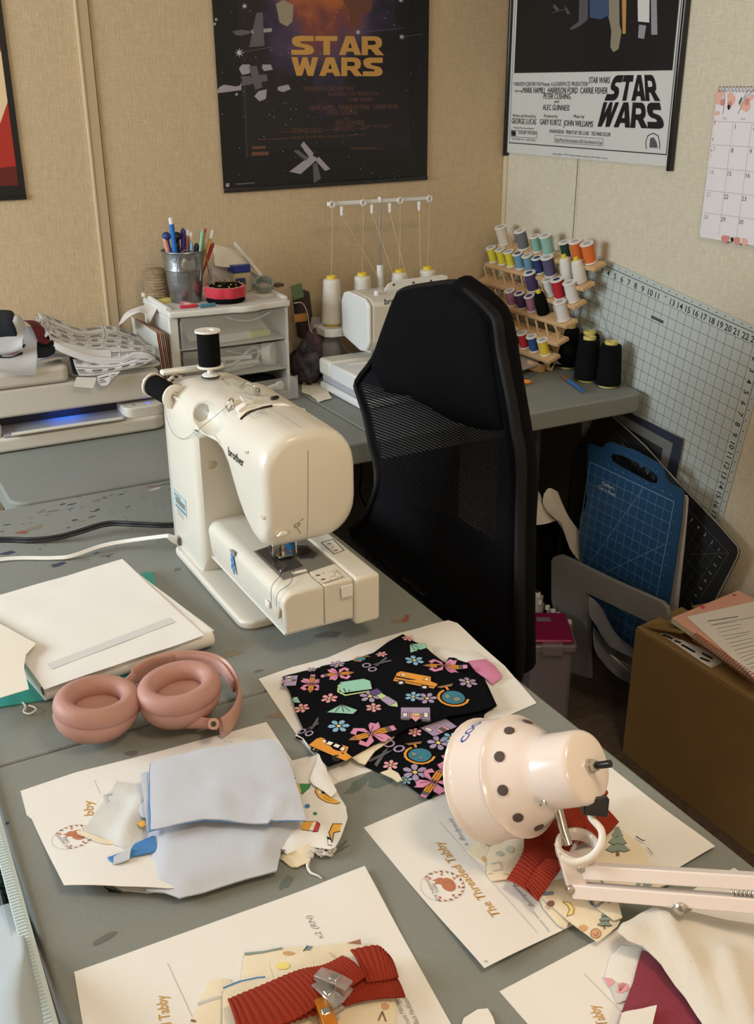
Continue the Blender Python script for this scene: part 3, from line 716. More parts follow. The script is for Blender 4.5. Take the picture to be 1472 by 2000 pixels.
def between(d, s, p0, p1, h, m, bold=0., shear=0., lift=.0003, z=T):
    a, b = P(*p0, z).xy, P(*p1, z).xy; v, _ = text_tris(s, 1, bold, shear, 'LEFT'); wd = max(x for x, y in v)
    L_ = (b-a).length; d.text(s, a.x, a.y, h, m, atan2(b.y-a.y, b.x-a.x), bold, shear, 'LEFT', L_/(wd*h), lift)
def shop_logo(d, c, r, rot):
    """round wreath with a small curled animal and the shop lettering"""
    def tr(x, y): return (c[0]+r*(x*cos(rot)-y*sin(rot)), c[1]+r*(x*sin(rot)+y*cos(rot)))
    d.line([tr(cos(a), sin(a)) for a in [2*pi*i/24 for i in range(25)]], .0003, 'ink_grey')
    for i in range(16):
        a = radians(150)+radians(240)*i/15; q = tr(cos(a)*.93, sin(a)*.93)
        d.poly([tr(cos(a)*.93+x*.12*cos(a+k)-y*.05*sin(a+k), sin(a)*.93+x*.12*sin(a+k)+y*.05*cos(a+k)) for x, y in ((-1, 0), (0, 1), (1, 0), (0, -1)) for k in (.9,)], 'ink_rust' if i % 2 else 'ink_brown')
        if i % 3 == 0: d.poly([tr(cos(a)*.75+x*.09, sin(a)*.75+y*.06) for x, y in circ(0, 0, 1, 6)], 'ink_rust')
    d.poly([tr(x, y-.28) for x, y in circ(0, 0, .46, 14, .32)], 'ink_rust')
    d.poly([tr(x+.34, y-.02) for x, y in circ(0, 0, .22, 10)], 'ink_rust'); d.poly([tr(.2, .12), tr(.22, .34), tr(.34, .18)], 'ink_rust'); d.poly([tr(.36, .18), tr(.5, .32), tr(.52, .08)], 'ink_rust')
    d.line([tr(-.4, -.4), tr(-.1, -.5), tr(.3, -.42)], .0004, 'ink_brown'); d.line([tr(.05, -.1), tr(.2, -.2), tr(.1, -.34)], .0004, 'ink_brown')
    for t, y in (('THE THREADED', .52), ('TABBY', .34)):
        q = tr(-.0, y); d.text(t, q[0], q[1], r*.22, 'ink_grey', rot)
def order_sheet(lab, px, z=T+.0008, amp=.0006, lifts=(), seed=0., grid=.012):
    poly = XY(*px, z=z); S = Surf(z, amp, 9, seed, None, 0, .02, [], [(P(*a, z).xy, w_, h) for a, w_, h in lifts])
    o = sheet('order_sheet', poly, S, m_pap, None, grid=grid, solid=.0003)
    tag(o, lab, 'paper', None); return o, S
# sheet under the lamp
A3 = [(710, 1617), (945, 1903), (1395, 1660)]
a, b, c = [P(*q).xy for q in A3]; d4 = a+c-b; dq = [tuple(a), tuple(b), tuple(c), tuple(d4)]
S3 = Surf(T+.0008, .0006, 9, 3., None, 0, .02, [], [(tuple(b), .07, .006), (tuple(c), .05, .004)])
o3 = tag(sheet('order_sheet', dq, S3, m_pap, None, grid=.012, solid=.0003), 'printed order sheet with gold lettering lying under the lamp and the red cuffs', 'paper')
d = Deco(S3, INK)
between(d, 'The Threaded Tabby', (972, 1797), (853, 1646), .0125, 'ink_gold', .012, .15)
d.line([tuple(P(857, 1605).xy), tuple(P(1049, 1828).xy)], .0004, 'ink_line')
between(d, 'Bumpster', (1040, 1775), (1000, 1730), .006, 'ink_grey', 0, .3)
between(d, 'x Bodysuit', (912, 1655), (878, 1600), .007, 'ink_grey', 0, .3); between(d, 'Number items', (1072, 1825), (1040, 1785), .004, 'ink_line')
between(d, 'bag', (1010, 1735), (990, 1712), .007, 'ink_grey', 0, .3)
a1, b1 = P(945, 1790).xy, P(865, 1690).xy; shop_logo(d, tuple(P(864, 1733).xy), .0205, atan2((b1-a1).y, (b1-a1).x)-.15)
d.text('x', *P(947, 1890).xy, .006, 'ink_grey', 1.2); d.build('sheet_print', o3)
# sheet under the grey-blue bundle
o1, S1 = order_sheet('printed order sheet under the folded grey-blue fabric, left edge of the table', [(40, 1545), (150, 1508), (300, 1470), (520, 1410), (580, 1500), (560, 1640), (420, 1742), (330, 1755), (240, 1755), (128, 1750), (93, 1670), (62, 1600), (52, 1592)], lifts=[((128, 1752), .06, .010), ((300, 1760), .07, .012)], seed=1)
d = Deco(S1, INK); between(d, 'bby', (176, 1597), (172, 1565), .0135, 'ink_gold', .012, .15); shop_logo(d, tuple(P(143, 1640).xy), .020, atan2(*(P(172, 1565)-P(176, 1597)).xy[::-1]) if 0 else 1.75)
d.line([tuple(P(184, 1525).xy), tuple(P(196, 1552).xy)], .0004, 'ink_line'); d.line([tuple(P(455, 1452).xy), tuple(P(440, 1448).xy), tuple(P(436, 1454).xy)], .0004, 'ink_line'); d.build('sheet_print', o1)
# sheet under the black fabric
o2, S2 = order_sheet('blank white paper under the black printed fabric', [(505, 1326), (570, 1303), (640, 1284), (700, 1258), (780, 1236), (840, 1222), (875, 1216), (893, 1222), (915, 1240), (985, 1300), (1048, 1373), (930, 1425), (800, 1480), (724, 1506), (660, 1527), (587, 1447)], seed=2, lifts=[((885, 1220), .04, .004)])
o2b, _ = order_sheet('white paper corner showing between the printed fabric scraps', [(566, 1487), (600, 1478), (640, 1470), (690, 1480), (726, 1506), (660, 1528), (600, 1560), (560, 1550)], z=T+.0004, seed=4)
# sheet at the bottom
a, b = P(145, 1900).xy, P(712, 1697).xy; dn = Vector((-(b-a).y, (b-a).x)).normalized()*-.216
S4 = Surf(T+.0008, .0007, 8, 6., None, 0, .02, [], [(tuple(b), .05, .003)])
c4 = P(880, 2000).xy; e4 = b+(c4-b).normalized()*.216
o4 = tag(sheet('order_sheet', [tuple(a), tuple(b), tuple(e4), tuple(a+e4-b)], S4, m_pap, None, grid=.012, solid=.0003), 'printed order sheet in front under the clipped red cuffs, at the bottom edge', 'paper')
d = Deco(S4, INK)
between(d, 'The Threaded Tabby', (345, 2120), (315, 1945), .0125, 'ink_gold', .012, .15)
d.line([tuple(P(327, 1882).xy), tuple(P(400, 2040).xy)], .0004, 'ink_line')
between(d, 'x2 (RN)', (628, 1837), (602, 1790), .0075, 'ink_grey', 0, .3); between(d, 'Front Neckband', (800, 2005), (765, 1945), .006, 'ink_grey', 0, .3); between(d, 'Back Neckband', (815, 2002), (790, 1950), .006, 'ink_grey', 0, .3)
d.build('sheet_print', o4)
# sheets at the bottom right
a, b = P(975, 1937).xy, P(1235, 1800).xy; u = (b-a).normalized(); v = Vector((u.y, -u.x))
S5 = Surf(T+.0006, .0005, 8, 9.)
o5 = tag(sheet('order_sheet', [tuple(a), tuple(a+u*.279), tuple(a+u*.279+v*.216), tuple(a+v*.216)], S5, m_pap, None, grid=.014, solid=.0003), 'printed order sheet under the white knit cloth and maroon fabric', 'paper')
d = Deco(S5, INK); between(d, 'The Threaded Tabby', (1235, 2110), (1157, 1965), .0125, 'ink_gold', .012, .15); d.line([tuple(P(1140, 1903).xy), tuple(P(1235, 2000).xy)], .0004, 'ink_line'); d.build('sheet_print', o5)
q = XY((905, 1992), (932, 1975), (952, 1973), (962, 1990), (975, 2030), (890, 2040))
tag(sheet('order_sheet', q, Surf(T+.0022, .0003, 9, 4.), m_pap, None, grid=.02, solid=.0003), 'small corner of white paper at the bottom edge between two order sheets', 'paper')

# ---- grey-blue folded fabric bundle
m_gb = mat('knit_greyblue', (190, 196, 208), .85, bump=.3, bscale=900, sheen=.3)
m_gbe = mat('edge_blue', (88, 138, 196), .8)
m_wf = mat('cotton_white', (226, 224, 220), .85, bump=.3, bscale=900, sheen=.2)
m_pale = mat('cotton_pale', (208, 209, 208), .85, bump=.3, bscale=900)
m_cr = mat('cotton_cream', (228, 216, 190), .85, bump=.3, bscale=900, sheen=.2)
m_sky = mat('cotton_blue', (70, 128, 190), .85, bump=.3, bscale=900)
for n, c in dict(pr_black=(30, 28, 30), pr_green=(60, 140, 88), pr_yellow=(228, 172, 70), pr_red=(196, 62, 66), pr_white=(232, 230, 222), pr_blue=(70, 124, 178), pr_faint=(188, 190, 186), pr_faintg=(182, 190, 180), pr_sage=(132, 148, 138), pr_sand=(222, 190, 120), pr_peach=(206, 160, 120), pr_cocoa=(128, 96, 80), pr_bluegrey=(120, 138, 156), pr_lilac=(168, 150, 184), pr_pink=(214, 140, 178), pr_orange=(226, 152, 60), pr_mint=(150, 206, 190), pr_teal=(60, 128, 150), pr_sky=(134, 182, 216), pr_plum=(92, 74, 128), pr_lime=(190, 212, 150), pr_grey=(96, 94, 100), pr_butter=(232, 212, 130), pr_rose=(226, 160, 170), pr_brown=(160, 112, 84)).items(): mat(n, c, .8)
PR = [n for n in _m if n.startswith('pr_')]
F1 = thing('fabric_bundle', 'bundle of folded grey-blue knit fabric with blue edges, on the left order sheet', 'fabric', tuple(P(420, 1600).xy)+(T,))
u1, Su = cloth('pale_underside', [(162, 1622), (182, 1588), (225, 1527), (262, 1530), (300, 1540), (330, 1640), (330, 1735), (290, 1742), (240, 1736), (205, 1718), (182, 1682), (160, 1640)], T+.004, m_pale, F1, amp=.0015, edge=.002)
d = Deco(Su, PR)
def px_poly(d, pts, m, z, lift=.0004): d.poly(XY(*pts, z=z), m, 0, lift)
def px_line(d, pts, w_, m, z, lift=.0005): d.line(XY(*pts, z=z), w_, m, lift)
zz = T+.004
px_line(d, [(205, 1552), (235, 1545), (240, 1560), (212, 1570), (205, 1552)], .003, 'pr_faint', zz); px_poly(d, [(205, 1575), (225, 1568), (228, 1590), (205, 1592)], 'pr_faintg', zz)
px_line(d, [(165, 1660), (180, 1652), (190, 1668), (172, 1676)], .002, 'pr_faint', zz); px_line(d, [(200, 1655), (205, 1690), (235, 1705), (262, 1712)], .002, 'pr_faint', zz); px_line(d, [(215, 1655), (220, 1685), (245, 1700)], .002, 'pr_faint', zz)
px_line(d, [(163, 1640), (172, 1655), (178, 1668)], .0016, 'pr_blue', zz); px_line(d, [(180, 1690), (192, 1712), (208, 1735)], .0012, 'pr_black', zz); px_poly(d, [(208, 1733), (212, 1741), (242, 1743), (226, 1737)], 'pr_black', zz)
d.build('faint_print', F1)
cloth('folded_strip', [(150, 1622), (158, 1621), (200, 1638), (232, 1643), (228, 1649), (196, 1645), (152, 1628)], T+.0075, m_cr, F1, amp=.0005, grid=.005)
cloth('white_scrap', [(158, 1618), (190, 1588), (215, 1560), (228, 1522), (270, 1530), (300, 1530), (310, 1600), (300, 1660), (240, 1690), (238, 1655), (200, 1640)], T+.008, m_pale, F1, amp=.003, fr=30, edge=.004, seed=3, ridges=[((235, 1650), (275, 1560), .008, .004)])
cloth('white_roll', [(265, 1565), (285, 1540), (310, 1545), (315, 1600), (275, 1592)], T+.013, m_gb, F1, amp=.003, fr=40, edge=.006, ew=.012, seed=8)
cloth('yellow_bit', [(268, 1606), (282, 1602), (284, 1612), (274, 1614)], T+.012, _m['pr_yellow'], F1, amp=0, grid=.006)
cloth('blue_scrap', [(209, 1674), (222, 1670), (222, 1688)], T+.0102, m_sky, F1, amp=0, grid=.006, round_=False)
cloth('blue_scrap', [(210, 1676), (255, 1660), (262, 1648), (300, 1630), (310, 1660), (262, 1672), (225, 1690)], T+.012, m_sky, F1, amp=.002, fr=30, seed=5)
cloth('white_flap', [(221, 1688), (222, 1672), (250, 1658), (256, 1655), (253, 1678), (240, 1683)], T+.0145, m_gb, F1, amp=.001)
low, _ = cloth('lower_fold', [(287, 1500), (290, 1600), (284, 1735), (320, 1738), (350, 1748), (400, 1734), (470, 1712), (540, 1694), (545, 1672), (548, 1650), (596, 1606), (590, 1560), (560, 1475), (528, 1442), (400, 1470)], T+.013, [m_gb], F1, z=T+.015, amp=.0020, fr=16, edge=.011, ew=.018, thick=.002, seed=11)
cloth('blue_edge', [(274, 1508), (288, 1504), (296, 1560), (296, 1620), (286, 1620), (280, 1560)], T+.020, m_gb, F1, amp=.0006, edge=.003, ew=.006, grid=.006)
cloth('blue_trim', [(292, 1490), (289, 1600), (291, 1624), (294, 1624), (295, 1490)], T+.024, m_gbe, F1, amp=0, grid=.01, round_=False)
cloth('top_fold', [(292, 1486), (400, 1462), (528, 1441), (548, 1456), (566, 1492), (585, 1550), (597, 1602), (560, 1601), (530, 1603), (523, 1610), (510, 1607), (460, 1605), (400, 1601), (340, 1611), (294, 1622)], T+.025, m_gb, F1, z=T+.0265, amp=.0022, fr=15, edge=.003, ew=.012, thick=.0016, seed=15, ridges=[((545, 1560), (525, 1606), .006, .003), ((420, 1550), (440, 1600), .012, .0015), ((430, 1530), (490, 1535), .008, .0015)])
px = [(294, 1623), (340, 1612), (400, 1602), (460, 1606), (510, 1608), (523, 1611), (530, 1604), (597, 1603)]
MB().tube([P(*q, T+.0238) for q in px], .0006, 5).build('blue_hem', m_gbe, F1)
MB().tube([P(*q, T+.006) for q in ((597, 1604), (575, 1622), (552, 1640), (545, 1668))], .0011, 5).build('blue_hem', m_gbe, F1)
cloth('blue_scrap', [(325, 1738), (340, 1730), (372, 1736), (345, 1744)], T+.006, m_sky, F1, amp=0, grid=.01)
# white fabric with bright toy print
F6 = thing('printed_cotton_scrap', 'crumpled white cotton with yellow, green and red print beside the grey-blue bundle', 'fabric', tuple(P(620, 1580).xy)+(T,))
cloth('lining_fold', [(545, 1655), (600, 1640), (628, 1648), (600, 1682), (580, 1690), (567, 1688), (545, 1672)], T+.005, m_cr, F6, amp=.003, fr=40, edge=.003, ew=.01, ridges=[((560, 1670), (610, 1645), .005, .004)])
w1, Sw = cloth('printed_face', [(555, 1490), (600, 1478), (622, 1468), (636, 1490), (648, 1530), (660, 1545), (676, 1572), (679, 1590), (668, 1622), (655, 1650), (645, 1655), (600, 1645), (560, 1662), (546, 1650), (560, 1600)], T+.012, m_wf, F6, z=T+.014, amp=.003, fr=18, edge=.010, ew=.02, seed=21)
zz = T+.013; d = Deco(Sw, PR)
px_poly(d, [(584, 1530), (606, 1532), (604, 1540), (590, 1552)], 'pr_green', zz); px_poly(d, [(575, 1524), (584, 1530), (590, 1552), (580, 1545)], 'pr_sand', zz); px_line(d, [(606, 1532), (604, 1540), (590, 1552), (575, 1524)], .0006, 'pr_black', zz)
px_poly(d, [(615, 1546), (618, 1541), (640, 1552), (664, 1563), (655, 1568), (635, 1567), (620, 1558)], 'pr_yellow', zz); px_line(d, [(618, 1541), (615, 1548), (622, 1560), (636, 1568), (655, 1568), (664, 1563)], .0007, 'pr_black', zz); px_line(d, [(632, 1558), (640, 1563), (655, 1562)], .0005, 'pr_black', zz); px_poly(d, circ(631, 1549, 4, 8, 2.4), 'pr_black', zz)
px_poly(d, circ(600, 1576, 5.5, 10, 4), 'pr_blue', zz); px_poly(d, circ(615, 1590, 4.5, 10, 3), 'pr_green', zz); px_poly(d, circ(573, 1518, 4, 8, 3), 'pr_blue', zz)
px_poly(d, [(592, 1605), (612, 1604), (603, 1622), (588, 1620)], 'pr_yellow', zz); px_poly(d, [(612, 1604), (618, 1604), (610, 1624), (603, 1622)], 'pr_white', zz); px_poly(d, [(618, 1604), (625, 1610), (620, 1624), (610, 1624)], 'pr_red', zz); px_line(d, [(592, 1605), (618, 1604), (625, 1610), (620, 1624), (588, 1620)], .0006, 'pr_black', zz)
px_poly(d, [(642, 1625), (650, 1608), (668, 1604), (664, 1618), (650, 1623), (648, 1636)], 'pr_yellow', zz); px_line(d, [(668, 1604), (650, 1608), (642, 1625), (648, 1642), (652, 1622), (664, 1618)], .0008, 'pr_black', zz); px_poly(d, [(638, 1632), (646, 1634), (648, 1648), (640, 1646)], 'pr_black', zz)
px_line(d, [(548, 1652), (556, 1654), (552, 1662)], .0007, 'pr_black', zz); d.build('toy_print', w1)
cloth('folded_corner', [(604, 1520), (622, 1470), (640, 1506), (650, 1527), (658, 1541), (647, 1552), (630, 1540), (612, 1530)], T+.019, m_wf, F6, amp=.002, fr=30, edge=.004, ew=.01, seed=23)
lc = MB()
cp = spline([P(645, 1652, T+.006), P(650, 1662, T+.004), P(640, 1672, T+.003), (P(625, 1668, T+.004)), P(612, 1664, T+.004), P(606, 1672, T+.003), P(600, 1690, T+.002), P(606, 1704, T+.002), P(620, 1710, T+.002), P(628, 1716, T+.001)], 4)
for i, q in enumerate(cp[:22]):
    for k in range(3): lc.tube(spline([q+Vector((.003*cos(t+i+k), .003*sin(t*1.3+i), .002+.002*sin(t+k))) for t in (0, 1.6, 3.1, 4.7)], 2), .0003, 4)
lc.build('lace_curl', m_wf, F6)['kind'] = 'stuff'
MB().tube(cp[18:], [.0022-.0016*i/(len(cp)-19) for i in range(len(cp)-18)], 6).build('lace_tail', m_wf, F6)
# ---- black fabric with school print
m_bk = mat('jersey_black', (13, 14, 19), .95, bump=.3, bscale=900, spec=.1)
def Z(x, y): return (500+x/2.629, 1200+y/2.629)
F2 = thing('printed_fabric', 'black jersey fabric pieces with flowers, school buses and globes print, on a white paper', 'fabric', tuple(P(760, 1400).xy)+(T,))
pk, _ = cloth('pink_ribbing', [Z(1085, 235), Z(1180, 225), Z(1225, 260), Z(1268, 312), Z(1216, 352), Z(1190, 330), Z(1130, 290)], T+.006, mat('rib_pink', (206, 130, 166), .85, bump=.5, bscale=600), F2, amp=.0015, edge=.003, ew=.008, label='pink ribbed cuff') if 0 else cloth('pink_ribbing', [Z(1085, 235), Z(1180, 225), Z(1225, 260), Z(1268, 312), Z(1216, 352), Z(1190, 330), Z(1130, 290)], T+.006, mat('rib_pink', (206, 130, 166), .85, bump=.5, bscale=600), F2, amp=.0015, edge=.003, ew=.008, lab='pink ribbed cuff')
cloth('white_lining', [Z(900, 150), Z(1040, 190), Z(1130, 180), Z(1180, 220), Z(1170, 260), Z(1060, 260), Z(930, 210)], T+.004, m_wf, F2, amp=.002, fr=30, edge=.003, ew=.01)
cloth('lower_layer', [Z(990, 215), Z(1120, 240), Z(1175, 330), Z(1238, 460), Z(1172, 505), Z(1165, 560), Z(1060, 620), Z(900, 600), Z(860, 400)], T+.005, m_bk, F2, amp=.002, edge=.003, ew=.01, seed=4)
bot, Sb = cloth('lower_layer', [Z(700, 570), Z(1000, 560), Z(1120, 560), Z(1100, 700), Z(945, 885), Z(890, 937), Z(845, 915), Z(770, 862), Z(700, 810), Z(620, 800), Z(560, 770), Z(500, 710), Z(600, 640)], T+.005, m_bk, F2, amp=.002, edge=.003, ew=.01, seed=6)
cloth('cream_edge', [Z(478, 728), Z(600, 660), Z(718, 615), Z(700, 640), Z(610, 700), Z(560, 770), Z(520, 755)], T+.0075, m_cr, F2, amp=.001, grid=.006)
cloth('cream_edge', [Z(640, 812), Z(690, 796), Z(730, 815), Z(750, 850), Z(730, 862), Z(700, 840)], T+.008, m_cr, F2, amp=.001, grid=.006)
lf, Sl = cloth('left_piece', [Z(133, 312), Z(230, 285), Z(345, 260), Z(420, 500), Z(380, 700), Z(370, 770), Z(330, 725), Z(300, 700), Z(250, 640), Z(203, 622), Z(240, 572), Z(212, 512), Z(195, 450), Z(172, 392)], T+.008, m_bk, F2, amp=.0015, edge=.004, ew=.012, seed=9)
top, St = cloth('top_piece', [Z(755, 92), Z(800, 125), Z(882, 168), Z(940, 215), Z(1010, 260), Z(1075, 300), Z(1140, 330), Z(1175, 350), Z(1190, 400), Z(1236, 458), Z(1120, 490), Z(1000, 510), Z(900, 545), Z(780, 575), Z(700, 618), Z(600, 660), Z(480, 728), Z(370, 772), Z(330, 735), Z(318, 600), Z(322, 400), Z(328, 262), Z(470, 235), Z(600, 190), Z(680, 130)], T+.012, m_bk, F2, amp=.0022, fr=14, edge=.004, ew=.015, seed=12, thick=.0014)
MB().tube([P(*Z(*q), T+.005) for q in ((205, 620), (240, 640), (270, 680), (300, 702), (330, 735))], .0013, 5).build('frayed_edge', m_pale, F2)
class Motif:
    def __init__(s, d, zx, zy, rot, sc, z): s.d = d; s.c = P(*Z(zx, zy), z).xy; s.r = rot; s.s = sc*.0015
    def t(s, pts): return [(s.c.x+s.s*(x*cos(s.r)-y*sin(s.r)), s.c.y+s.s*(x*sin(s.r)+y*cos(s.r))) for x, y in pts]
    def p(s, pts, m, out=True, w_=.35):
        s.d.poly(s.t(pts), m, 0, .0006)
        if out: s.d.line(s.t(list(pts)+[pts[0]]), s.s*w_, 'pr_black', .0007)
    def l(s, pts, w_, m='pr_black'): s.d.line(s.t(pts), s.s*w_, m, .0008)
def flower(M, m):
    for k in range(6):
        a = 2*pi*k/6; M.p([(x*cos(a)-y*sin(a), x*sin(a)+y*cos(a)) for x, y in ((1.2, 0), (3.4, 1.7), (6, 2.0), (7.6, 0), (6, -2.0), (3.4, -1.7))], m, True, .25)
    M.p(circ(0, 0, 1.7, 10), 'pr_butter')
def bus(M):
    M.p([(-16, -6), (16, -6), (17, 1), (11, 2.5), (9, 8), (-15, 8), (-17, 5)], 'pr_orange'); M.p([(-16, -1), (10, -1), (10, 1), (-16, 1)], 'pr_black', False)
    for x in (-13, -7, -1): M.p([(x, 2.6), (x+4.4, 2.6), (x+4.4, 6.2), (x, 6.2)], 'pr_white')
    M.p([(5, 2), (8.6, 2), (7.6, 6), (5, 6)], 'pr_white'); M.l([(-15, -3.5), (15, -3.5)], .8)
    for x in (-9.5, 9): M.p(circ(x, -6.5, 3.4, 12), 'pr_black', False); M.p(circ(x, -6.5, 1.9, 10), 'pr_white')
def pencil(M):
    M.p([(-20, 0), (-14, -3), (-14, 3)], 'pr_brown'); M.p([(-14, -3), (11, -3), (11, 3), (-14, 3)], 'pr_orange'); M.l([(-14, 1), (11, 1)], .4); M.l([(-14, -1), (11, -1)], .4)
    M.p([(11, -3), (14, -3), (14, 3), (11, 3)], 'pr_grey'); M.p([(14, -3), (18, -2.6), (18, 2.6), (14, 3)], 'pr_pink')
    for s_ in (1, -1):
        M.p([(-2, 0), (-9, 7*s_), (-12, 3*s_), (-15, 7*s_), (-10, 12*s_), (-3, 8*s_)][::s_], 'pr_pink'); M.p([(-2, 0), (1, 10*s_), (4, 13*s_), (7, 10*s_), (10, 11*s_), (8, 4*s_)][::s_], 'pr_pink')
        M.l([(-2, 0), (-8, 6*s_)], .5); M.l([(-2, 0), (4, 8*s_)], .5)
    M.p(circ(-2, 0, 2, 8), 'pr_pink')
def globe(M):
    M.l([(9.5*cos(a), 9.5*sin(a)) for a in [radians(-70+k*22) for k in range(11)]], 1.7, 'pr_orange'); M.p(circ(0, 0, 7.6, 18), 'pr_teal')
    M.p([(-5, 2), (-2, 5), (2, 4), (0, 0), (-3, -1)], 'pr_sage', True, .2); M.p([(1, -1), (5, 1), (5, -4), (2, -5)], 'pr_sage', True, .2)
    M.p([(-4, -12), (4, -12), (6, -14.5), (-6, -14.5)], 'pr_brown'); M.l([(0, -9), (0, -12)], 1.6, 'pr_orange')
def house(M):
    M.p([(-10, -7), (10, -7), (10, 6), (-10, 6)], 'pr_lilac'); M.p([(-4, -7), (4, -7), (4, 4), (0, 9), (-4, 4)], 'pr_rose')
    M.p([(-3, 0), (3, 0), (3, 3), (-3, 3)], 'pr_butter')
    for x in (-8.5, 5.5): M.p([(x, -1), (x+3, -1), (x+3, 4), (x, 4)], 'pr_white')
    M.p([(-1.5, -7), (1.5, -7), (1.5, -2), (-1.5, -2)], 'pr_grey'); M.p([(-11, 6), (-4, 6), (-4, 8), (-9, 8)], 'pr_grey'); M.p([(4, 6), (11, 6), (9, 8), (4, 8)], 'pr_grey')
def backpack(M):
    M.p([(-11, -6), (11, -6), (12, 4), (8, 8), (-9, 8), (-12, 2)], 'pr_mint'); M.p([(-2, -6), (3, -6), (3, 8), (-2, 8)], 'pr_lime'); M.l([(-11, 4), (-13, -4), (-9, -9), (6, -8)], 1.4, 'pr_lime')
    for x in (-8, -5): M.l([(x, -5), (x-1, 6)], .7)
def brush(M):
    M.p([(-15, 0), (-9, 4), (-9, -4)], 'pr_lime'); M.p([(-9, -4), (2, -3.5), (2, 3.5), (-9, 4)], 'pr_lilac'); M.p([(2, -3.2), (8, -2.6), (8, 2.6), (2, 3.2)], 'pr_lime'); M.p([(8, -3.5), (15, -4), (16, 0), (15, 4), (8, 3.5)], 'pr_plum')
def capm(M): M.p([(-10, -5), (-2, 7), (11, 2), (9, -4)], 'pr_mint'); M.l([(-2, 7), (-4, -4)], .5); M.l([(-2, 7), (2, -3)], .5); M.l([(-2, 7), (6, -1)], .5)
def scis(M):
    for s_ in (1, -1): M.l([(-8+3.4*cos(a), 4*s_+2.8*sin(a)) for a in [2*pi*k/10 for k in range(11)]], 1.3, 'pr_lilac')
    M.p([(-5, 2), (0, -.5), (14, -4), (13, -1), (0, 2)], 'pr_grey'); M.p([(-5, -2), (0, .5), (14, 5), (13, 2), (0, -2)], 'pr_grey')
zt = T+.012; d = Deco(St, PR)
for x, y, m, s_ in ((780, 118, 'pr_rose', .8), (643, 207, 'pr_rose', .7), (376, 430, 'pr_rose', .95), (603, 478, 'pr_rose', .9), (424, 576, 'pr_sky', 1.15), (812, 238, 'pr_sky', 1.15), (806, 425, 'pr_sky', .95), (585, 420, 'pr_lilac', 1.2), (878, 435, 'pr_lilac', 1.1), (1087, 352, 'pr_lilac', 1.1), (417, 258, 'pr_lilac', .9)):
    if x < 1100: flower(Motif(d, x, y, random.random(), s_, zt), m)
R_ = radians
bus(Motif(d, 820, 345, R_(-50), 1.1, zt)); bus(Motif(d, 388, 690, R_(-62), 1.05, zt)); pencil(Motif(d, 975, 265, R_(-30), 1.0, zt)); pencil(Motif(d, 415, 310, R_(160), .75, zt)); pencil(Motif(d, 600, 612, R_(-2), 1.05, zt))
backpack(Motif(d, 508, 372, R_(-15), 1.15, zt)); brush(Motif(d, 664, 435, R_(100), 1.05, zt)); capm(Motif(d, 822, 170, R_(5), 1.0, zt)); capm(Motif(d, 440, 492, R_(-40), 1.1, zt)); globe(Motif(d, 1012, 430, R_(170), 1.25, zt)); house(Motif(d, 818, 512, R_(150), 1.15, zt)); scis(Motif(d, 620, 262, R_(10), 1.0, zt)); globe(Motif(d, 535, 230, R_(100), .6, zt))
d.build('school_print', top)
d = Deco(Sl, PR); zt = T+.008
pencil(Motif(d, 285, 355, R_(60), .75, zt)); flower(Motif(d, 235, 480, .3, .85, zt), 'pr_rose'); house(Motif(d, 175, 340, R_(60), .8, zt)); flower(Motif(d, 285, 280, .7, .6, zt), 'pr_lilac'); scis(Motif(d, 285, 580, R_(25), .9, zt)); capm(Motif(d, 205, 440, R_(80), .5, zt))
d.build('school_print', lf)
d = Deco(Sb, PR); zt = T+.005
for x, y, m, s_ in ((690, 775, 'pr_rose', .8), (815, 607, 'pr_rose', .75), (935, 665, 'pr_lilac', 1.2), (815, 815, 'pr_lilac', 1.3), (1000, 640, 'pr_sky', 1.0), (770, 850, 'pr_sky', .6)): flower(Motif(d, x, y, random.random(), s_, zt), m)
globe(Motif(d, 840, 725, R_(165), 1.15, zt)); house(Motif(d, 935, 580, R_(10), 1.2, zt)); scis(Motif(d, 665, 710, R_(200), 1.2, zt)); pencil(Motif(d, 905, 865, R_(215), .95, zt)); pencil(Motif(d, 1010, 760, R_(40), .8, zt))
d.build('school_print', bot)

# ---- ribbed red cuffs and cream forest print
m_rib = mat('rib_rust', (142, 50, 34), .9, bump=.4, bscale=900, spec=.2)
def rib(nm, c0, c1, z, parent, w0=None, n=None, per=.0042, h=.0014, sag=0., lab=None):
    """strip between two edge polylines c0 and c1 (px lists); ribs run across it"""
    a = spline([P(*q, z) for q in c0], 8); b = spline([P(*q, z) for q in c1], 8)
    def at_(l, t):
        x = t*(len(l)-1); i = min(int(x), len(l)-2); return l[i].lerp(l[i+1], x-i)
    L_ = max(sum((a[i+1]-a[i]).length for i in range(len(a)-1)), sum((b[i+1]-b[i]).length for i in range(len(b)-1)))
    K = int(L_/per*6); J = 8; vs = []; fs = []
    for k in range(K+1):
        t = k/K; p, q = at_(a, t), at_(b, t); r = h*abs(sin(pi*t*L_/per))**.7
        for j in range(J+1):
            s_ = j/J; e = 4*s_*(1-s_); v = p.lerp(q, s_); vs.append(v+Vector((0, 0, r+sag*e+.0012*nz(v.x*25, v.y*25, 3))))
    for k in range(K):
        for j in range(J): i = k*(J+1)+j; fs.append((i, i+1, i+J+2, i+J+1))
    mb = MB(); mb.add(vs, fs); return mb.build(nm, m_rib, parent, smooth=80, solid=.0016, label=lab)
def Zl(x, y): return (840+x/3.68, 1380+y/3.68)
F3 = thing('cut_fabric_set', 'cream forest-print fabric pieces with rust-red ribbed cuffs, under the desk lamp', 'fabric', tuple(P(1080, 1680).xy)+(T,))
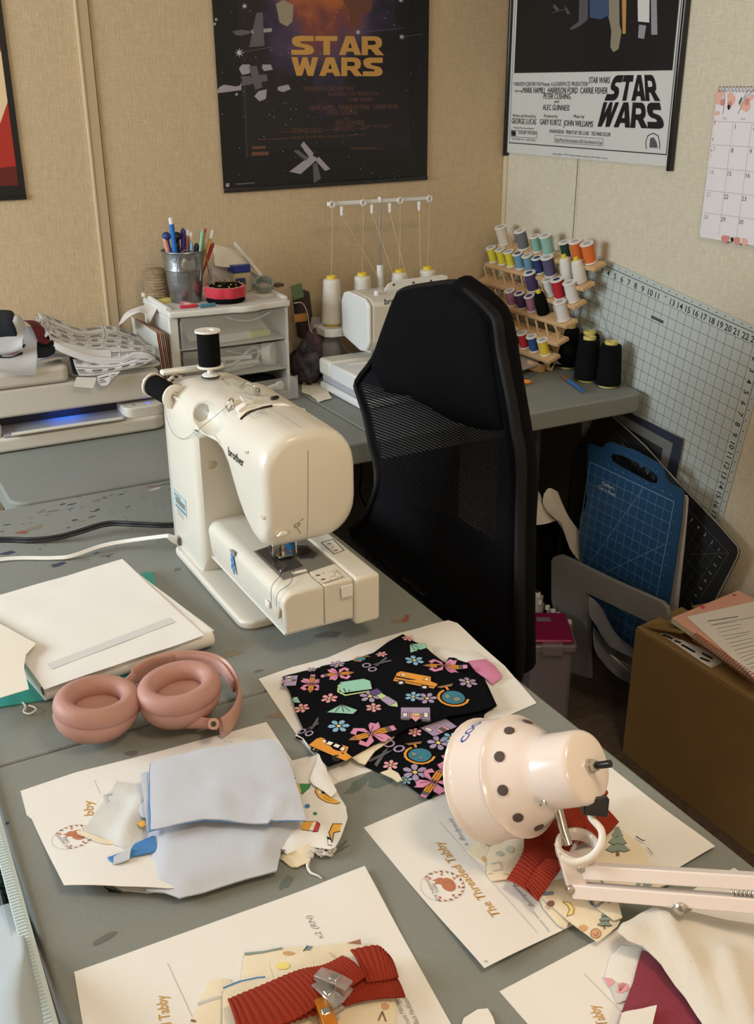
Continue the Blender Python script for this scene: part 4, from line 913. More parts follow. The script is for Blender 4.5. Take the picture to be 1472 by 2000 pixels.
def cream(nm, px, z, prn, par, **k):
    o, S = cloth(nm, px, z, m_cr, par, amp=k.pop('amp', .0015), edge=.002, ew=.008, **k); d = Deco(S, PR); prn(d); d.build('forest_print', o); return o, S
def tree(d, c, r, z, m='pr_sage'):
    x, y = c
    for k, w_ in enumerate((.45, .75, 1.0)):
        yy = y+(k-1)*r*.62; px_poly(d, [(x-r*w_*.2, yy-r*.5), (x+r*w_*.3, yy-r*.5), (x+r*w_, yy+r*.25), (x+r*w_*.55, yy+r*.42), (x+r*w_*.1, yy+r*.3), (x-r*w_*.4, yy+r*.45), (x-r*w_, yy+r*.2)], m, z)
        px_line(d, [(x+r*w_, yy+r*.25), (x+r*w_*.55, yy+r*.42), (x+r*w_*.1, yy+r*.3), (x-r*w_*.4, yy+r*.45), (x-r*w_, yy+r*.2)], .0006, 'pr_black', z)
    px_poly(d, [(x-r*.12, y+r), (x+r*.15, y+r), (x+r*.15, y+r*1.35), (x-r*.15, y+r*1.35)], 'pr_cocoa', z)
z = T+.003
cream('forest_piece', [Zl(255, 1030), Zl(350, 940), Zl(420, 930), Zl(460, 1060), Zl(400, 1130)], z, lambda d: (px_line(d, [Zl(330, 940), Zl(400, 1000), Zl(430, 1005)], .0008, 'pr_black', z), px_poly(d, [Zl(365, 1085), Zl(385, 1075), Zl(405, 1120), Zl(380, 1105)], 'pr_peach', z)), F3)
z = T+.005
cream('pale_piece', [Zl(410, 1060), Zl(440, 1000), Zl(500, 980), Zl(620, 930), Zl(700, 940), Zl(660, 1100), Zl(560, 1230), Zl(440, 1245), Zl(405, 1190)], z, lambda d: (px_poly(d, circ(*Zl(570, 1030), 8, 10, 7), 'pr_faintg', z), px_poly(d, circ(*Zl(500, 1060), 8, 10, 5), 'pr_faintg', z), px_line(d, [Zl(440, 1130), Zl(500, 1120), Zl(510, 1170), Zl(450, 1180)], .0016, 'pr_faint', z), px_line(d, [Zl(420, 1195), Zl(560, 1200)], .001, 'pr_peach', z)), F3)
cream('forest_piece', [Zl(1250, 920), Zl(1350, 860), Zl(1440, 920), Zl(1540, 1020), Zl(1560, 1060), Zl(1540, 1130), Zl(1420, 1230), Zl(1180, 1180), Zl(1150, 1050)], z, lambda d: (tree(d, Zl(1345, 960), 24, z), px_line(d, [Zl(1480, 930), Zl(1520, 960), Zl(1540, 965)], .0012, 'pr_black', z), px_line(d, [Zl(1560, 1010), Zl(1600, 1060)], .0008, 'pr_cocoa', z)), F3)
cream('forest_piece', [(1150, 1660), (1300, 1690), (1310, 1725), (1255, 1742), (1180, 1725)], z, lambda d: (px_poly(d, [(1245, 1722), (1275, 1724), (1270, 1733), (1240, 1732)], 'pr_sage', z), px_line(d, [(1205, 1716), (1215, 1722)], .001, 'pr_cocoa', z), px_line(d, [(1218, 1716), (1228, 1722)], .001, 'pr_bluegrey', z)), F3)
def low(d):
    z = T+.010
    px_line(d, [(1055, 1738), (1062, 1745), (1078, 1745)], .004, 'pr_bluegrey', z); px_poly(d, circ(1075, 1764, 8, 10, 6), 'pr_cocoa', z)
    px_poly(d, [(1098, 1762), (1112, 1764), (1121, 1774), (1118, 1786), (1106, 1789), (1112, 1778), (1108, 1770)], 'pr_butter', z); px_line(d, [(1098, 1762), (1112, 1764), (1121, 1774), (1118, 1786), (1106, 1789), (1112, 1778), (1108, 1770), (1098, 1762)], .0006, 'pr_cocoa', z)
    px_poly(d, circ(1163, 1822, 10, 12, 8), 'pr_peach', z); px_line(d, [(1163+10*cos(a), 1822+8*sin(a)) for a in [2*pi*i/12 for i in range(13)]], .0005, 'pr_cocoa', z); px_line(d, [(1158, 1822), (1163, 1827), (1168, 1820)], .0006, 'pr_cocoa', z)
    px_poly(d, circ(1138, 1812, 9, 10, 6), 'pr_peach', z); tree(d, (1180, 1795), 14, z); px_poly(d, circ(1160, 1762, 9, 10, 8), 'pr_bluegrey', z)
cream('forest_piece', [(1050, 1745), (1075, 1733), (1110, 1745), (1115, 1790), (1105, 1812), (1090, 1805), (1060, 1770)], T+.006, lambda d: None, F3, seed=3)
cream('forest_piece', [(1056, 1748), (1080, 1718), (1110, 1712), (1140, 1735), (1212, 1795), (1205, 1808), (1168, 1836), (1120, 1805)], T+.010, low, F3, seed=5)
cream('forest_piece', [(1130, 1728), (1160, 1722), (1205, 1745), (1215, 1790), (1200, 1795), (1165, 1770)], T+.014, lambda d: (px_line(d, [(1152, 1752), (1168, 1748), (1178, 1762), (1162, 1770), (1152, 1752)], .0018, 'pr_bluegrey', T+.014), px_line(d, [(1186, 1752), (1194, 1756), (1190, 1764), (1184, 1760), (1186, 1752)], .0008, 'pr_cocoa', T+.014)), F3, seed=7)
rib('ribbed_cuff', [Zl(548, 1245), Zl(665, 1050), Zl(690, 900), Zl(840, 800), Zl(990, 690)], [Zl(770, 1400), Zl(870, 1260), Zl(940, 1160), Zl(1010, 1020), Zl(1110, 860)], T+.014, F3, sag=.003, lab='rust-red ribbed cuff lying on the cream pieces')
rib('ribbed_cuff', [Zl(960, 760), Zl(1080, 700), Zl(1240, 600)], [Zl(1080, 960), Zl(1180, 830), Zl(1280, 622)], T+.010, F3, sag=.002)
rib('ribbed_cuff', [Zl(1060, 1000), Zl(1130, 850), Zl(1220, 700)], [Zl(1200, 970), Zl(1290, 900), Zl(1352, 830)], T+.0085, F3, sag=.002)
rib('ribbed_cuff', [Zl(690, 1290), Zl(760, 1180), Zl(830, 1100)], [Zl(770, 1400), Zl(870, 1260), Zl(960, 1130)], T+.020, F3, sag=.001)

def Zb(x, y): return (140+x/1.7116, 1690+y/1.7116)
F4 = thing('cut_fabric_set', 'cream print fabric pieces with clipped rust-red ribbed cuffs, at the bottom edge', 'fabric', tuple(P(620, 1950).xy)+(T,))
z = T+.003
cream('forest_piece', [Zb(395, 520), Zb(460, 380), Zb(520, 372), Zb(560, 420), Zb(500, 640), Zb(380, 640)], z, lambda d: (px_line(d, [Zb(400, 515), Zb(412, 520)], .002, 'pr_cocoa', z), px_line(d, [Zb(425, 460), Zb(490, 440)], .003, 'pr_faint', z)), F4, seed=2)
z = T+.005
cream('pale_piece', [Zb(575, 295), Zb(700, 272), Zb(800, 268), Zb(920, 255), Zb(972, 262), Zb(1060, 330), Zb(1085, 470), Zb(1060, 640), Zb(560, 640), Zb(560, 400)], z, lambda d: (px_line(d, [Zb(580, 292), Zb(640, 288), Zb(700, 278)], .0026, 'pr_sage', z), px_poly(d, circ(*Zb(725, 296), 12, 10, 4), 'pr_peach', z), px_poly(d, [Zb(780, 285), Zb(790, 268), Zb(806, 268), Zb(796, 285)], 'pr_bluegrey', z), px_line(d, [Zb(775, 288), Zb(788, 268)], .001, 'pr_black', z), px_poly(d, [Zb(920, 258), Zb(965, 245), Zb(968, 262)], 'pr_brown', z)), F4, seed=4)
z = T+.008
cream('forest_piece', [Zb(505, 420), Zb(560, 390), Zb(640, 375), Zb(665, 372), Zb(690, 400), Zb(690, 640), Zb(500, 640)], z, lambda d: px_line(d, [Zb(508, 412), Zb(560, 388), Zb(620, 374), Zb(645, 372)], .0016, 'pr_blue', z), F4, seed=6)
z = T+.006
cream('forest_piece', [Zb(900, 470), Zb(1000, 440), Zb(1060, 440), Zb(1075, 480), Zb(1060, 620), Zb(860, 620)], z, lambda d: (px_line(d, [Zb(1025, 520), Zb(1038, 490), Zb(1050, 520)], .0012, 'pr_cocoa', z), px_poly(d, circ(*Zb(1048, 470), 8, 10, 7), 'pr_peach', z)), F4, seed=8)
cream('pale_piece', [Zb(660, 320), Zb(760, 290), Zb(850, 280), Zb(900, 330), Zb(760, 400), Zb(680, 380)], T+.008, lambda d: px_poly(d, circ(*Zb(705, 335), 14, 10, 8), 'pr_butter', T+.008), F4, seed=9)
rib('ribbed_cuff', [Zb(930, 285), Zb(1020, 270), Zb(1055, 300)], [Zb(985, 395), Zb(1050, 385), Zb(1092, 376)], T+.014, F4, sag=.004)
rib('ribbed_cuff', [Zb(560, 520), Zb(760, 430), Zb(960, 360), Zb(1080, 370)], [Zb(690, 545), Zb(880, 480), Zb(1000, 450), Zb(1112, 440)], T+.010, F4, sag=.002)
rib('ribbed_cuff', [Zb(520, 450), Zb(640, 400), Zb(760, 350), Zb(840, 335), Zb(905, 303)], [Zb(560, 575), Zb(740, 520), Zb(850, 450), Zb(930, 410), Zb(985, 372)], T+.018, F4, sag=.004, lab='rust-red ribbed cuff on top')
m_clear = mat('clear_plastic', (235, 232, 228), .08, trans=.85, ior=1.4)
m_amber = mat('amber_plastic', (232, 150, 40), .15, trans=.6)
def clip(lab, c, ang, m):
    Mx = Matrix.Translation(c)@Matrix.Rotation(ang, 4, 'Z')
    t = thing('sewing_clip', lab, 'clip', tuple(c), M=Mx, group=None)
    for s_, nm in ((1, 'upper_jaw'), (-1, 'lower_jaw')):
        m_ = MB(Mx); pr = [(-.016, .0005+.003*s_), (-.006, .0035*s_+.0005*s_), (.004, .0025*s_), (.015, .0006*s_), (.015, .0022*s_), (.004, .0045*s_), (-.006, .0058*s_), (-.016, .0055*s_)]
        m_.prism(pr, -.0055, .0055, lambda a, b, c_: Vector((a, c_, b+.006))).build(nm, m, t, bevel=.0005)
    MB(Mx).box((-.002, 0, .006), (.007, .0075, .0128)).build('spring', m_steel, t, bevel=.001)
    return t
clip('clear sewing clip gripping the upper red cuff', P(650, 1935, T+.018)+Vector((0, 0, .004)), radians(118), m_clear)
clip('clear sewing clip with a grey spring below the upper clip on the red cuffs', P(640, 1962, T+.012)+Vector((0, 0, .004)), radians(100), m_clear)
MBo = clip('orange sewing clip on the cream fabric at the bottom edge', P(636, 1992, T+.012), radians(80), m_amber)
# ---- white knit and maroon fabric
m_kn = mat('knit_white', (214, 208, 198), .9, bump=.4, bscale=700, sheen=.3)
F5 = thing('fabric_bundle', 'white knit cloth draped over maroon fabric at the bottom right corner', 'fabric', tuple(P(1350, 1900).xy)+(T,))
cloth('white_scrap', [(1180, 1910), (1190, 1870), (1212, 1845), (1260, 1850), (1300, 1900), (1260, 1960), (1230, 1975), (1225, 1930), (1200, 1925)], T+.004, m_wf, F5, amp=.002, edge=.003, ew=.01)
q, S = cloth('printed_scrap', [(1176, 1908), (1198, 1910), (1222, 1908), (1236, 1915), (1228, 1950), (1205, 1960), (1190, 1925)], T+.003, m_pale, F5, amp=.001)
d = Deco(S, PR); px_poly(d, [(1177, 1909), (1196, 1913), (1200, 1918), (1190, 1928)], 'pr_rose', T+.003)
px_poly(d, [(1204, 1938), (1206, 1924), (1216, 1918), (1228, 1924), (1226, 1934), (1214, 1940)], 'pr_rose', T+.003)
for k in range(4): px_line(d, [(1210, 1937), (1208+5*k, 1921)], .0004, 'pr_cocoa', T+.003)
d.build('shell_print', q)
cloth('maroon_piece', [(1253, 1853), (1235, 1920), (1212, 1980), (1205, 2040), (1440, 2060), (1420, 1960), (1330, 1880)], T+.008, mat('felt_maroon', (128, 28, 52), .9, bump=.4, bscale=800, sheen=.3), F5, amp=.0015, edge=.003, ew=.01, lab='maroon fabric piece', round_=False)
cloth('pale_piece', [(1214, 1978), (1240, 1972), (1282, 1962), (1275, 2000), (1262, 2040), (1200, 2040)], T+.012, m_wf, F5, amp=.001)
cloth('knit_drape', [(1204, 1822), (1216, 1803), (1245, 1786), (1262, 1778), (1285, 1770), (1340, 1772), (1420, 1790), (1520, 1800), (1560, 1900), (1540, 2080), (1400, 2080), (1372, 1985), (1330, 1925), (1290, 1880), (1255, 1850), (1225, 1838)], T+.022, m_kn, F5, z=T+.026, amp=.004, fr=9, edge=.016, ew=.025, thick=.002, seed=31,
      ridges=[((1285, 1775), (1400, 1990), .006, .007), ((1215, 1820), (1300, 1870), .012, .006), ((1420, 1870), (1460, 2000), .01, .006), ((1262, 1785), (1225, 1815), .012, .004)])
# ---------------------------------------------------------------- desk lamp
m_lamp = mat('lamp_enamel', (232, 220, 214), .22, coat=.4)
m_lin = mat('lamp_inner', (226, 222, 214), .4)
m_hole = mat('dark_hole', (84, 74, 70), .9)
RC, CC = PD(948, 1524, 1.0), PD(1150, 1497, .915)
Lx = (CC-RC).length; axd = (CC-RC).normalized()
DL = thing('desk_lamp', 'white swing-arm desk lamp with perforated round shade reaching over the cream and red fabric', 'lamp', (-.98, -2.12, T))
rr = .0575
prof = [(rr+.0015, 0), (rr+.0025, .002), (rr+.0008, .004), (rr-.001, .006), (rr-.0015, .040), (rr-.003, .042), (rr-.0005, .046), (rr-.004, .049), (rr-.007, .054), (rr-.013, .066), (.0385, .075), (.035, .080), (.034, .085), (.0335, Lx-.006), (.0315, Lx-.002), (.028, Lx), (.004, Lx+.0004)]
MB().lathe(prof, RC, axd, 48, caps=False).build('lamp_shade', m_lamp, DL, smooth=50)
MB().lathe([(rr-.0005, .001), (rr-.004, .042), (rr-.010, .056), (.034, .072), (.030, Lx-.004), (.001, Lx-.004)], RC, axd, 40, caps=False).build('shade_lining', m_lin, DL, smooth=60)
MB().lathe([(.001, .07), (.013, .068), (.02, .05), (.017, .03), (.001, .022)], RC, axd, 20).build('light_bulb', mat('bulb_frost', (236, 234, 226), .3), DL)
MB().tube([RC+axd*.0015+v for v in [basis(axd)[0]*(rr+.0012)*cos(t)+basis(axd)[1]*(rr+.0012)*sin(t) for t in [2*pi*i/40 for i in range(40)]]], .0016, 8, closed=True).build('rim_bead', m_lamp, DL)
# vent holes on the sloping ring
a_, b_ = basis(axd)
def ringpt(t, z, r): return RC+axd*z+(a_*cos(t)+b_*sin(t))*r
best = []
for k in range(10):
    t = 2*pi*k/10+.12
    c = ringpt(t, .060, rr-.0095); n = (ringpt(t, .060+.010, rr-.004)-RC-axd*.052).normalized(); 
    nn = ((a_*cos(t)+b_*sin(t))*.85+axd*.5).normalized()
    MB().lathe([(.0048, -.0010), (.0050, .0006), (.0043, .0009), (.0001, .0006)], c, nn, 16).build('vent_hole', m_hole, DL)
# switch
sw = CC+axd*.0
MB().lathe([(.0072, 0), (.0072, .003), (.0055, .0035), (.0055, .008), (.004, .0085)], sw, axd, 6).build('switch_nut', m_steel, DL)
MB().tube([sw+axd*.008, sw+axd*.022+RT*.001], .0034, 10).build('switch_knob', m_black, DL)
# maker lettering on the shade
dl = Deco(lambda x, y, l: ringpt(TH+x, .0+y, rr-.0012+l), ['logo_blue'] if mat('logo_blue', (40, 74, 168), .4) else 0)
want = (PD(905, 1446, .98)-RC); TH = atan2(want.dot(b_), want.dot(a_)) if True else 0
v_, f_ = text_tris('COO', 1, .02, .2, 'LEFT')
dl.mb.add([ringpt(TH+.16-x*.26, .016+y*.013, rr-.0010) for x, y in v_], f_, 0); dl.build('maker_lettering', DL)
# stem, bracket, arms
J = PD(1127, 1653, .930)
MB().tube([PD(1088, 1572, .94), PD(1100, 1620, .938), PD(1110, 1650, .935)], .0042, 12).build('metal_stem', m_steel, DL)
MB().lathe([(.0001, 0), (.0038, 0), (.0038, .003), (.002, .0045)], PD(1060, 1569, .905), -FW, 10).build('screw', m_steel, DL)
bx = PD(1160, 1570, .918); MB().box(bx, (.022, .020, .017), R=Matrix((RT, FW, UP)).transposed()@Matrix.Rotation(.1, 3, 'Y')).build('cord_block', m_black, DL, bevel=.0015)
MB().tube(spline([bx-UP*.006, PD(1154, 1596, .915), PD(1174, 1622, .908), PD(1172, 1650, .904), PD(1152, 1674, .904), PD(1120, 1684, .906), PD(1095, 1674, .908)], 6), .0033, 10).build('lamp_cord', m_white, DL)
MB().lathe([(.0165, -.010), (.0195, -.0065), (.0202, -.001), (.0198, .003), (.0175, .0045), (.0150, .002), (.0145, -.008)], J, (UP*.85-FW*.5-RT*.05), 28, caps=False).build('swivel_ring', m_lamp, DL)
br = [(1086, 1655), (1110, 1672), (1145, 1682), (1152, 1700), (1146, 1730), (1130, 1748), (1118, 1750), (1108, 1735)]
pl = [(PD(*q, .918)) for q in br]; pk_ = [p+FW*.016 for p in pl]
MB().loft([pl, pk_]).build('bracket', m_lamp, DL, bevel=.0015)
for q in ((1135, 1695), (1115, 1737)): MB().lathe([(.0045, -.001), (.0045, .001), (.003, .003), (.0005, .0032)], PD(*q, .918), -FW, 14).build('bolt', m_steel, DL)
def arm(p0, p1, w=.0127):
    d_ = (p1-p0).normalized(); u_ = (UP-d_*UP.dot(d_)).normalized(); n_ = d_.cross(u_); m_ = MB()
    m_.loft([[p+u_*w/2*a+n_*w/2*b for a, b in ((-1, -1), (1, -1), (1, 1), (-1, 1))] for p in (p0, p1)]); return m_
E1a, E1b = PD(1140, 1700, .922), PD(1120, 1738, .922)
G1, G2 = PD(1472, 1721, .86), PD(1472, 1766, .86)
e1 = E1a+(G1-E1a)*1.75; e2 = E1b+(G2-E1b)*1.75
arm(E1a, e1).build('upper_bar', m_lamp, DL, bevel=.0012); arm(E1b, e2).build('lower_bar', m_lamp, DL, bevel=.0012)
MB().lathe([(.0052, 0), (.0052, .016), (.003, .0175)], PD(1345, 1765, .885)-RT*.0, (-RT*.78-UP*.1-FW*.62), 12).build('end_bolt', m_steel, DL)
s0 = E1a.lerp(E1b, .55)+(e1-E1a)*.52; s1 = E1a.lerp(E1b, .5)+(e1-E1a)*.9; N_ = 170; sd = (s1-s0); sa, sb_ = basis(sd)
MB().tube([s0+sd*(i/N_)+(sa*cos(i*1.05)+sb_*sin(i*1.05))*.0032 for i in range(N_)], .0007, 4).build('tension_spring', m_steel, DL)
el = (e1+e2)/2; base = Vector((el.x+.02, el.y, T))
MB().box(el, (.03, .03, .07), R=Matrix((RT, FW, UP)).transposed()).build('elbow', m_lamp, DL, bevel=.004)
MB().tube([el, Vector((el.x+.015, el.y, (el.z+T)/2+.01)), Vector((el.x+.02, el.y, T))], .007, 10).build('post', m_lamp, DL)
MB().lathe([(.03, 0), (.03, .008), (.01, .012)], (el.x+.02, el.y, T+.0005), (0, 0, 1), 20).build('foot_plate', m_lamp, DL)

# ---------------------------------------------------------------- mesh-back desk chair
m_ch = mat('chair_fabric_black', (14, 14, 17), .95, spec=.1, bump=.5, bscale=900)
m_chf = mat('chair_frame_black', (14, 14, 16), .6, spec=.25)
m_cords = mat('chair_mesh_black', (14, 15, 21), .8, spec=.15)
CH = thing('desk_chair', 'tall black office chair with mesh back and padded headrest between the two tables', 'chair', (-.86, -1.0, 0))
def XC(y, z): return -.835-.075*max(0, (1.14-z))*0+(.0)-.05*math.exp(-((z-.68)/.14)**2)+.0
def cpt(px, py, dx=0.):
    x = -.85
    for _ in range(5): q = PX(px, py, x); x = XC(q.y, q.z)+dx
    return PX(px, py, x)
out = [(700, 745), (733, 700), (752, 650), (771, 600), (785, 573), (799, 565), (840, 558), (888, 553), (905, 560), (935, 585), (962, 612), (972, 632), (978, 680), (988, 730), (1000, 790), (1008, 840), (1016, 880), (1018, 930), (1016, 1000), (1015, 1080), (1014, 1160), (1014, 1300), (985, 1330), (860, 1210), (694, 1052), (716, 1010), (738, 950), (736, 900), (728, 870), (716, 810), (703, 770)]
fr_ = [cpt(*q) for q in out]
top_i = out.index((694, 1052))
ring = spline(fr_, 3, True)
MB().tube(ring, .01, 8, closed=True, flat=(.010, .0065), up=(1, 0, 0)).build('back_frame', m_chf, CH)
# outer bolster along the near side of the back
bol = [cpt(905, 556, .01), cpt(940, 582, .015), cpt(968, 612, .02), cpt(980, 650, .022), cpt(988, 700, .022), cpt(1000, 770, .022), cpt(1012, 840, .022), cpt(1020, 890, .022), cpt(1022, 940, .022), cpt(1020, 1010, .022), cpt(1019, 1100, .022), cpt(1018, 1200, .022), cpt(1020, 1300, .022)]
MB().tube(spline(bol, 4), .02, 12, flat=(.024, .016), up=(1, 0, 0)).build('side_bolster', m_ch, CH)
# stretched cords of the mesh back: open net seen as many thin strips
yz = [(p.y, p.z) for p in ring]
def span(z):
    ys = []
    for i in range(len(yz)):
        (y1_, z1_), (y2_, z2_) = yz[i], yz[(i+1) % len(yz)]
        if (z1_ > z) != (z2_ > z): ys.append(y1_+(z-z1_)*(y2_-y1_)/(z2_-z1_))
    return (min(ys), max(ys)) if len(ys) >= 2 else None
zl, zh = min(z for _, z in yz), max(z for _, z in yz)
cords = MB(); n_c = 0
z = zl+.006
while z < .985:
    s_ = span(z)
    if s_:
        pts_ = []
        for k in range(7):
            t = k/6; y = s_[0]+(s_[1]-s_[0])*t; zz_ = z+.010*sin(pi*t)*(1 if z < .9 else 1); pts_.append(Vector((XC(y, zz_)+.012*sin(pi*t), y, zz_)))
        cords.tube(pts_, .001, 4, flat=(.0008, .00222), up=(1, 0, 0)); n_c += 1
    z += .0046
cords.build('mesh_strands', m_cords, CH)['kind'] = 'stuff'
# dense lower lining and headrest pad
def pad(nm, pts, x0, th, m, grid=.02, bul=.02):
    pl_ = [(q.y, q.z) for q in (cpt(*a) for a in pts)]; v, f = tri(dens(pl_, grid), grid); n = len(v); mb = MB()
    def bx_(y, z): d_ = edged((y, z), pl_); return bul*min(1, d_/.03)**.6
    fr1 = [Vector((XC(p.x, p.y)+x0-bx_(p.x, p.y), p.x, p.y)) for p in v]; bk1 = [Vector((XC(p.x, p.y)+x0+th, p.x, p.y)) for p in v]
    fs = [tuple(t) for t in f]; mb.add(fr1+bk1, fs+[tuple(i+n for i in reversed(t)) for t in fs]+[((i+1) % NB, i, i+n, (i+1) % NB+n) for NB in [len(dens(pl_, grid))] for i in range(NB)])
    return mb.build(nm, m, CH, smooth=60)
pad('headrest_pad', [(779, 568), (795, 560), (840, 554), (886, 552), (935, 592), (955, 630), (962, 680), (970, 740), (978, 800), (980, 835), (960, 840), (930, 836), (890, 822), (850, 800), (800, 772), (755, 765), (728, 715), (750, 655), (764, 600)], -.004, .03, m_ch, bul=.016)
pad('lumbar_panel', [(738, 1020), (780, 985), (850, 1010), (930, 1060), (1005, 1110), (1010, 1300), (985, 1320), (860, 1205), (704, 1058)], .020, .012, m_ch, bul=.004)
MB().prism(rrect(-1.30, -1.235, -.80, -.79, .07), .40, .475).build('seat', m_ch, CH, bevel=.02, seg=3)
MB().box((-.81, -1.02, .46), (.05, .10, .16)).build('back_bracket', m_chf, CH, bevel=.008)
MB().box((-.800, -1.295, .51), (.07, .05, .10)).build('seat_corner', m_chf, CH, bevel=.015) if 0 else None
MB().cyl((-1.04, -1.01, .10), (-1.04, -1.01, .40), .028, .022).build('gas_column', m_chf, CH)
for k in range(5):
    a = 2*pi*k/5+.3; e = Vector((-1.04+.27*cos(a), -1.01+.27*sin(a), .075))
    MB().tube([(-1.04, -1.01, .10), e], [.024, .015], 8).build('base_spoke', m_chf, CH)
    MB().cyl(e+Vector((.012*sin(a), -.012*cos(a), -.048)), e+Vector((-.012*sin(a), .012*cos(a), -.048)), .0265, n=14).build('castor', m_black, CH)
    MB().cyl(e+Vector((0, 0, -.04)), e, .006, n=8).build('castor_stem', m_chf, CH)
# ---------------------------------------------------------------- patches: cloth or paper through rows of measured points
def patch(nm, rows, m, parent=None, k=4, solid=.0012, amp=.002, fr=25, seed=0, lab=None, smooth=80, loc=None):
    """rows: (depth plane y, [photo points]); a smooth surface through them, gently crumpled"""
    g = [spline([PY(*q, Y) if not isinstance(q, Vector) else q for q in pts], k) for Y, pts in rows]
    n = min(len(r) for r in g); g = [r[:n] for r in g]; cols = [spline([r[i] for r in g], k) for i in range(n)]
    R_n = len(cols[0]); vs = [c[j]+Vector((nz(c[j].x*fr, c[j].z*fr, seed), nz(c[j].x*fr, c[j].z*fr+9, seed), nz(c[j].x*fr, c[j].y*fr+3, seed)))*amp for c in cols for j in range(R_n)]
    fs = [(i*R_n+j, (i+1)*R_n+j, (i+1)*R_n+j+1, i*R_n+j+1) for i in range(n-1) for j in range(R_n-1)]
    mb = MB(); mb.add(vs, fs); o = mb.build(nm, m, parent, smooth=smooth, solid=solid, label=lab, loc=loc)
    def S(u, v, l=0.):
        x = min(max(u, 0), .9999)*(n-1); y = min(max(v, 0), .9999)*(R_n-1); i, j = int(x), int(y); a, b = x-i, y-j
        p00, p10, p01, p11 = vs[i*R_n+j], vs[(i+1)*R_n+j], vs[i*R_n+j+1], vs[(i+1)*R_n+j+1]
        p = p00*(1-a)*(1-b)+p10*a*(1-b)+p01*(1-a)*b+p11*a*b; nn = (p10-p00).cross(p01-p00)
        if nn.length < 1e-12: return p
        nn.normalize()
        if nn.dot(CAM-p) < 0: nn = -nn
        return p+nn*(l+.0006+(solid))
    return o, S
# ---------------------------------------------------------------- printer
m_pr = mat('printer_shell', (206, 202, 192), .5, bump=.1, bscale=900)
m_prd = mat('printer_dark', (40, 44, 54), .4)
PRN = thing('printer', 'light grey inkjet printer with blue glow in its paper slot, on the back table', 'printer', (-1.36, -.2, T))
xr_ = -1.118
def rp(nm, x0, y0, x1, y1, z0, z1, r, m, bv=.004, par=PRN): return MB().prism(rrect(x0, y0, x1, y1, r), z0, z1).build(nm, m, par, smooth=35, bevel=bv, seg=3)
rp('base_body', -1.62, -.365, xr_, -.10, T+.002, .772, .03, m_pr, .006)
rp('upper_body', -1.62, -.330, xr_+.006, -.075, .803, .862, .022, m_pr, .006)
MB().box((-1.37, -.19, .787), (.47, .20, .034)).build('inner_body', m_prd, PRN)
for a, b in ((-1.62, -1.455), (-1.205, xr_)): rp('slot_cheek', a, -.357, b, -.11, .771, .795, .018, m_pr, .003)
MB().prism([(-1.455, -.362), (-1.205, -.362), (-1.205, -.10), (-1.455, -.10)], .7725, .7775).build('output_tray', mat('tray_grey', (150, 152, 156), .3), PRN, bevel=.001)
MB().tube([(-1.44, -.3655, .779), (-1.38, -.3675, .780), (-1.27, -.3675, .780), (-1.215, -.3655, .779)], .005, 10, flat=(.0032, .007), up=(0, 0, 1)).build('tray_stop', m_pr, PRN)
m_led = mat('slot_glow', (40, 120, 255), .5, emit=9); m_led2 = mat('led_blue', (60, 60, 255), .5, emit=5)
MB().box((-1.318, -.300, .8025), (.062, .020, .0012)).build('slot_light', m_led, PRN)
MB().lathe([(.0001, 0), (.0035, 0), (.0035, .0012), (.002, .0018)], (-1.148, -.335, .795), n=14).build('power_light', m_led2, PRN)
MB().lathe([(.0001, 0), (.0035, 0), (.0035, .0008)], (-1.180, -.335, .795), n=14).build('power_button', m_grey, PRN)
rp('scanner_lid', -1.62, -.335, -1.306, -.09, .8635, .898, .016, m_pr, .008)
rp('document_tray', -1.298, -.300, xr_+.02, -.10, .8625, .868, .02, m_pr, .002)
d = Deco(lambda a, b, l: Vector((a, -.3306-l, b)), ['print_grey']); d.text('printer', -1.16, .848, .008, 'print_grey'); 
# ---- cloths heaped on the printer
m_jer = mat('jersey_grey', (188, 188, 190), .9, bump=.3, bscale=900, sheen=.2); m_nav = mat('jersey_navy', (28, 34, 44), .95, bump=.3, bscale=900)
m_tx = mat('cotton_textprint', (222, 224, 228), .85, bump=.3, bscale=900)
HT = thing('text_print_fabric', 'crumpled white fabric printed all over with boxes of black text, on the printer', 'fabric', (-1.25, -.22, .868))
def textgrid(S, nu, nv, par, u0=0., u1=1., v0=0., v1=1.):
    d = Deco(S, ['print_black', 'print_grey'])
    for i in range(nu+1): d.line([(u0+(u1-u0)*i/nu, v0+(v1-v0)*t) for t in (0, .34, .67, 1)], .003, 'print_grey')
    for j in range(nv+1): d.line([(u0+(u1-u0)*t/10, v0+(v1-v0)*j/nv) for t in range(11)], .008, 'print_grey')
    for i in range(nu):
        for j in range(nv):
            for k in range(3):
                w_ = random.uniform(.35, .7); a = u0+(u1-u0)*(i+.12+random.uniform(0, .1))/nu; b = v0+(v1-v0)*(j+.25+.16*k)/nv
                d.line([(a, b), (a+(u1-u0)*w_/nu, b)], .055*(v1-v0)/nv, 'print_black')
    d.build('text_print', par)
o, S = patch('top_fold', [(-.10, [(74, 612), (110, 622), (150, 640), (200, 636), (235, 640), (265, 655), (290, 664)]), (-.18, [(84, 628), (118, 645), (160, 660), (205, 655), (240, 660), (272, 670), (300, 676)]), (-.26, [(92, 645), (125, 660), (165, 668), (203, 670), (238, 672), (272, 676), (304, 684)]), (-.30, [(97, 660), (128, 672), (165, 681), (203, 681), (238, 684), (272, 690), (303, 690)])], m_tx, HT, amp=.004, seed=1)
textgrid(S, 8, 4, o)
o, S = patch('rolled_corner', [(-.12, [(72, 622), (82, 614), (92, 620)]), (-.20, [(76, 640), (88, 630), (100, 636)]), (-.28, [(90, 660), (100, 652), (112, 658)])], m_tx, HT, amp=.003, seed=4); textgrid(S, 3, 3, o)
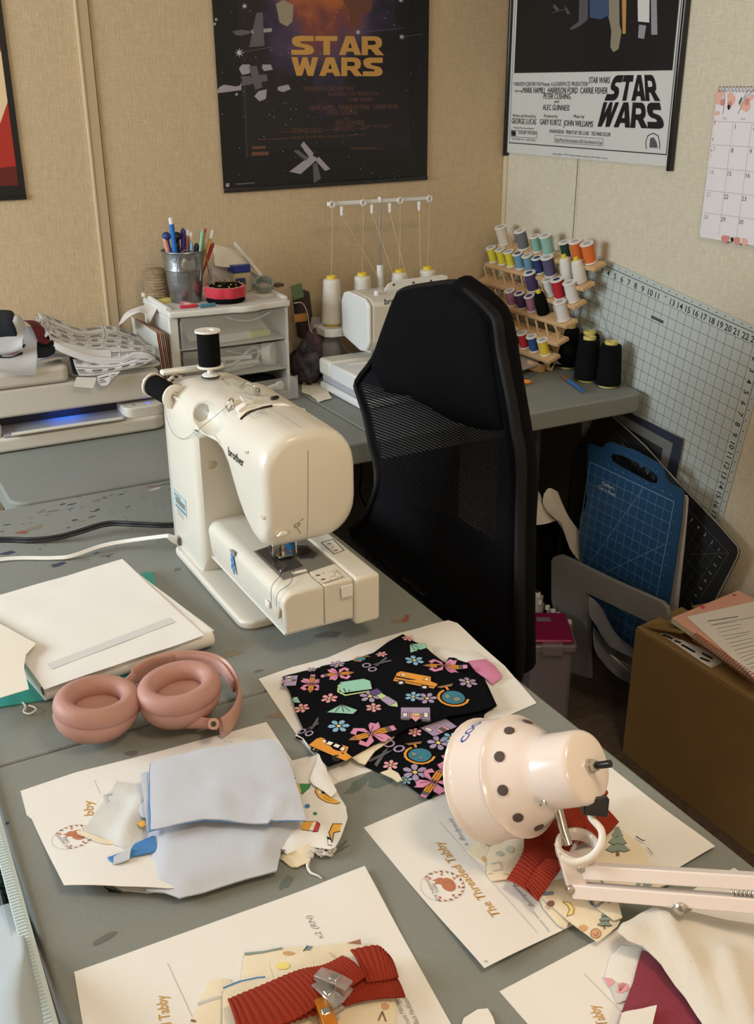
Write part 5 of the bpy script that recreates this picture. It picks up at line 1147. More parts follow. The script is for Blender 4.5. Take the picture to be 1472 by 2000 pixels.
o, S = patch('middle_fold', [(-.30, [(105, 668), (140, 676), (180, 684), (230, 684), (270, 684), (296, 690), (303, 700)]), (-.315, [(112, 678), (145, 690), (185, 697), (230, 697), (265, 690), (292, 693), (302, 703)]), (-.31, [(116, 684), (150, 700), (190, 706), (235, 706), (262, 696), (288, 699), (298, 708)])], m_tx, HT, amp=.002, seed=7)
textgrid(S, 8, 1, o, .45, 1, .1, .7)
for k, (a, b) in enumerate(((0, 0), (3, 5))):
    MB().tube(spline([PY(106+a, 672+b, -.325), PY(128, 682+b, -.328), PY(180, 700+b, -.33), PY(236, 703+b, -.33), PY(262, 692+b, -.325), PY(288, 694+b, -.325), PY(301, 703, -.32)], 5), .003, 8, flat=(.0018, .0045), up=(0, 1, 0)).build('hem_fold', m_tx, HT)
o, S = patch('hanging_flap', [(-.32, [(142, 702), (180, 708), (225, 708), (262, 700), (300, 700)]), (-.343, [(147, 718), (182, 720), (222, 718), (255, 710), (290, 708)]), (-.345, [(154, 734), (186, 733), (215, 727), (245, 720), (270, 716)])], m_tx, HT, amp=.001, seed=9)
textgrid(S, 5, 2, o)
o, S = patch('flap_tail', [(-.345, [(190, 735), (215, 728), (235, 726)]), (-.35, [(192, 746), (212, 742), (225, 736)]), (-.352, [(197, 754), (210, 752), (218, 742)])], m_tx, HT, amp=.001, seed=12); textgrid(S, 2, 1, o)
patch('hanging_tag', [(-.347, [(150, 736), (170, 737), (188, 737)]), (-.35, [(146, 748), (165, 750), (184, 750)]), (-.352, [(144, 755), (162, 757), (181, 758)])], m_wf, HT, amp=.0003)
o, _ = patch('dark_scrap', [(-.30, [(135, 697), (150, 702)]), (-.34, [(143, 730), (154, 733)])], m_nav, None, amp=.001)
tag(o, 'narrow black fabric scrap under the text-printed fabric on the printer', 'fabric')
o, _ = patch('folded_cloth', [(-.16, [(-30, 610), (0, 610), (14, 610), (22, 613), (26, 622)]), (-.22, [(-30, 612), (0, 611), (15, 611), (24, 614), (27, 630)]), (-.30, [(-30, 640), (0, 640), (16, 638), (26, 640), (30, 650)]), (-.31, [(-30, 675), (0, 672), (14, 669), (28, 663), (31, 658)])], m_nav, None, amp=.001, solid=.004)
tag(o, 'black folded cloth on top of the pile at the left of the printer', 'fabric')
o, _ = patch('folded_cloth', [(-.20, [(20, 620), (30, 618), (40, 625)]), (-.28, [(26, 630), (36, 630), (46, 645)]), (-.325, [(-30, 685), (20, 680), (46, 668)]), (-.33, [(-30, 690), (20, 688), (42, 680)])], m_jer, None, amp=.001, solid=.005)
tag(o, 'light grey folded cloth directly under the black folded cloth', 'fabric')
o, S = patch('flower_cloth', [(-.20, [(10, 640), (45, 638), (73, 640)]), (-.31, [(0, 690), (40, 685), (72, 680)]), (-.342, [(-10, 715), (35, 715), (71, 708)]), (-.345, [(-10, 724), (35, 732), (70, 732)])], m_jer, None, amp=.001)
tag(o, 'pale grey cloth with a flower print hanging over the printer lid', 'fabric')
d = Deco(S, ['jersey_navy', 'pr_rose', 'pr_white']); d.poly([(.05, .30), (.62, .26), (.56, .42), (.3, .47), (.05, .45)], 'jersey_navy')
for k in range(7):
    a = 2*pi*k/7; d.poly([(.34+.10*cos(a+q)*r, .365+.05*sin(a+q)*r) for q, r in ((-.2, .2), (-.25, .9), (.25, .9), (.2, .2))], 'pr_rose')
d.build('flower_print', o)
for nm, rows, m, l in (('dark_red_cloth', [(-.14, [(44, 626), (70, 628), (90, 640)]), (-.24, [(60, 636), (80, 640), (96, 652)]), (-.29, [(74, 668), (88, 672), (98, 668)])], mat('jersey_wine', (96, 34, 44), .9), 'dark red cloth between the grey and text-printed fabrics on the printer'),
    ('navy_cloth', [(-.26, [(70, 668), (88, 668), (104, 664)]), (-.30, [(72, 690), (92, 685), (108, 684)]), (-.31, [(73, 700), (90, 698), (106, 690)])], m_nav, 'navy cloth scrap below the dark red cloth'),
    ('pale_cloth', [(-.25, [(74, 700), (100, 690), (128, 694)]), (-.31, [(72, 708), (98, 700), (130, 699)]), (-.318, [(72, 712), (98, 706), (112, 702)])], m_jer, 'pale cloth scrap lying on the printer lid below the navy one')):
    o, _ = patch(nm, rows, m, None, amp=.002, fr=40); tag(o, l, 'fabric')
# ---- papers standing beside the printer
cols = (('white', (214, 214, 206)), ('coral', (216, 120, 112)), ('ivory', (218, 212, 196)), ('tan', (176, 150, 116)), ('pale pink', (214, 170, 160)), ('brown', (140, 112, 86)))
for k, (cn, c) in enumerate(cols):
    dx = .0042*k; m = mat('card_'+cn.replace(' ', '_'), c, .7)
    tl, tr_, br_, bl_ = PY(254, 618, -.07), PY(303-k*0, 650-k, -.24), PY(331, 736, -.25), PY(285, 715, -.08)
    q = [p+Vector((dx+.0015*(p.z-.8)/.1, 0, -.002*k)) for p in (tl, tr_, br_, bl_)]
    q[3].z = T+.10; q[2].z = T+.005+.06; q[2] = Vector((q[1].x+.012, q[1].y-.005, T+.004)); q[3] = Vector((0, q[0].y, T+.004)); nv = (q[1]-q[0]).cross(q[2]-q[0]); q[3].x = q[0].x-(nv.y*(q[3].y-q[0].y)+nv.z*(q[3].z-q[0].z))/nv.x
    n_ = Vector((.0012, 0, 0)); m_ = MB(); m_.loft([q, [p+n_ for p in q]]); o = m_.build('card_folder', m)
    tag(o, cn+' card leaning between the printer and the drawer unit, '+('nearest the printer', 'second from the printer', 'third from the printer', 'fourth from the printer', 'fifth from the printer', 'nearest the drawers')[k], 'card', 'cards and envelopes beside the printer')
o, _ = patch('curled_paper', [(-.10, [(231, 636), (244, 612), (268, 600), (292, 594), (314, 587)]), (-.16, [(238, 632), (250, 616), (270, 607), (288, 610), (306, 604)]), (-.17, [(240, 630), (254, 618), (272, 610), (286, 616), (293, 629)])], m_pap, None, amp=.0005, solid=.0004)
tag(o, 'curled white paper strip above the standing cards', 'paper')

# ---------------------------------------------------------------- drawer unit
m_dw = mat('drawer_frame_white', (216, 215, 210), .45)
m_cl = mat('drawer_clear', (206, 206, 202), .3, alpha=.24)
DU = thing('drawer_unit', 'small white three-drawer unit with see-through drawers on the back table', 'drawer unit', (-.91, -.15, T))
x0, x1, yb, yf_ = -1.058, -.765, -.045, -.245
fe = [(x0+(x1-x0)*t, yf_-.012*sin(pi*t)-(.008 if .5 < t < .72 else 0)) for t in [i/16 for i in range(17)]]
MB().prism(fe+[(x1, yb), (x0, yb)], .951, .966).build('top_panel', m_dw, DU, bevel=.004, seg=3)
for nm, a in (('rim', [(x0+.006, yb+.002, .972), (x0+.006, yf_+.02, .968)]), ('rim', [(x0, yb, .972), (x1, yb, .972)]), ('rim', [(x1-.004, yb, .972), (x1-.004, yf_+.02, .967)])): MB().tube(a, .006, 8).build(nm, m_dw, DU)
for a in (x0+.012, x1-.006):
    MB().box((a, (yf_+yb)/2+.005, (T+.951)/2+.0005), (.022 if a < -1 else .008, yb-yf_-.01, .951-T-.001)).build('side_panel', m_dw, DU, bevel=.003)
MB().box(((x0+x1)/2, yb-.003, .845), (x1-x0-.01, .005, .205)).build('back_panel', m_dw, DU)
for z in (.7425, .802, .8745): MB().box(((x0+x1)/2, -.14, z), (x1-x0-.02, .18, .003)).build('shelf', m_dw, DU)
def drawer(z0, z1, dy, nm='drawer'):
    yf = yf_-dy; a0, a1 = x0+.026, x1-.012; m_ = MB()
    pr = [(a0+(a1-a0)*t, yf-.008*sin(pi*t)) for t in [i/10 for i in range(11)]]
    m_.prism(pr+[(x, y+.003) for x, y in reversed(pr)], z0, z1)
    o = m_.build('drawer', m_cl, DU, smooth=30)
    for a in (a0+.001, a1-.001): MB().box((a, yf+.095, (z0+z1)/2-.004), (.0022, .185, z1-z0-.01)).build('drawer_side', m_cl, o)
    MB().box(((a0+a1)/2, yf+.095, z0+.002), (a1-a0, .185, .002)).build('drawer_bottom', m_cl, o)
    MB().tube(spline([(x, yf-.012, z1-.004-.014*sin(pi*(x-(a0+.10))/.11)) for x in [a0+.10+.11*i/6 for i in range(7)]], 3), .002, 8).build('handle', m_cl, o)
    return o
drawer(.877, .949, 0); drawer(.8045, .872, 0); drawer(.7455, .799, .055)
def item(nm, lab, cat, mb, m, **k):
    return tag(mb.build(nm, m, **k), lab, cat)
item('ruled_card', 'white card and paper inside the top drawer', 'paper', MB().box((-.90, -.15, .905), (.20, .10, .003), R=Matrix.Rotation(.42, 3, 'X')), m_papc)
item('sticky_note_pad', 'yellow-green note pad in the top drawer, right side', 'note pad', MB().box((-.835, -.195, .887), (.055, .04, .014), rz=.2), mat('lime_pad', (206, 214, 96), .7), bevel=.001)
item('ruler', 'white ruler with numbers in the top drawer', 'ruler', MB().box((-.90, -.215, .888), (.09, .012, .018), rz=.15), m_white)
for k, (c0, c1, m, l) in enumerate((((-.96, -.205, .818), (-.84, -.215, .823), m_white, 'white marker pen lying across the middle drawer'), ((-.94, -.18, .830), (-.86, -.225, .838), m_white, 'white marker pen above the other in the middle drawer'), ((-.93, -.225, .812), (-.82, -.19, .812), m_pale, 'grey-white pen at the bottom of the middle drawer'))):
    item('marker_pen', l, 'pen', MB().cyl(c0, c1, .0055, n=10), m)
item('tape_roll', 'thick white roll of tape at the right of the middle drawer', 'tape', MB().lathe([(.012, 0), (.027, 0), (.027, .022), (.012, .022), (.012, 0)], (-.815, -.195, .833), (.75, -.65, .1), 24, caps=False), m_white)
item('white_cable', 'bundle of white cable in the middle drawer', 'cable', MB().tube(spline([(-.94, -.21, .815), (-.90, -.19, .832), (-.86, -.21, .812), (-.83, -.20, .84), (-.845, -.19, .85), (-.90, -.215, .825), (-.95, -.2, .812)], 6), .0035, 8), m_white)
item('red_marker_cap', 'red cap in the middle drawer', 'pen', MB().cyl((-.96, -.22, .822), (-.945, -.222, .825), .006, n=10), mat('marker_red', (196, 60, 70), .4))
item('white_handle_tool', 'white plastic handle with a hole in the open bottom drawer', 'tool', MB().tube([(-.86, -.275, .765), (-.82, -.28, .775)], .009, 10, flat=(.010, .004), up=(0, -.4, 1)).lathe([(.004, -.004), (.010, -.004), (.010, .004), (.004, .004)], (-.815, -.2805, .776), (.3, -.9, .2), 16), m_white)
item('dark_pouch', 'dark pouch inside the open bottom drawer', 'pouch', MB().ball((-.90, -.2, .772), (.11, .07, .02), 16), m_bk)

# ---- things on the drawer unit
ZT = .966
m_zn = mat('galvanised', (150, 154, 158), .34, .9, bump=.3, bscale=120, var=.2, vscale=40)
bc = P(364, 588, ZT); bc.z = ZT+.0005
BK = thing('galvanised_bucket', 'small galvanised metal bucket full of pens on the drawer unit', 'bucket', tuple(bc))
MB().lathe([(.0005, 0), (.034, 0), (.036, .002), (.041, .045), (.0425, .072), (.0445, .074), (.0435, .077), (.048, .112), (.0505, .114), (.0495, .1165), (.047, .114), (.042, .075), (.034, .004), (.0005, .003)], bc, n=36).build('pail', m_zn, BK)
MB().tube(spline([bc+Vector((.028*cos(a)-.004, -.047+.004*abs(sin(a)), .072+.050*sin(a))) for a in [radians(-25+23*i) for i in range(11)]], 3), .0014, 6).build('bail_handle', m_zn, BK)
MB().lathe([(.016, 0), (.017, .0015), (.015, .0022), (.0001, .0016)], bc+Vector((-.004, -.045, .088)), (0, -1, .12), 22).build('embossed_badge', m_zn, BK)
pens = [('blue marker with a white end, tallest in the bucket', (330, 500), (334, 432), .0055, (30, 108, 196), 'marker'), ('navy round-headed brush at the left of the bucket', (328, 500), (324, 458), .004, (40, 56, 120), 'brush'), ('pink flat handle at the left rim of the bucket', (322, 500), (321, 464), .0055, (206, 146, 138), 'comb'),
        ('black round-headed tool beside the blue marker', (340, 500), (345, 458), .0045, (24, 24, 28), 'brush'), ('purple capped marker in the bucket', (352, 498), (357, 448), .006, (66, 48, 136), 'marker'), ('white crochet hook shaped pen in the bucket', (362, 500), (366, 450), .0052, (226, 224, 220), 'pen'),
        ('brown pencil leaning in the bucket', (372, 500), (366, 462), .0035, (140, 70, 46), 'pencil'), ('white pointed pen behind the brown pencil', (380, 500), (373, 455), .004, (220, 220, 216), 'pen'), ('light blue pen low in the bucket', (378, 505), (374, 475), .0038, (120, 170, 196), 'pen'),
        ('black scissor-like handle in the middle of the bucket', (390, 505), (384, 477), .006, (28, 28, 30), 'pen'), ('mint green pen in the bucket', (395, 500), (396, 450), .0042, (130, 180, 150), 'pen'), ('silver and yellow pencil with a red tip', (400, 500), (400, 449), .0036, (196, 150, 60), 'pencil'),
        ('paint brush with white bristles at the right', (402, 500), (414, 455), .004, (206, 168, 90), 'brush'), ('brown wooden handle low at the right of the bucket', (400, 505), (398, 475), .005, (170, 142, 112), 'pen'), ('crimson pen at the right rim of the bucket', (412, 500), (416, 476), .0045, (170, 34, 60), 'pen'), ('black marker between the blue and purple ones', (343, 505), (345, 474), .0055, (26, 26, 30), 'marker')]
m_silv = mat('silver_paint', (200, 200, 204), .3, .8)
for l, a, b, r, c, cat in pens:
    ya_ = bc.y-.004-random.uniform(0, .012); top_ = PY(*b, ya_-.004); bot_ = PY(*a, ya_); dv_ = (top_-bot_).normalized(); m = mat('pen_%d_%d_%d' % c, c, .4)
    s0_ = Vector((bc.x+max(-.020, min(.020, (bot_.x-bc.x)*.42)), ya_+.002, bc.z+.02))
    t = thing(cat, l, cat, tuple(s0_), 'pens in the bucket'); dv_ = (top_-s0_).normalized()
    MB().cyl(s0_, top_-dv_*.006, r, n=12).build('barrel', m, t)
    if 'white end' in l: MB().cyl(top_-dv_*.0065, top_+dv_*.008, r*.95, n=12).build('end_cap', m_white, t)
    elif 'round-headed' in l: MB().ball(top_-dv_*.004, .010, 12).build('round_head', m, t)
    elif 'bristles' in l: MB().lathe([(.003, 0), (.006, .008), (.004, .02), (.0005, .024)], top_-dv_*.016, dv_, 10).build('bristles', m_white, t)
    elif 'red tip' in l: MB().cyl(top_-dv_*.007, top_+dv_*.003, r, n=10).build('tip', mat('marker_red', (196, 60, 70), .4), t)
    else: MB().lathe([(r, 0), (r*.9, .004), (r*.35, .009)], top_-dv_*.0065, dv_, 12).build('tip', m, t)
MB_ = MB().tube([bc+Vector((.050, -.012, .115)), bc+Vector((.052, -.030, .02))], .002, 8, flat=(.001, .003))
item('metal_ruler', 'thin steel ruler hanging down the right side of the bucket', 'ruler', MB_, m_silv)
tw = P(312, 572, ZT); tw.y = -.075; tw.x = -1.030
m_tw = mat('jute', (150, 128, 100), .95, bump=1, bscale=500, var=.2, vscale=90)
t_ = thing('twine_ball', 'roll of tan jute twine behind the bucket', 'twine', tuple(tw)[:2]+(ZT+.0005,))
MB().lathe([(.024, 0)]+[(.0285+.0018*(k % 2), .003+.0034*k) for k in range(18)]+[(.022, .068), (.008, .070)], (tw.x, tw.y, ZT+.0005), n=24).build('twine', m_tw, t_)
MB().tube(spline([Vector((tw.x, tw.y, ZT+.01))+Vector((.0305*cos(a), .0305*sin(a), .014+.030*(a+2)/4)) for a in [-2.6+.4*i for i in range(6)]], 4), .0012, 6).build('loose_strand', m_tw, t_)
pc = P(441, 588, ZT); pc.z = ZT+.0125
m_red = mat('felt_red', (190, 36, 56), .7, bump=.3, bscale=600, sheen=.3); m_gold = mat('pin_gold', (214, 176, 80), .25, 1.)
PCu = thing('pincushion', 'red scalloped pincushion stuck with gold ball pins on the drawer unit', 'pincushion', tuple(pc))
def scal(z, s_): return [pc+Vector((s_*(.046+.0035*abs(cos(4*a)))*cos(a), s_*(.046+.0035*abs(cos(4*a)))*sin(a), z)) for a in [2*pi*i/64 for i in range(64)]]
MB().loft([scal(0, .96), scal(.003, 1), scal(.020, 1), scal(.0235, .95)]).build('cushion_ring', m_red, PCu, smooth=50)
MB().loft([[pc+Vector((.038*s_*cos(a), .038*s_*sin(a), z)) for a in [2*pi*i/24 for i in range(24)]] for s_, z in ((1, .0236), (.9, .026), (.5, .028), (.1, .0285))]).build('cushion_top', m_bk, PCu)
for i in range(26):
    a = 2*pi*i/26; r = .040 if i % 2 else .030; c = pc+Vector((r*cos(a), r*sin(a), .0235+.003*(i % 3))); MB().ball(c, .0024, 8).build('pin', m_gold, PCu)
for e in ((-.028, .0, .050), (-.02, .01, .042), (.012, .02, .040)): 
    q = pc+Vector((-.004, -.012, .026)); MB().tube([q, pc+Vector(e)], .0006, 5).build('pin', m_gold, PCu)
item('pin_case_lid', 'black rim under the red pincushion', 'lid', MB().lathe([(.0005, 0), (.043, 0), (.045, .004), (.045, .010), (.043, .0118), (.0005, .0118)], pc-Vector((0, 0, .012)), n=30), m_bk)
jc = P(470, 566, ZT); jc = Vector((min(-.775-.025, jc.x), -.085, ZT+.0005)); jc.x = PY(470, 560, -.085).x
J_ = thing('jar', 'small square clear jar with blue lid on the drawer unit', 'jar', tuple(jc))
MB().prism(rrect(jc.x-.024, jc.y-.018, jc.x+.024, jc.y+.018, .008), jc.z, jc.z+.046).build('jar_body', mat('jelly', (214, 206, 168), .15, trans=.3, sss=0), J_, bevel=.003)
MB().prism(rrect(jc.x-.026, jc.y-.020, jc.x+.022, jc.y+.020, .008), jc.z+.0465, jc.z+.064).build('lid', mat('lid_blue', (34, 52, 140), .35), J_, bevel=.0025)
MB().prism(rrect(jc.x-.020, jc.z+.014, jc.x+.006, jc.z+.034, .003), jc.y-.0186, jc.y-.0181, lambda a, b, c: Vector((a, c, b))).build('jar_label', mat('label_navy', (40, 50, 110), .5), J_)
tc_ = PY(515, 572, -.10); 
item('washi_tape', 'small roll of grey patterned washi tape at the right of the drawer top', 'tape', MB().lathe([(.019, 0), (.0245, 0), (.0245, .017), (.019, .017), (.019, 0)], (PY(515, 565, -.13).x, -.13, ZT+.012), (-.10, -.45, .9), 28, caps=False), mat('washi_grey', (132, 140, 130), .5, var=.5, vscale=300))
kc = P(366, 600, ZT); K_ = thing('red_key_tag', 'red tag with white sticker and keyring at the front left of the drawer top', 'key tag', (kc.x, kc.y, ZT))
MB().prism([(kc.x-.022, kc.y-.012), (kc.x+.020, kc.y-.016), (kc.x+.016, kc.y+.006), (kc.x+.006, kc.y+.03), (kc.x-.006, kc.y+.034), (kc.x-.010, kc.y+.008)], ZT+.0005, ZT+.008).build('tag_body', m_red, K_, bevel=.002)
MB().box((kc.x, kc.y-.004, ZT+.0085), (.012, .016, .001)).build('sticker', mat('sticker_pink', (226, 206, 196), .6), K_)
MB().tube([Vector((kc.x+.026, kc.y-.012, ZT+.0015))+Vector((.007*cos(a), .007*sin(a), 0)) for a in [2*pi*i/14 for i in range(14)]], .001, 6, closed=True).build('split_ring', m_steel, K_)
bcap = P(409, 600, ZT); item('blue_seam_tool', 'small blue plastic seam tool in front of the pincushion', 'tool', MB().tube([(bcap.x-.022, bcap.y, ZT+.005), (bcap.x+.014, bcap.y+.002, ZT+.005)], .004, 10), mat('tool_blue', (70, 130, 160), .4))
item('sticky_notes', 'yellow sticky note pad beside the bucket', 'note pad', MB().box((-1.025, -.125, ZT+.0035), (.03, .03, .006), rz=.3), mat('note_yellow', (222, 214, 120), .7))
item('paper_slip', 'white paper slip on top of the drawer unit by the tape', 'paper', MB().box((PY(520, 580, -.17).x, -.17, ZT+.0012), (.05, .03, .0012), rz=.2), m_pap)
item('brown_wood_scrap', 'brown scrap at the right end of the drawer top', 'scrap', MB().box((PY(548, 575, -.08).x-.004, -.075, ZT+.004), (.022, .02, .007), rz=.3), mat('wood_brown', (92, 74, 56), .7))
o, _ = patch('paper_heap', [(-.055, [(415, 478), (440, 484), (470, 495), (490, 505)]), (-.075, [(418, 500), (445, 505), (475, 505), (505, 525)]), (-.085, [(420, 520), (450, 522), (485, 518), (512, 540)])], m_papc, None, amp=.004, fr=50); tag(o, 'crumpled white papers standing against the wall behind the jar', 'paper')
o, _ = patch('paper_heap', [(-.06, [(415, 515), (445, 522), (480, 524), (505, 540)]), (-.075, [(415, 535), (445, 540), (480, 540), (515, 556)]), (-.08, [(414, 556), (440, 560), (480, 560), (518, 566)])], mat('paper_greyish', (176, 172, 170), .8), None, amp=.004, fr=60, seed=4); tag(o, 'grey folded papers below the white ones behind the jar', 'paper')
item('white_pen', 'long white pen leaning against the papers behind the jar', 'pen', MB().cyl(PY(458, 474, -.085), PY(512, 542, -.10), .0042, n=12), m_white)

# ---------------------------------------------------------------- clutter between the drawers and the overlocker
def lump(nm, lab, cat, c, r, m, seed=0, n=20, rough=.25, par=None):
    mb = MB(); c = Vector(c); rings = []
    for k in range(n//2+1):
        t = min(max(pi*k/(n//2), .05), pi-.05); ring_ = []
        for i in range(n):
            a = 2*pi*i/n; dv2 = Vector((sin(t)*cos(a), sin(t)*sin(a), cos(t))); f = 1+rough*noise.noise(dv2*2.2+Vector((seed, 0, 0)))+rough*.6*noise.noise(dv2*5+Vector((seed, 3, 0)))
            p = c+Vector((dv2.x*r[0]*f, dv2.y*r[1]*f, dv2.z*r[2]*f)); p.z = max(p.z, T+.001); ring_.append(p)
        rings.append(ring_)
    mb.loft(rings); o = mb.build(nm, m, par, smooth=60)
    if not par: tag(o, lab, cat)
    return o
m_flor = mat('floral_dark', (58, 54, 62), .9, var=.9, vscale=55)
lump('dark_floral_fabric', 'dark purple floral fabric bundled beside the drawer unit', 'fabric', (PY(598, 705, -.17).x, -.17, .785), (.036, .055, .058), m_flor, 1)
lump('dark_floral_fabric', 'plum fabric bundle between the drawers and the overlocker base', 'fabric', (PY(618, 690, -.13).x, -.125, .805), (.028, .035, .060), mat('plum_fabric', (92, 72, 80), .9, var=.4, vscale=60), 5)
lump('grey_cloth_roll', 'grey melange cloth roll standing under the thread cones', 'fabric', (PY(645, 672, -.15).x, -.15, .80), (.028, .03, .055), mat('melange_grey', (146, 148, 152), .9, var=.15, vscale=200), 9, rough=.12)
tb = thing('tote_bag', 'green and brown patterned bag with white strap beside the drawer unit', 'bag', (-.715, -.085, T))
MB().box((PY(596, 630, -.085).x, -.075, .890), (.040, .035, .120), R=Matrix.Rotation(-.1, 3, 'Y')).build('bag_body', mat('bag_brown', (60, 48, 44), .8, var=.5, vscale=40), tb, bevel=.008)
MB().box((PY(586, 605, -.10).x-.004, -.0955, .953), (.030, .003, .036), R=Matrix.Rotation(-.2, 3, 'Y')).build('green_panel', mat('bag_green', (96, 118, 88), .7), tb, bevel=.001)
MB().box((PY(590, 648, -.11).x, -.100, .888), (.036, .008, .020)).build('orange_band', mat('bag_orange', (176, 126, 66), .7), tb, bevel=.002)
MB().tube(spline([PY(574, 592, -.112), PY(590, 592, -.115), PY(600, 612, -.12), PY(606, 645, -.125), PY(625, 665, -.13), PY(618, 682, -.135), PY(605, 688, -.135)], 5), .0022, 6, flat=(.001, .0035)).build('strap', m_white, tb)
item('clear_pouch', 'clear plastic pouch with pink pieces beside the bag', 'pouch', MB().box((PY(615, 655, -.12).x, -.118, .862), (.026, .010, .055), R=Matrix.Rotation(.2, 3, 'Y')), mat('pouch_clear', (168, 160, 160), .3, alpha=.6), bevel=.003)
item('white_folded_strip', 'white folded strip lying behind the overlocker', 'fabric', MB().tube(spline([PY(668, 672, -.09), PY(678, 688, -.10), PY(692, 695, -.10)], 4), .006, 8, flat=(.003, .007)), m_white)
o, _ = cloth('pinked_fabric_scrap', [(589, 742), (605, 738), (628, 740), (638, 760), (648, 778), (634, 781), (621, 786), (615, 778), (606, 771), (589, 766)], T+.003, m_cr, None, amp=.001, grid=.01)
tag(o, 'cream fabric scrap with zigzag edge in front of the bundled fabrics', 'fabric')
o, _ = cloth('pink_scrap', [(588, 728), (600, 726), (612, 740), (606, 748), (590, 748)], T+.008, mat('pink_cloth', (190, 140, 140), .9), None, amp=.002, grid=.01)
tag(o, 'small pink scrap beside the open bottom drawer', 'fabric')

# ---------------------------------------------------------------- overlocker
m_ov = mat('overlocker_white', (224, 224, 222), .32, coat=.2)
OV = thing('overlocker', 'white overlocker sewing machine with thread tree behind the office chair', 'sewing machine', (-.52, -.3, T))
def ob(nm, x0, x1, y0, y1, z0, z1, m=m_ov, bv=.006): return MB().box(((x0+x1)/2, (y0+y1)/2, (z0+z1)/2), (x1-x0, y1-y0, z1-z0)).build(nm, m, OV, bevel=bv, seg=3)
ob('base', -.690, -.345, -.455, -.235, T+.001, .760, m_ov, .006)
ob('base_body', -.684, -.350, -.440, -.240, .7605, .778, mat('overlocker_grey', (176, 178, 184), .4), .003)
ob('arm_cover', -.692, -.600, -.452, -.300, .7785, .817, m_ov, .005)
ob('arm_rear', -.692, -.55, -.2985, -.235, .7785, .819, m_sm, .008)
ob('looper_cover', -.598, -.345, -.458, -.30, .7785, .815, m_ov, .006)
MB().tube(spline([(-.66, -.33, .8175), (-.62, -.335, .8178), (-.58, -.35, .8178), (-.55, -.38, .8175)], 4), .0012, 6).build('cloth_guide', m_ov, OV)
ob('column', -.565, -.345, -.262, -.185, .815, .90, m_sm, .006)
prof_ = [(-.345, .865), (-.345, .955), (-.325, .967), (-.240, .972), (-.215, .965), (-.203, .945), (-.205, .870), (-.215, .856), (-.300, .838), (-.325, .842)]
MB().loft([[Vector((x, y, z)) for y, z in prof_] for x in (-.612, -.602)]).build('side_cover', m_ov, OV, smooth=40, bevel=.007, seg=4)
MB().loft([[Vector((x, y, z)) for y, z in prof_] for x in (-.6015, -.345)]).build('head', m_sm, OV, smooth=40, bevel=.006, seg=3)
d = Deco(lambda a, b, l: Vector((a, -.3456-l, b)), ['print_black']); _q = PY(750, 590, -.3462); d.text('brother', _q.x, _q.z, .020, 'print_black', 0, .015, 0, 'LEFT'); d.build('maker_lettering', OV)
MB().cyl((-.565, -.30, .96), (-.565, -.30, .978), .0065).build('tension_knob', m_ov, OV)
MB().tube([(-.548, -.335, .865), (-.546, -.345, .83)], .003, 8).build('presser_lever', m_grey, OV)
MB().lathe([(.0005, 0), (.008, 0), (.008, .006), (.0005, .006)], (-.548, -.352, .826), (0, -1, 0), 14).build('foot_screw', m_steeld, OV)
tp_ = [(-.53, .970), (-.355, .970), (-.350, .990), (-.365, .995), (-.50, .992), (-.52, .985)]
MB().prism(tp_, -.275, -.270, lambda a, b, c: Vector((a, c, b))).build('thread_plate', m_ov, OV, bevel=.001)
for a in (-.505, -.45, -.40): MB().lathe([(.0001, 0), (.003, 0), (.003, .001)], (a, -.2755, .983), (0, -1, 0), 10).build('plate_hole', m_hole, OV)
# cone stand and thread tree
MB().prism([(-.650, -.185), (-.635, -.198), (-.37, -.198), (-.34, -.185), (-.34, -.10), (-.65, -.10)], .852, .872).build('cone_tray', m_ov, OV, bevel=.002)
cx = [PY(u, 632, -.15).x for u in (649, 708, 779, 833)]
px_ = PY(742, 500, -.15).x
MB().cyl((px_, -.15, .872), (px_, -.15, 1.01), .0095, .0085).build('pole_sleeve', m_ov, OV)
MB().cyl((px_, -.15, 1.0), (px_, -.15, 1.165), .0032).build('thread_pole', m_steel, OV)
zb_ = 1.165; bxs = [PY(u, 398, -.15).x for u in (646, 707, 779, 836)]
MB().box(((bxs[0]+bxs[3])/2, -.15, zb_), (bxs[3]-bxs[0]+.02, .006, .010)).build('guide_bar', m_ov, OV, bevel=.002)
for a in bxs: MB().tube([Vector((a+.0065*cos(t), -.156, zb_-.001+.0065*sin(t))) for t in [2*pi*i/14 for i in range(14)]], .0025, 6, closed=True).build('guide_eye', m_ov, OV)
hks = [PY(u, 405, -.15).x for u in (666, 725, 760, 817)]
for a in hks: MB().cyl((a, -.153, zb_-.006), (a, -.153, zb_-.028), .0048, .0036, 12).build('guide_hook', m_ov, OV)
MB().cyl((px_, -.15, zb_-.002), (px_, -.15, zb_+.010), .005).build('pole_cap', m_ov, OV)
m_cone = mat('cone_white_thread', (226, 222, 212), .75, bump=.6, bscale=900); m_yel = mat('cone_core_yellow', (226, 196, 70), .5)
m_fine = mat('thread_tan', (206, 190, 150), .8)
def cone_proto(nm, lab, h, r0, r1, m, corem):
    t = thing(nm, lab, 'thread cone', group=None)
    MB().lathe([(r0*.75, 0), (r0*.75, .004), (r1*.6, h-.002), (r1*.62, h+.007), (r1*.56, h+.008), (r1*.35, h+.007), (r1*.3, h-.004), (.002, h-.004)], n=24).build('cone_core', corem, t)
    pr = [(r0*.77, .0045), (r0*.97, .006)]+[(r0+(r1-r0)*k/24+.0004*(k % 2), .007+(h-.011)*k/24) for k in range(25)]+[(r1*.9, h-.001), (r1*.65, h)]
    MB().lathe(pr, n=28).build('thread', m, t, smooth=60); return t
wc0 = cone_proto('thread_cone', 'white thread cone at the left end of the overlocker stand, fully visible', .115, .0262, .0205, m_cone, m_yel)
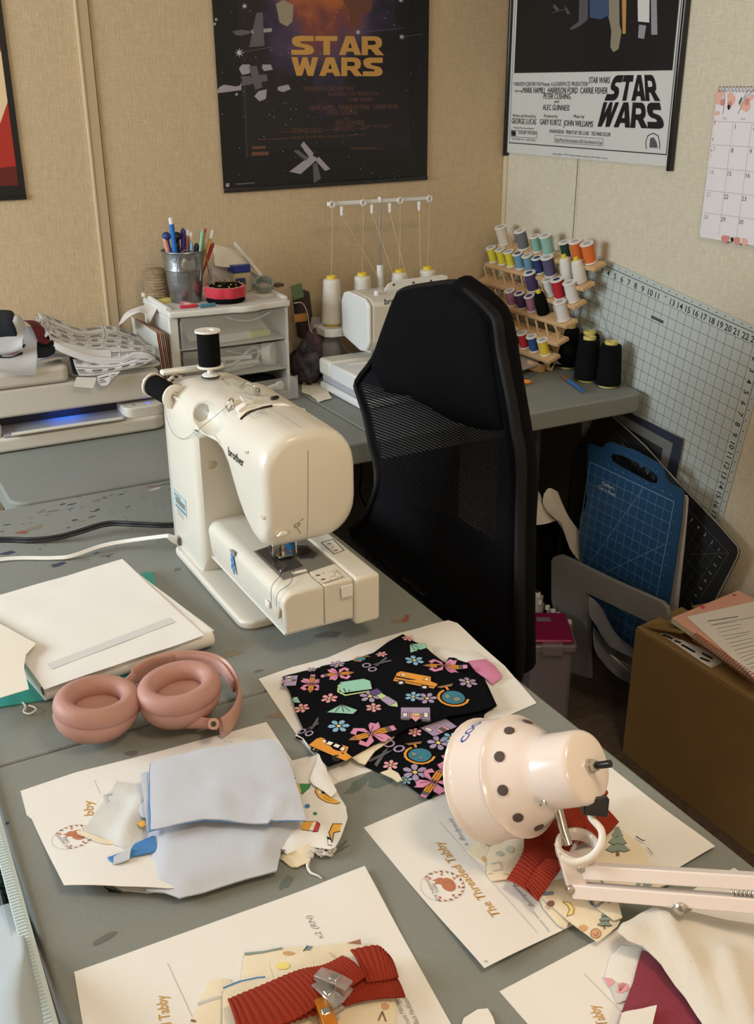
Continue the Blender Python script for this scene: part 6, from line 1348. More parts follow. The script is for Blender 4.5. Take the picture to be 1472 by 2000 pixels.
wc0['group'] = 'white cones on the overlocker'
wc0.matrix_local = Matrix.Translation((cx[0], -.15, .8725)); WM[wc0.name] = wc0.matrix_local.copy()
for k, (a, l) in enumerate(zip(cx[1:], ('white thread cone second from the left on the overlocker stand, left of the pole', 'white thread cone on the overlocker stand just right of the metal pole', 'white thread cone at the right end of the overlocker stand, above the chair back'))): dup(wc0, Matrix.Translation((a, -.15, .8725)), l, 'white cones on the overlocker')
for k in range(4):
    c = Vector((cx[k], -.15, .8725+.123)); e = Vector((bxs[k], -.156, zb_-.004)); MB().tube([c, c.lerp(e, .5)+Vector((.001, 0, 0)), e], .0005, 4).build('thread_strand', m_fine, OV)
for k, (u, v) in enumerate(((742, 545), (772, 540), (795, 540), (822, 535))):
    h_ = Vector((hks[k], -.153, zb_-.028)); MB().tube([h_, PY(u if k < 3 else 822, 548, -.20)], .0005, 4).build('thread_strand', m_fine, OV)
# ---------------------------------------------------------------- wooden thread rack with spools
m_wood = mat('rack_wood', (204, 168, 124), .6, bump=.3, bscale=300, var=.12, vscale=40, stretch=(1, .15, 1))
RK = thing('thread_rack', 'wooden thread rack leaning in the corner, holding coloured spools', 'thread rack', (-.10, -.25, T))
rows = {'A': (-.046, 1.023, -.485), 'B': (-.062, .974, -.468), 'C': (-.074, .928, -.455), 'D': (-.090, .880, -.447), 'E': (-.102, .833, -.432), 'F': (-.112, .786, -.415)}
TL = radians(20); pd_ = Vector((-sin(TL), 0, cos(TL))); fwd = Vector((-cos(TL), 0, -sin(TL)))
RY = Matrix.Rotation(-TL, 3, 'Y')
for k, (x, z, yr) in rows.items():
    yl = min(-.018, yr+.43)
    MB().box((x, (yl+yr)/2, z-.005), (.040, yl-yr, .010), R=RY).build('shelf', m_wood, RK, bevel=.0015)
up0, up1 = Vector((-.120, 0, T+.001)), Vector((-.026, 0, 1.035))
for y in (-.105, -.375):
    d_ = (up1-up0).normalized(); q = Vector((.020, 0, .006))
    MB().box(((up0+up1)/2+Vector((.022, y, 0))), (.016, .014, (up1-up0).length), R=Vector((0, 0, 1)).rotation_difference(d_).to_matrix()).build('side_rail', m_wood, RK, bevel=.002)
    for k, (x, z, yr) in rows.items():
        MB().prism([(x-.012, z-.010), (x+.018, z-.002), (x+.026, z-.030), (x+.014, z-.040)], y-.007, y+.007, lambda a, b, c: Vector((a, c, b))).build('bracket', m_wood, RK, bevel=.002)
MB().box((-.132, -.365, T+.0125), (.050, .020, .022), R=Matrix.Rotation(.35, 3, 'Y')).build('foot', m_wood, RK, bevel=.001)
MB().box((-.132, -.105, T+.0125), (.050, .020, .022), R=Matrix.Rotation(.35, 3, 'Y')).build('foot', m_wood, RK, bevel=.001)
def Zr(x, y): return (900+x/5.257, 420+y/5.257)
def th(nm, c): return mat('thread_'+nm, c, .7, bump=.6, bscale=1500)
big = dict(h=.050, r=.0148, rf=.0172); sml = dict(h=.042, r=.0125, rf=.0150)
m_lab = mat('spool_end_label', (176, 178, 180), .5); m_labn = mat('spool_end_navy', (52, 66, 120), .5)
def lab_(t, z, m):
    d = Deco(lambda a, b, l: Vector((a, b, z+l)), [m.name]); d.poly([(.009*cos(a), .009*sin(a)) for a in [2*pi*i/14 for i in range(14)]], m.name); d.build('end_label', t)
protos = {}
for key, dd in (('L', big), ('S', sml)):
    for lk, lm in (('g', m_lab), ('n', m_labn)):
        p_ = spool_proto('thread_spool', 'x', dd['h'], dd['r'], dd['rf'], threadmat=m_cone); lab_(p_, dd['h'], lm); protos[key+lk] = p_
mini = thing('mini_cone', 'x', 'thread spool')
MB().lathe([(.0145, 0), (.0165, .003), (.0160, .030), (.0130, .046), (.0115, .050), (.006, .051)], n=22).build('thread', m_cone, mini, smooth=60)
MB().lathe([(.006, .0505), (.006, .057), (.0045, .058), (.001, .0575)], n=14).build('cone_tip', mat('tip_yellow', (222, 206, 60), .4), mini)
spools = [('A', 450, 285, 'Lg', 'cream', (222, 210, 194), 'cream spool at the left end of the top shelf'), ('A', 650, 325, 'Lg', 'grey', (110, 112, 116), 'dark grey spool, second on the top shelf'), ('A', 788, 390, 'Sg', 'aqua', (140, 184, 174), 'pale aqua spool on the top shelf, left one of the pair'), ('A', 905, 410, 'Lg', 'aqua_b', (144, 190, 180), 'pale aqua spool on the top shelf, larger right one of the pair'),
    ('A', 1092, 440, 'Sg', 'forest', (24, 62, 50), 'dark green spool on the top shelf beside the orange ones'), ('A', 1210, 490, 'Lg', 'orange', (222, 112, 52), 'orange spool on the top shelf, left one of the two'), ('A', 1328, 520, 'Lg', 'orange_b', (226, 116, 50), 'orange spool at the right end of the top shelf'),
    ('B', 345, 475, 'Sg', 'yellow_a', (226, 212, 60), 'yellow spool at the left end of the second shelf'), ('B', 437, 500, 'Sg', 'yellow_b', (226, 212, 60), 'yellow spool on the second shelf, middle of three'), ('B', 525, 525, 'Sg', 'yellow_c', (226, 212, 60), 'yellow spool on the second shelf beside the light blue spool'), ('B', 618, 550, 'Sn', 'sky', (110, 156, 184), 'light blue spool with navy end label on the second shelf'), ('B', 713, 575, 'Sg', 'sky_b', (110, 156, 184), 'light blue spool with grey end label on the second shelf'),
    ('B', 815, 600, 'Sn', 'navy', (38, 56, 112), 'navy blue spool on the second shelf'), ('B', 925, 628, 'Lg', 'slate', (88, 84, 120), 'slate purple spool on the second shelf'), ('B', 1110, 662, 'M', 'white_a', (226, 224, 216), 'white mini cone with yellow tip on the second shelf, left of two'), ('B', 1232, 688, 'M', 'white_b', (226, 224, 216), 'white mini cone with yellow tip on the second shelf, right of two'),
    ('C', 745, 782, 'Ln', 'violet', (74, 58, 106), 'violet spool alone on the third shelf above the mini black cone'), ('C', 920, 850, 'Sg', 'white_c', (216, 214, 210), 'white spool on the third shelf, left of the red one'), ('C', 1022, 872, 'Ln', 'red', (188, 34, 50), 'red spool between two white ones on the third shelf'), ('C', 1150, 912, 'Lg', 'white_d', (224, 222, 218), 'white spool at the right end of the third shelf'),
    ('D', 535, 955, 'Sg', 'mauve', (180, 126, 160), 'mauve spool at the left of the fourth shelf group'), ('D', 632, 985, 'Sn', 'purple', (78, 58, 110), 'dark purple spool between the two mauve ones'), ('D', 735, 1015, 'Sn', 'mauve_b', (184, 128, 160), 'mauve spool beside the mini black cone'), ('D', 850, 1025, 'M', 'black', (18, 18, 20), 'black mini cone with yellow tip on the fourth shelf'), ('D', 1052, 1120, 'Lg', 'white_e', (226, 222, 220), 'large white spool at the right end of the fourth shelf'),
    ('F', 565, 1380, 'Sg', 'pine', (32, 62, 54), 'dark green spool on the bottom shelf'), ('F', 658, 1400, 'Sg', 'red_b', (196, 40, 52), 'red spool on the bottom shelf'), ('F', 757, 1445, 'Sg', 'royal', (44, 76, 132), 'blue spool on the bottom shelf'), ('F', 868, 1492, 'Sg', 'gold', (220, 192, 60), 'yellow spool at the right end of the bottom shelf')]
R3 = Matrix.Rotation(-TL, 4, 'Y'); lasty = {}; placed = {}
for i, (row, zx, zy, kind, cn, c, l) in enumerate(spools):
    x, z, yr = rows[row]; q = PX(*Zr(zx, zy), x); y = max(yr+.012, min(-.04, q.y))
    if row in lasty and lasty[row]-y < .031: y = lasty[row]-.0315
    lasty[row] = y; placed.setdefault(row, []).append(y)
    src = mini if kind == 'M' else protos[kind]
    s_ = Matrix.Diagonal((1.0, 1.0, 1.15 if kind == 'M' else 1, 1))
    dup(src, Matrix.Translation(Vector((x, y, z))+pd_*.0012)@R3@s_, l+(' of the wooden rack' if len(l.split()) < 13 else ''), 'spools on the wooden rack', {'thread': th(cn, c)})
for k, (x, z, yr) in rows.items():
    yl = min(-.018, yr+.43)
    for i in range(10):
        y = yl-.020-(yl-yr-.040)*i/9
        if all(abs(y-v) > .020 for v in placed.get(k, [])):
            b = Vector((x, y, z)); MB().cyl(b-pd_*.002, b+pd_*.034, .0028, n=8).build('peg', m_wood, RK)
for p_ in list(protos.values())+[mini]:
    for ch in [o for o in D.objects if o.parent == p_]: D.objects.remove(ch)
    D.objects.remove(p_)
# ---- black cones and small things on the right end of the back table
m_cy = mat('cone_core_pale', (206, 192, 110), .5)
bc0 = cone_proto('thread_cone', 'black thread cone with yellow core nearest the table corner, in front', .105, .031, .0255, m_tb, m_cy)
bc0['group'] = 'black cones at the table end'
def cp_(px, py):
    v = P(px, py, T+.001); v.x = min(v.x, -.034); return v
sp3 = [cp_(1199, 742), cp_(1170, 736), cp_(1160, 716), cp_(1118, 712)]
sp3[1] = Vector((-.075, -.500, T+.001)); sp3[0] = Vector((-.062, -.566, T+.001)); sp3[2] = Vector((-.036, -.452, T+.001)); sp3[3] = Vector((-.034, -.370, T+.001))
bc0.matrix_local = Matrix.Translation(sp3[0]); WM[bc0.name] = bc0.matrix_local.copy()
for v, l in zip(sp3[1:], ('black thread cone second from the table corner, partly behind the front one', 'black thread cone against the wall behind the two front cones', 'black thread cone behind the right side of the wooden rack')): dup(bc0, Matrix.Translation(v), l, 'black cones at the table end')
SCs = thing('scissors', 'orange-handled scissors on the back table beside the chair back', 'scissors', tuple(P(1005, 748)))
m_or = mat('scissor_orange', (232, 140, 44), .4)
for k, (cxx, cyy, rx, ry) in enumerate(((1022, 745, .020, .010), (1008, 753, .016, .010))):
    c = P(cxx, cyy, T+.005); MB().tube([c+Vector((rx*cos(a)*.7+ry*sin(a)*.2, -rx*cos(a)*.5+ry*sin(a), 0)) for a in [2*pi*i/18 for i in range(18)]], .0035, 8, closed=True).build('finger_loop', m_or, SCs)
c = P(1000, 748, T+.004); MB().tube([c, c+Vector((-.05, .045, 0))], .004, 6, flat=(.0012, .006), up=(0, 0, 1)).build('blade', m_steel, SCs)
SR = thing('seam_ripper', 'blue brush-like tool with brown ferrule on the right end of the back table', 'tool', tuple(P(1118, 748)))
a, b = P(1100, 735, T+.006), P(1140, 765, T+.006); MB().cyl(a.lerp(b, .28), b, .006, .0035, 12).build('handle', mat('handle_blue', (52, 100, 150), .4), SR)
MB().cyl(a, a.lerp(b, .27), .006, n=12).build('ferrule', mat('ferrule_brown', (120, 84, 56), .4), SR)
def flat(nm, lab, cat, pts, z, th_, m, **k):
    q = XY(*pts, z=z); return tag(MB().prism([(min(p[0], -.012), min(p[1], -.012)) for p in q], z-th_, z).build(nm, m, bevel=k.get('bevel', .0005)), lab, cat)
flat('grey_cutting_mat', 'small grey cutting mat under the folded fabric below the thread rack', 'mat', [(980, 722), (1030, 738), (1046, 728), (1062, 712), (1000, 690), (960, 690)], T+.004, .003, mat('mat_grey', (112, 122, 120), .6))
for k, (z, dx_) in enumerate(((T+.0105, 0), (T+.017, 3), (T+.0235, -2))):
    flat('folded_fabric', ('grey-beige folded fabric under the rack, bottom layer', 'grey-beige folded fabric under the rack, middle layer', 'grey-beige folded fabric under the rack, top layer')[k], 'fabric', [(960+dx_, 712), (1002+dx_, 726), (1050, 712), (1058+dx_, 690), (1010, 672), (960, 668)], z, .0055, mat('fabric_greige', (170, 158, 150), .9, bump=.4, bscale=500), bevel=.002)
o, _ = patch('plastic_bag', [(-.25, [(1060, 672), (1080, 668), (1096, 676)]), (-.34, [(1062, 690), (1082, 692), (1098, 698)]), (-.38, [(1062, 712), (1080, 712), (1095, 712)])], mat('bag_film', (176, 176, 180), .25, alpha=.7), None, amp=.003, fr=60)
tag(o, 'thin clear plastic bag under the right end of the rack', 'bag')
# ---------------------------------------------------------------- posters, calendar
def zline(u0, v0, u1, v1, a, b, t):  return None
def PW(px, py): v = PX(px, py, -.008); return (-v.y, v.z)
def PB(px, py): v = PY(px, py, -.004); return (v.x, v.z)
for n, c in dict(ps_black=(18, 18, 20), ps_dark=(22, 21, 24), ps_white=(222, 222, 220), ps_ink=(24, 24, 28), ps_gold=(196, 148, 78), ps_golddk=(150, 104, 52), ps_brown=(104, 66, 52), ps_star=(200, 200, 216), ps_ship=(158, 154, 160), ps_shipdk=(92, 90, 98), ps_orange=(176, 96, 56), ps_blue=(64, 84, 118), ps_tan=(150, 140, 120), ps_red=(170, 44, 34), ps_deep=(96, 26, 24), ps_cream=(226, 200, 160), cal_white=(226, 222, 226), cal_line=(120, 118, 130), cal_grey=(150, 148, 158), cal_peach=(226, 176, 160), cal_rose=(206, 140, 130), cal_leaf=(96, 104, 92)).items(): mat(n, c, .45)
# block letters for the film title
LET = {'S': [[(0, 0), (.62, 0), (.8, .04), (.9, .14), (.92, .28), (.86, .42), (.74, .52), (.40, .60), (.36, .66), (.40, .72), (.92, .72), (.92, 1), (.30, 1), (.12, .95), (.03, .84), (.02, .68), (.08, .54), (.20, .44), (.52, .36), (.56, .30), (.52, .26), (0, .26)]],
       'T': [[(.33, 0), (.61, 0), (.61, .74), (.92, .74), (.92, 1), (0, 1), (0, .74), (.33, .74)]],
       'A': [[(0, 0), (.28, 0), (.34, .18), (.62, .18), (.68, 0), (.96, 0), (.66, 1), (.30, 1)], [(.40, .38), (.56, .38), (.48, .68)]],
       'R': [[(0, 0), (.27, 0), (.27, .32), (.40, .32), (.62, 0), (.98, 0), (.72, .36), (.86, .46), (.9, .66), (.86, .86), (.74, .97), (.6, 1), (0, 1)], [(.27, .54), (.54, .54), (.62, .60), (.62, .70), (.54, .77), (.27, .77)]],
       'W': [[(.22, 0), (.46, 0), (.58, .48), (.70, 0), (.94, 0), (1.16, 1), (.90, 1), (.81, .48), (.68, 1), (.48, 1), (.35, .48), (.26, 1), (0, 1)]]}
def title(d, corners, m, bg, rows=('STAR', 'WARS'), gap=.03):
    """two-line block title in the quad corners = TL, TR, BR, BL"""
    tl, tr_, br_, bl_ = [Vector(c) for c in corners]
    def q(u, v): return tuple(tl*(1-u)*v+tr_*u*v+bl_*(1-u)*(1-v)+br_*u*(1-v))
    for r, word in enumerate(rows):
        ws = [1.16 if ch == 'W' else .94 for ch in word]; tot = sum(ws)+.04*(len(word)-1); x = 0; v0, v1 = ((.5+gap/2, 1), (0, .5-gap/2))[r]
        for ch, w_ in zip(word, ws):
            for k, po in enumerate(LET[ch]): d.poly([q((x+a)/tot, v0+(v1-v0)*b) for a, b in po], m if k == 0 else bg, 0, .0004 if k == 0 else .0005)
            x += w_+.04
    return q
# framed poster on the right wall
FP = thing('framed_poster', 'black-framed film poster on the right wall, dark picture above white title block', 'poster', (-.006, -.32, 1.25))
c0, c1 = PW(988, 300), PW(1308, 323); ya_, yb_ = c0[0], c1[0]; zb = (c0[1]+c1[1])/2; ztp = zb+.93
W2 = lambda a, b, l=0.: Vector((-.0085-l, -a, b))
MB().box((-.0045, -(ya_+yb_)/2, (zb+ztp)/2), (.006, yb_-ya_, ztp-zb)).build('print_sheet', mat('poster_paper', (222, 222, 218), .35), FP)
m_frm = mat('frame_black', (14, 14, 16), .25, coat=.3)
for a in (ya_-.001, yb_+.001): MB().box((-.0085, -a, (zb+ztp)/2-.003), (.016, .010, ztp-zb+.012)).build('frame_rail', m_frm, FP, bevel=.003, seg=3)
d = Deco(W2, [n for n in _m if n.startswith('ps_')])
zs = (PW(1003, 143)[1]+PW(1312, 137)[1])/2
d.poly([(ya_+.022, zs), (yb_-.022, zs), (yb_-.022, ztp-.02), (ya_+.022, ztp-.02)], 'ps_dark')
def pw(pts): return [PW(p[0], p[1] if p[1] else -130) for p in pts]
# plain shapes stand in for the painted figures
d.poly(pw([(1183, 0), (1208, 0), (1210, 48), (1214, 62), (1208, 96), (1198, 102), (1192, 92), (1194, 60), (1188, 30)]), 'ps_tan'); d.poly(pw([(1112, 56), (1130, 42), (1136, 0), (1150, 0), (1148, 38), (1134, 50), (1118, 58)]), 'ps_shipdk')
d.poly(pw([(1150, 0), (1186, 0), (1190, 30), (1172, 38), (1152, 34)]), 'ps_blue'); d.poly(pw([(1212, 0), (1226, 0), (1222, 66), (1216, 66)]), 'ps_gold')
d.poly(pw([(1243, 0), (1270, 0), (1268, 44), (1246, 42)]), 'ps_white'); d.poly(pw([(1248, 48), (1262, 50), (1258, 76), (1246, 74)]), 'ps_ship'); d.poly(pw([(1270, 0), (1280, 0), (1284, 68), (1272, 68)]), 'ps_ship')
d.poly(pw([(1082, 8), (1092, 18), (1088, 22), (1080, 14)]), 'ps_shipdk'); d.poly(pw([(1102, 10), (1114, 26), (1108, 28)]), 'ps_shipdk'); d.line(pw([(1078, 26), (1096, 20), (1110, 16)]), .0015, 'ps_shipdk')
zl_ = (PW(994, 280)[1]+PW(1299, 300)[1])/2
d.line([(ya_+.013, zl_), (yb_-.015, zl_)], .0022, 'ps_ink'); d.line([(ya_+.013, zl_), (ya_+.013, ztp)], .001, 'ps_ink'); d.line([(yb_-.015, zl_), (yb_-.015, ztp)], .0014, 'ps_ink')
q = title(d, [PW(1200, 147), PW(1278, 146), PW(1299, 252), PW(1160, 247)], 'ps_ink', 'ps_white')
def wtext(t, x0, x1, y, h, m='ps_ink', bold=.0):
    a, b = PW(x0, y), PW(x1, y+.066*(x1-x0)); v, _ = text_tris(t, 1, bold, 0, 'LEFT'); wd = max(x for x, _y in v)
    d.text(t, a[0], (a[1]+b[1])/2-.000, h, m, 0, bold, 0, 'LEFT', (b[0]-a[0])/(wd*h))
wtext('TWENTIETH CENTURY-FOX Presents  A LUCASFILM LTD. PRODUCTION', 1003, 1147, 160, .0135); wtext('STAR WARS', 1150, 1191, 156, .0200)
wtext('Starring', 1005, 1020, 177, .009); wtext('MARK HAMILL  HARRISON FORD  CARRIE FISHER', 1021, 1186, 172, .0200); wtext('PETER CUSHING', 1061, 1114, 187, .0190); wtext('and', 1082, 1091, 198, .010); wtext('ALEC GUINNESS', 1060, 1112, 209, .0190)
wtext('Written and Directed by', 1001, 1046, 225, .0105); wtext('Produced by', 1062, 1089, 226, .0105); wtext('Music by', 1120, 1141, 227, .0105)
wtext('GEORGE LUCAS', 999, 1047, 236, .0200); wtext('GARY KURTZ', 1054, 1096, 238, .0200); wtext('JOHN WILLIAMS', 1101, 1158, 240, .0200)
wtext('PANAVISION   PRINTS BY DE LUXE   TECHNICOLOR', 1073, 1192, 256, .0125); wtext('Original Motion Picture Soundtrack on 20th Century Records and Tapes', 1084, 1176, 273, .0125)
x_, y_ = [PW(1083, 264), PW(1178, 271), PW(1177, 285), PW(1083, 278)], 0; d.line(x_+x_[:1], .0008, 'ps_ink')
wtext('DOLBY SYSTEM', 1012, 1047, 259, .0105); x_ = [PW(998, 254), PW(1049, 257), PW(1048, 270), PW(998, 267)]; d.line(x_+x_[:1], .001, 'ps_ink'); d.poly([PW(999, 255), PW(1007, 256), PW(1007, 266), PW(999, 265)], 'ps_ink'); wtext('Making Films Sound Better', 1003, 1043, 249, .006); wtext('Noise Reduction - High Fidelity', 999, 1046, 271, .006)
x_ = [PW(1262, 290), PW(1261, 277), PW(1265, 265), PW(1275, 260), PW(1285, 265), PW(1288, 278), PW(1288, 291)]; d.line(x_, .0016, 'ps_ink'); d.poly([PW(1268, 288), PW(1270, 270), PW(1276, 268), PW(1282, 278), PW(1284, 289)], 'ps_shipdk')
wtext('copyright 1977 twentieth century fox film corp', 1078, 1186, 301, .0055, 'ps_shipdk'); d.build('poster_print', FP)
MB().box((-.0098, -(ya_+yb_)/2, (zb+ztp)/2), (.0012, yb_-ya_-.012, ztp-zb)).build('clear_front', mat('acrylic', (30, 30, 30), .25, alpha=.04), FP)

# poster on the back wall
a0, a1 = PB(412, 0)[0]+.003, -.2515; zq = 1.199
BPo = thing('wall_poster', 'unframed dark film poster with gold title hanging on the back wall', 'poster', (-.54, -.004, 1.2))
pm_ = D.materials.new('poster_purple_glow'); pm_.use_nodes = True; _m['poster_purple_glow'] = pm_; N = pm_.node_tree.nodes; L = pm_.node_tree.links; b_sdf = N['Principled BSDF']; b_sdf.inputs['Roughness'].default_value = .4
tc = N.new('ShaderNodeTexCoord'); mp = N.new('ShaderNodeMapping'); mp.inputs['Scale'].default_value = (3.2, 1, 2.0); ge = Vector((-.545, 0, 1.72))-Vector((-.54, -.004, 1.2)); mp.inputs['Location'].default_value = (-ge.x*3.2, 0, -ge.z*2.0)
L.new(tc.outputs['Object'], mp.inputs[0]); ln = N.new('ShaderNodeVectorMath'); ln.operation = 'LENGTH'; L.new(mp.outputs[0], ln.inputs[0])
nn = N.new('ShaderNodeTexNoise'); nn.inputs['Scale'].default_value = 9; nn.inputs['Detail'].default_value = 5; L.new(tc.outputs['Object'], nn.inputs[0])
ad = N.new('ShaderNodeMath'); ad.operation = 'MULTIPLY_ADD'; L.new(nn.outputs[0], ad.inputs[0]); ad.inputs[1].default_value = .7; L.new(ln.outputs['Value'], ad.inputs[2])
cr_ = N.new('ShaderNodeValToRGB'); L.new(ad.outputs[0], cr_.inputs[0]); e = cr_.color_ramp.elements; e[0].position = .62; e[0].color = lin((168, 92, 52))+(1,); e[1].position = 1.0; e[1].color = lin((18, 16, 22))+(1,)
for p_, c in ((.70, (120, 62, 56)), (.80, (78, 58, 86)), (.90, (46, 36, 66))):
    q_ = e.new(p_); q_.color = lin(c)+(1,)
L.new(cr_.outputs[0], b_sdf.inputs['Base Color'])
Sp = lambda a, b, l: Vector((a, -.004-.003*max(0, 1-abs(a-a0)/.03)-.003*max(0, 1-abs(a-a1)/.03)-.002*sin((a-a0)*8)-l, b))
v, f = tri(dens([(a0+.0, zq-.003), (a1, zq+.006), (a1-.003, 2.11), (a0-.004, 2.11)], .05), .05); m_ = MB(); m_.add([Sp(p.x, p.y, 0) for p in v], [tuple(x) for x in f]); m_.build('poster_sheet', _m['ps_black'], BPo, solid=.0003)
MB().box(((a0+a1)/2, -.0075, zq-.002), (a1-a0, .0035, .010), R=Matrix.Rotation(-.012, 3, 'Y')).build('bottom_bar', m_frm, BPo, bevel=.001)
d = Deco(Sp, ['poster_purple_glow']+[n for n in _m if n.startswith('ps_')])
ia0, ia1, iz0 = PB(478, 310)[0], PB(799, 300)[0], PB(500, 308)[1]
d.poly([(ia0, iz0), (ia1, iz0+.004), (ia1, 2.07), (ia0, 2.07)], 'poster_purple_glow', .05)
def pb(pts): return [PB(*p) for p in pts]
d.line(pb([(476, 130), (482, 307), (797, 292)]), .0009, 'ps_shipdk'); d.line(pb([(798, -200), (797, 292)]), .0008, 'ps_shipdk')
q = title(d, [PB(568, 70), PB(748, 71), PB(748, 149), PB(568, 148)], 'ps_gold', 'ps_black', gap=.06)
def btext(t, x0, x1, y, h, m='ps_brown', bold=0.):
    a, b = PB(x0, y), PB(x1, y-.075*(x1-x0)*.6); v, _ = text_tris(t, 1, bold, 0, 'LEFT'); wd = max(x for x, _y in v); d.text(t, a[0], a[1], h, m, 0, bold, 0, 'LEFT', (b[0]-a[0])/(wd*h))
for t, x0_, x1_, y_, h_ in (('TWENTIETH CENTURY FOX', 590, 690, 174, .014), ('A LUCASFILM LTD. PRODUCTION', 640, 740, 184, .012), ('STAR WARS', 678, 728, 195, .013), ('MARK HAMILL   HARRISON FORD   CARRIE FISHER', 604, 778, 211, .016), ('PETER CUSHING', 638, 697, 221, .016), ('and', 672, 682, 231, .010), ('ALEC GUINNESS', 653, 711, 241, .016), ('GEORGE LUCAS', 568, 628, 256, .016), ('GARY KURTZ', 648, 692, 252, .016), ('JOHN WILLIAMS', 706, 764, 249, .016), ('PANAVISION  PRINTS BY DELUXE  TECHNICOLOR', 566, 672, 269, .008), ('Original Motion Picture Soundtrack', 678, 750, 264, .007), ('www.starwars.com', 685, 760, 290, .014), ('Soundtrack available from', 503, 562, 272, .008)): btext(t, x0_, x1_, y_, h_)
btext('written and directed by', 547, 566, 257, .006); btext('produced by', 630, 646, 253, .006); btext('music by', 693, 704, 250, .006)
d.poly(pb([(769, 273), (786, 272), (786, 290), (769, 291)]), 'ps_brown'); d.poly(pb([(492, 286), (518, 285), (518, 290), (492, 291)]), 'ps_brown'); d.poly(pb([(491, 297), (524, 296), (524, 303), (491, 304)]), 'ps_brown')
# plain grey craft shapes standing in for the painted ships
def ship(pts, m='ps_ship'): d.poly(pb(pts), m)
ship([(423, 176), (440, 155), (462, 150), (470, 158), (471, 176), (424, 182)]); ship([(468, 150), (520, 145), (522, 158), (472, 168)], 'ps_shipdk'); ship([(485, 130), (500, 128), (512, 170), (498, 176)], 'ps_shipdk'); ship([(466, 134), (472, 126), (528, 126), (532, 136), (472, 146)]); ship([(496, 188), (504, 178), (562, 165), (567, 174), (506, 198)])
ship([(564, 335), (608, 302), (620, 310), (586, 340)]); ship([(586, 284), (592, 276), (612, 300), (604, 308)], 'ps_ship'); ship([(572, 295), (580, 292), (602, 308), (596, 314)], 'ps_shipdk'); ship([(614, 312), (622, 306), (644, 330), (634, 334)]); ship([(610, 320), (618, 318), (626, 348), (612, 358)], 'ps_shipdk')
ship([(434, 65), (470, 58), (500, 62), (470, 70)], 'ps_shipdk'); ship([(500, 25), (512, 24), (516, 90), (486, 92)], 'ps_shipdk'); ship([(490, 58), (530, 55), (530, 62), (492, 66)], 'ps_ship')
ship([(668, 0), (728, 0), (724, 22), (700, 30), (700, 50), (684, 50), (680, 20)], 'ps_brown'); ship([(538, 8), (552, 0), (572, 10), (570, 42), (560, 52), (545, 44)], 'ps_tan')
for px, py, r in ((467, 103, 4.5), (463, 231, 4.5), (699, 63, 3), (785, 72, 3), (461, 184, 2), (418, 47, 2), (421, 38, 2), (477, 12, 3), (783, 0, 3)):
    for k in range(2): d.poly([PB(px+r*(2.2 if j % 2 == 0 else .4)*cos(pi*j/4+k*.78), py+r*(2.2 if j % 2 == 0 else .4)*sin(pi*j/4+k*.78)) for j in range(8)], 'ps_star')
for (a, b) in (((467, 103), (530, 92)), ((463, 231), (560, 200)), ((699, 63), (790, 55)), ((785, 72), (828, 66))): d.line(pb([a, b]), .0012, 'ps_shipdk')
rs = random.Random(3)
for k in range(110):
    px, py = rs.uniform(425, 828), rs.uniform(20, 350); c = PB(px, py); r = rs.choice((.0006, .0008, .0012)); d.poly(circ(c[0], c[1], r, 4), 'ps_star')
d.poly(pb([(440, 358), (452, 357), (452, 364), (440, 365)]), 'ps_ship'); d.line(pb([(455, 360), (496, 357)]), .003, 'ps_shipdk')
d.build('poster_print', BPo)
# poster at the left edge
LP = thing('wall_poster', 'black-bordered red and white poster cut off by the left edge of the picture', 'poster', (-1.55, -.004, 1.19))
e0 = PB(52, 388)[0]; z_ = PB(30, 390)[1]
MB().box((e0-.28, -.0035, z_+.45), (.56, .0015, .90)).build('poster_sheet', _m['ps_black'], LP)
MB().box((e0-.28, -.0055, z_+.004), (.56, .004, .009)).build('bottom_bar', m_frm, LP, bevel=.001)
d = Deco(lambda a, b, l: Vector((a, -.0044-l, b)), [n for n in _m if n.startswith('ps_')]); i0 = PB(28, 300)[0]
d.poly([(e0-.53, z_+.030), (i0, z_+.030), (i0, z_+.87), (e0-.53, z_+.87)], 'ps_red'); d.poly([(e0-.53, z_+.030), (i0, z_+.030), (i0, z_+.07), (e0-.30, z_+.05)], 'ps_deep')
d.poly([(i0-.04, z_+.12), (i0, z_+.20), (i0, z_+.30), (i0-.05, z_+.24), (i0-.30, z_+.05), (i0-.2, z_+.05)], 'ps_cream'); d.poly([(i0-.02, z_+.40), (i0, z_+.46), (i0, z_+.62), (i0-.2, z_+.35), (i0-.1, z_+.32)], 'ps_cream'); d.build('poster_print', LP)
# calendar
CA = thing('wall_calendar', 'floral wall calendar with date grid and wire binding on the right wall', 'calendar', (-.006, -.9, 1.11))
cy0, cz1, cz0 = PW(1400, 172)[0], PW(1400, 171)[1], PW(1370, 463)[1]; cw_ = .285; Wc = lambda a, b, l=0.: Vector((-.0062-.004*((cz1-b)/(cz1-cz0))-l, -a, b))
def cal_pts(u, v): return (cy0+u*cw_, cz1+(cz0-cz1)*v)
v, f = tri(dens(rrect(cy0, cz0, cy0+cw_, cz1, .008), .03), .03); m_ = MB(); m_.add([Wc(p.x, p.y) for p in v], [tuple(x) for x in f]); m_.build('pages', _m['cal_white'], CA, solid=.001)
m_wire = mat('wire_dark', (60, 52, 46), .4, .6)
for k in range(30): MB().tube([Wc(*cal_pts(.03+.94*k/29, .022), .001)+Vector((-.001+.0035*cos(t)*-1, 0, .004+.005*sin(t))) for t in [radians(-100+40*i) for i in range(7)]], .0007, 4).build('wire_loop', m_wire, CA)
d = Deco(Wc, [n for n in _m if n.startswith('cal_')]+['ps_ink'])
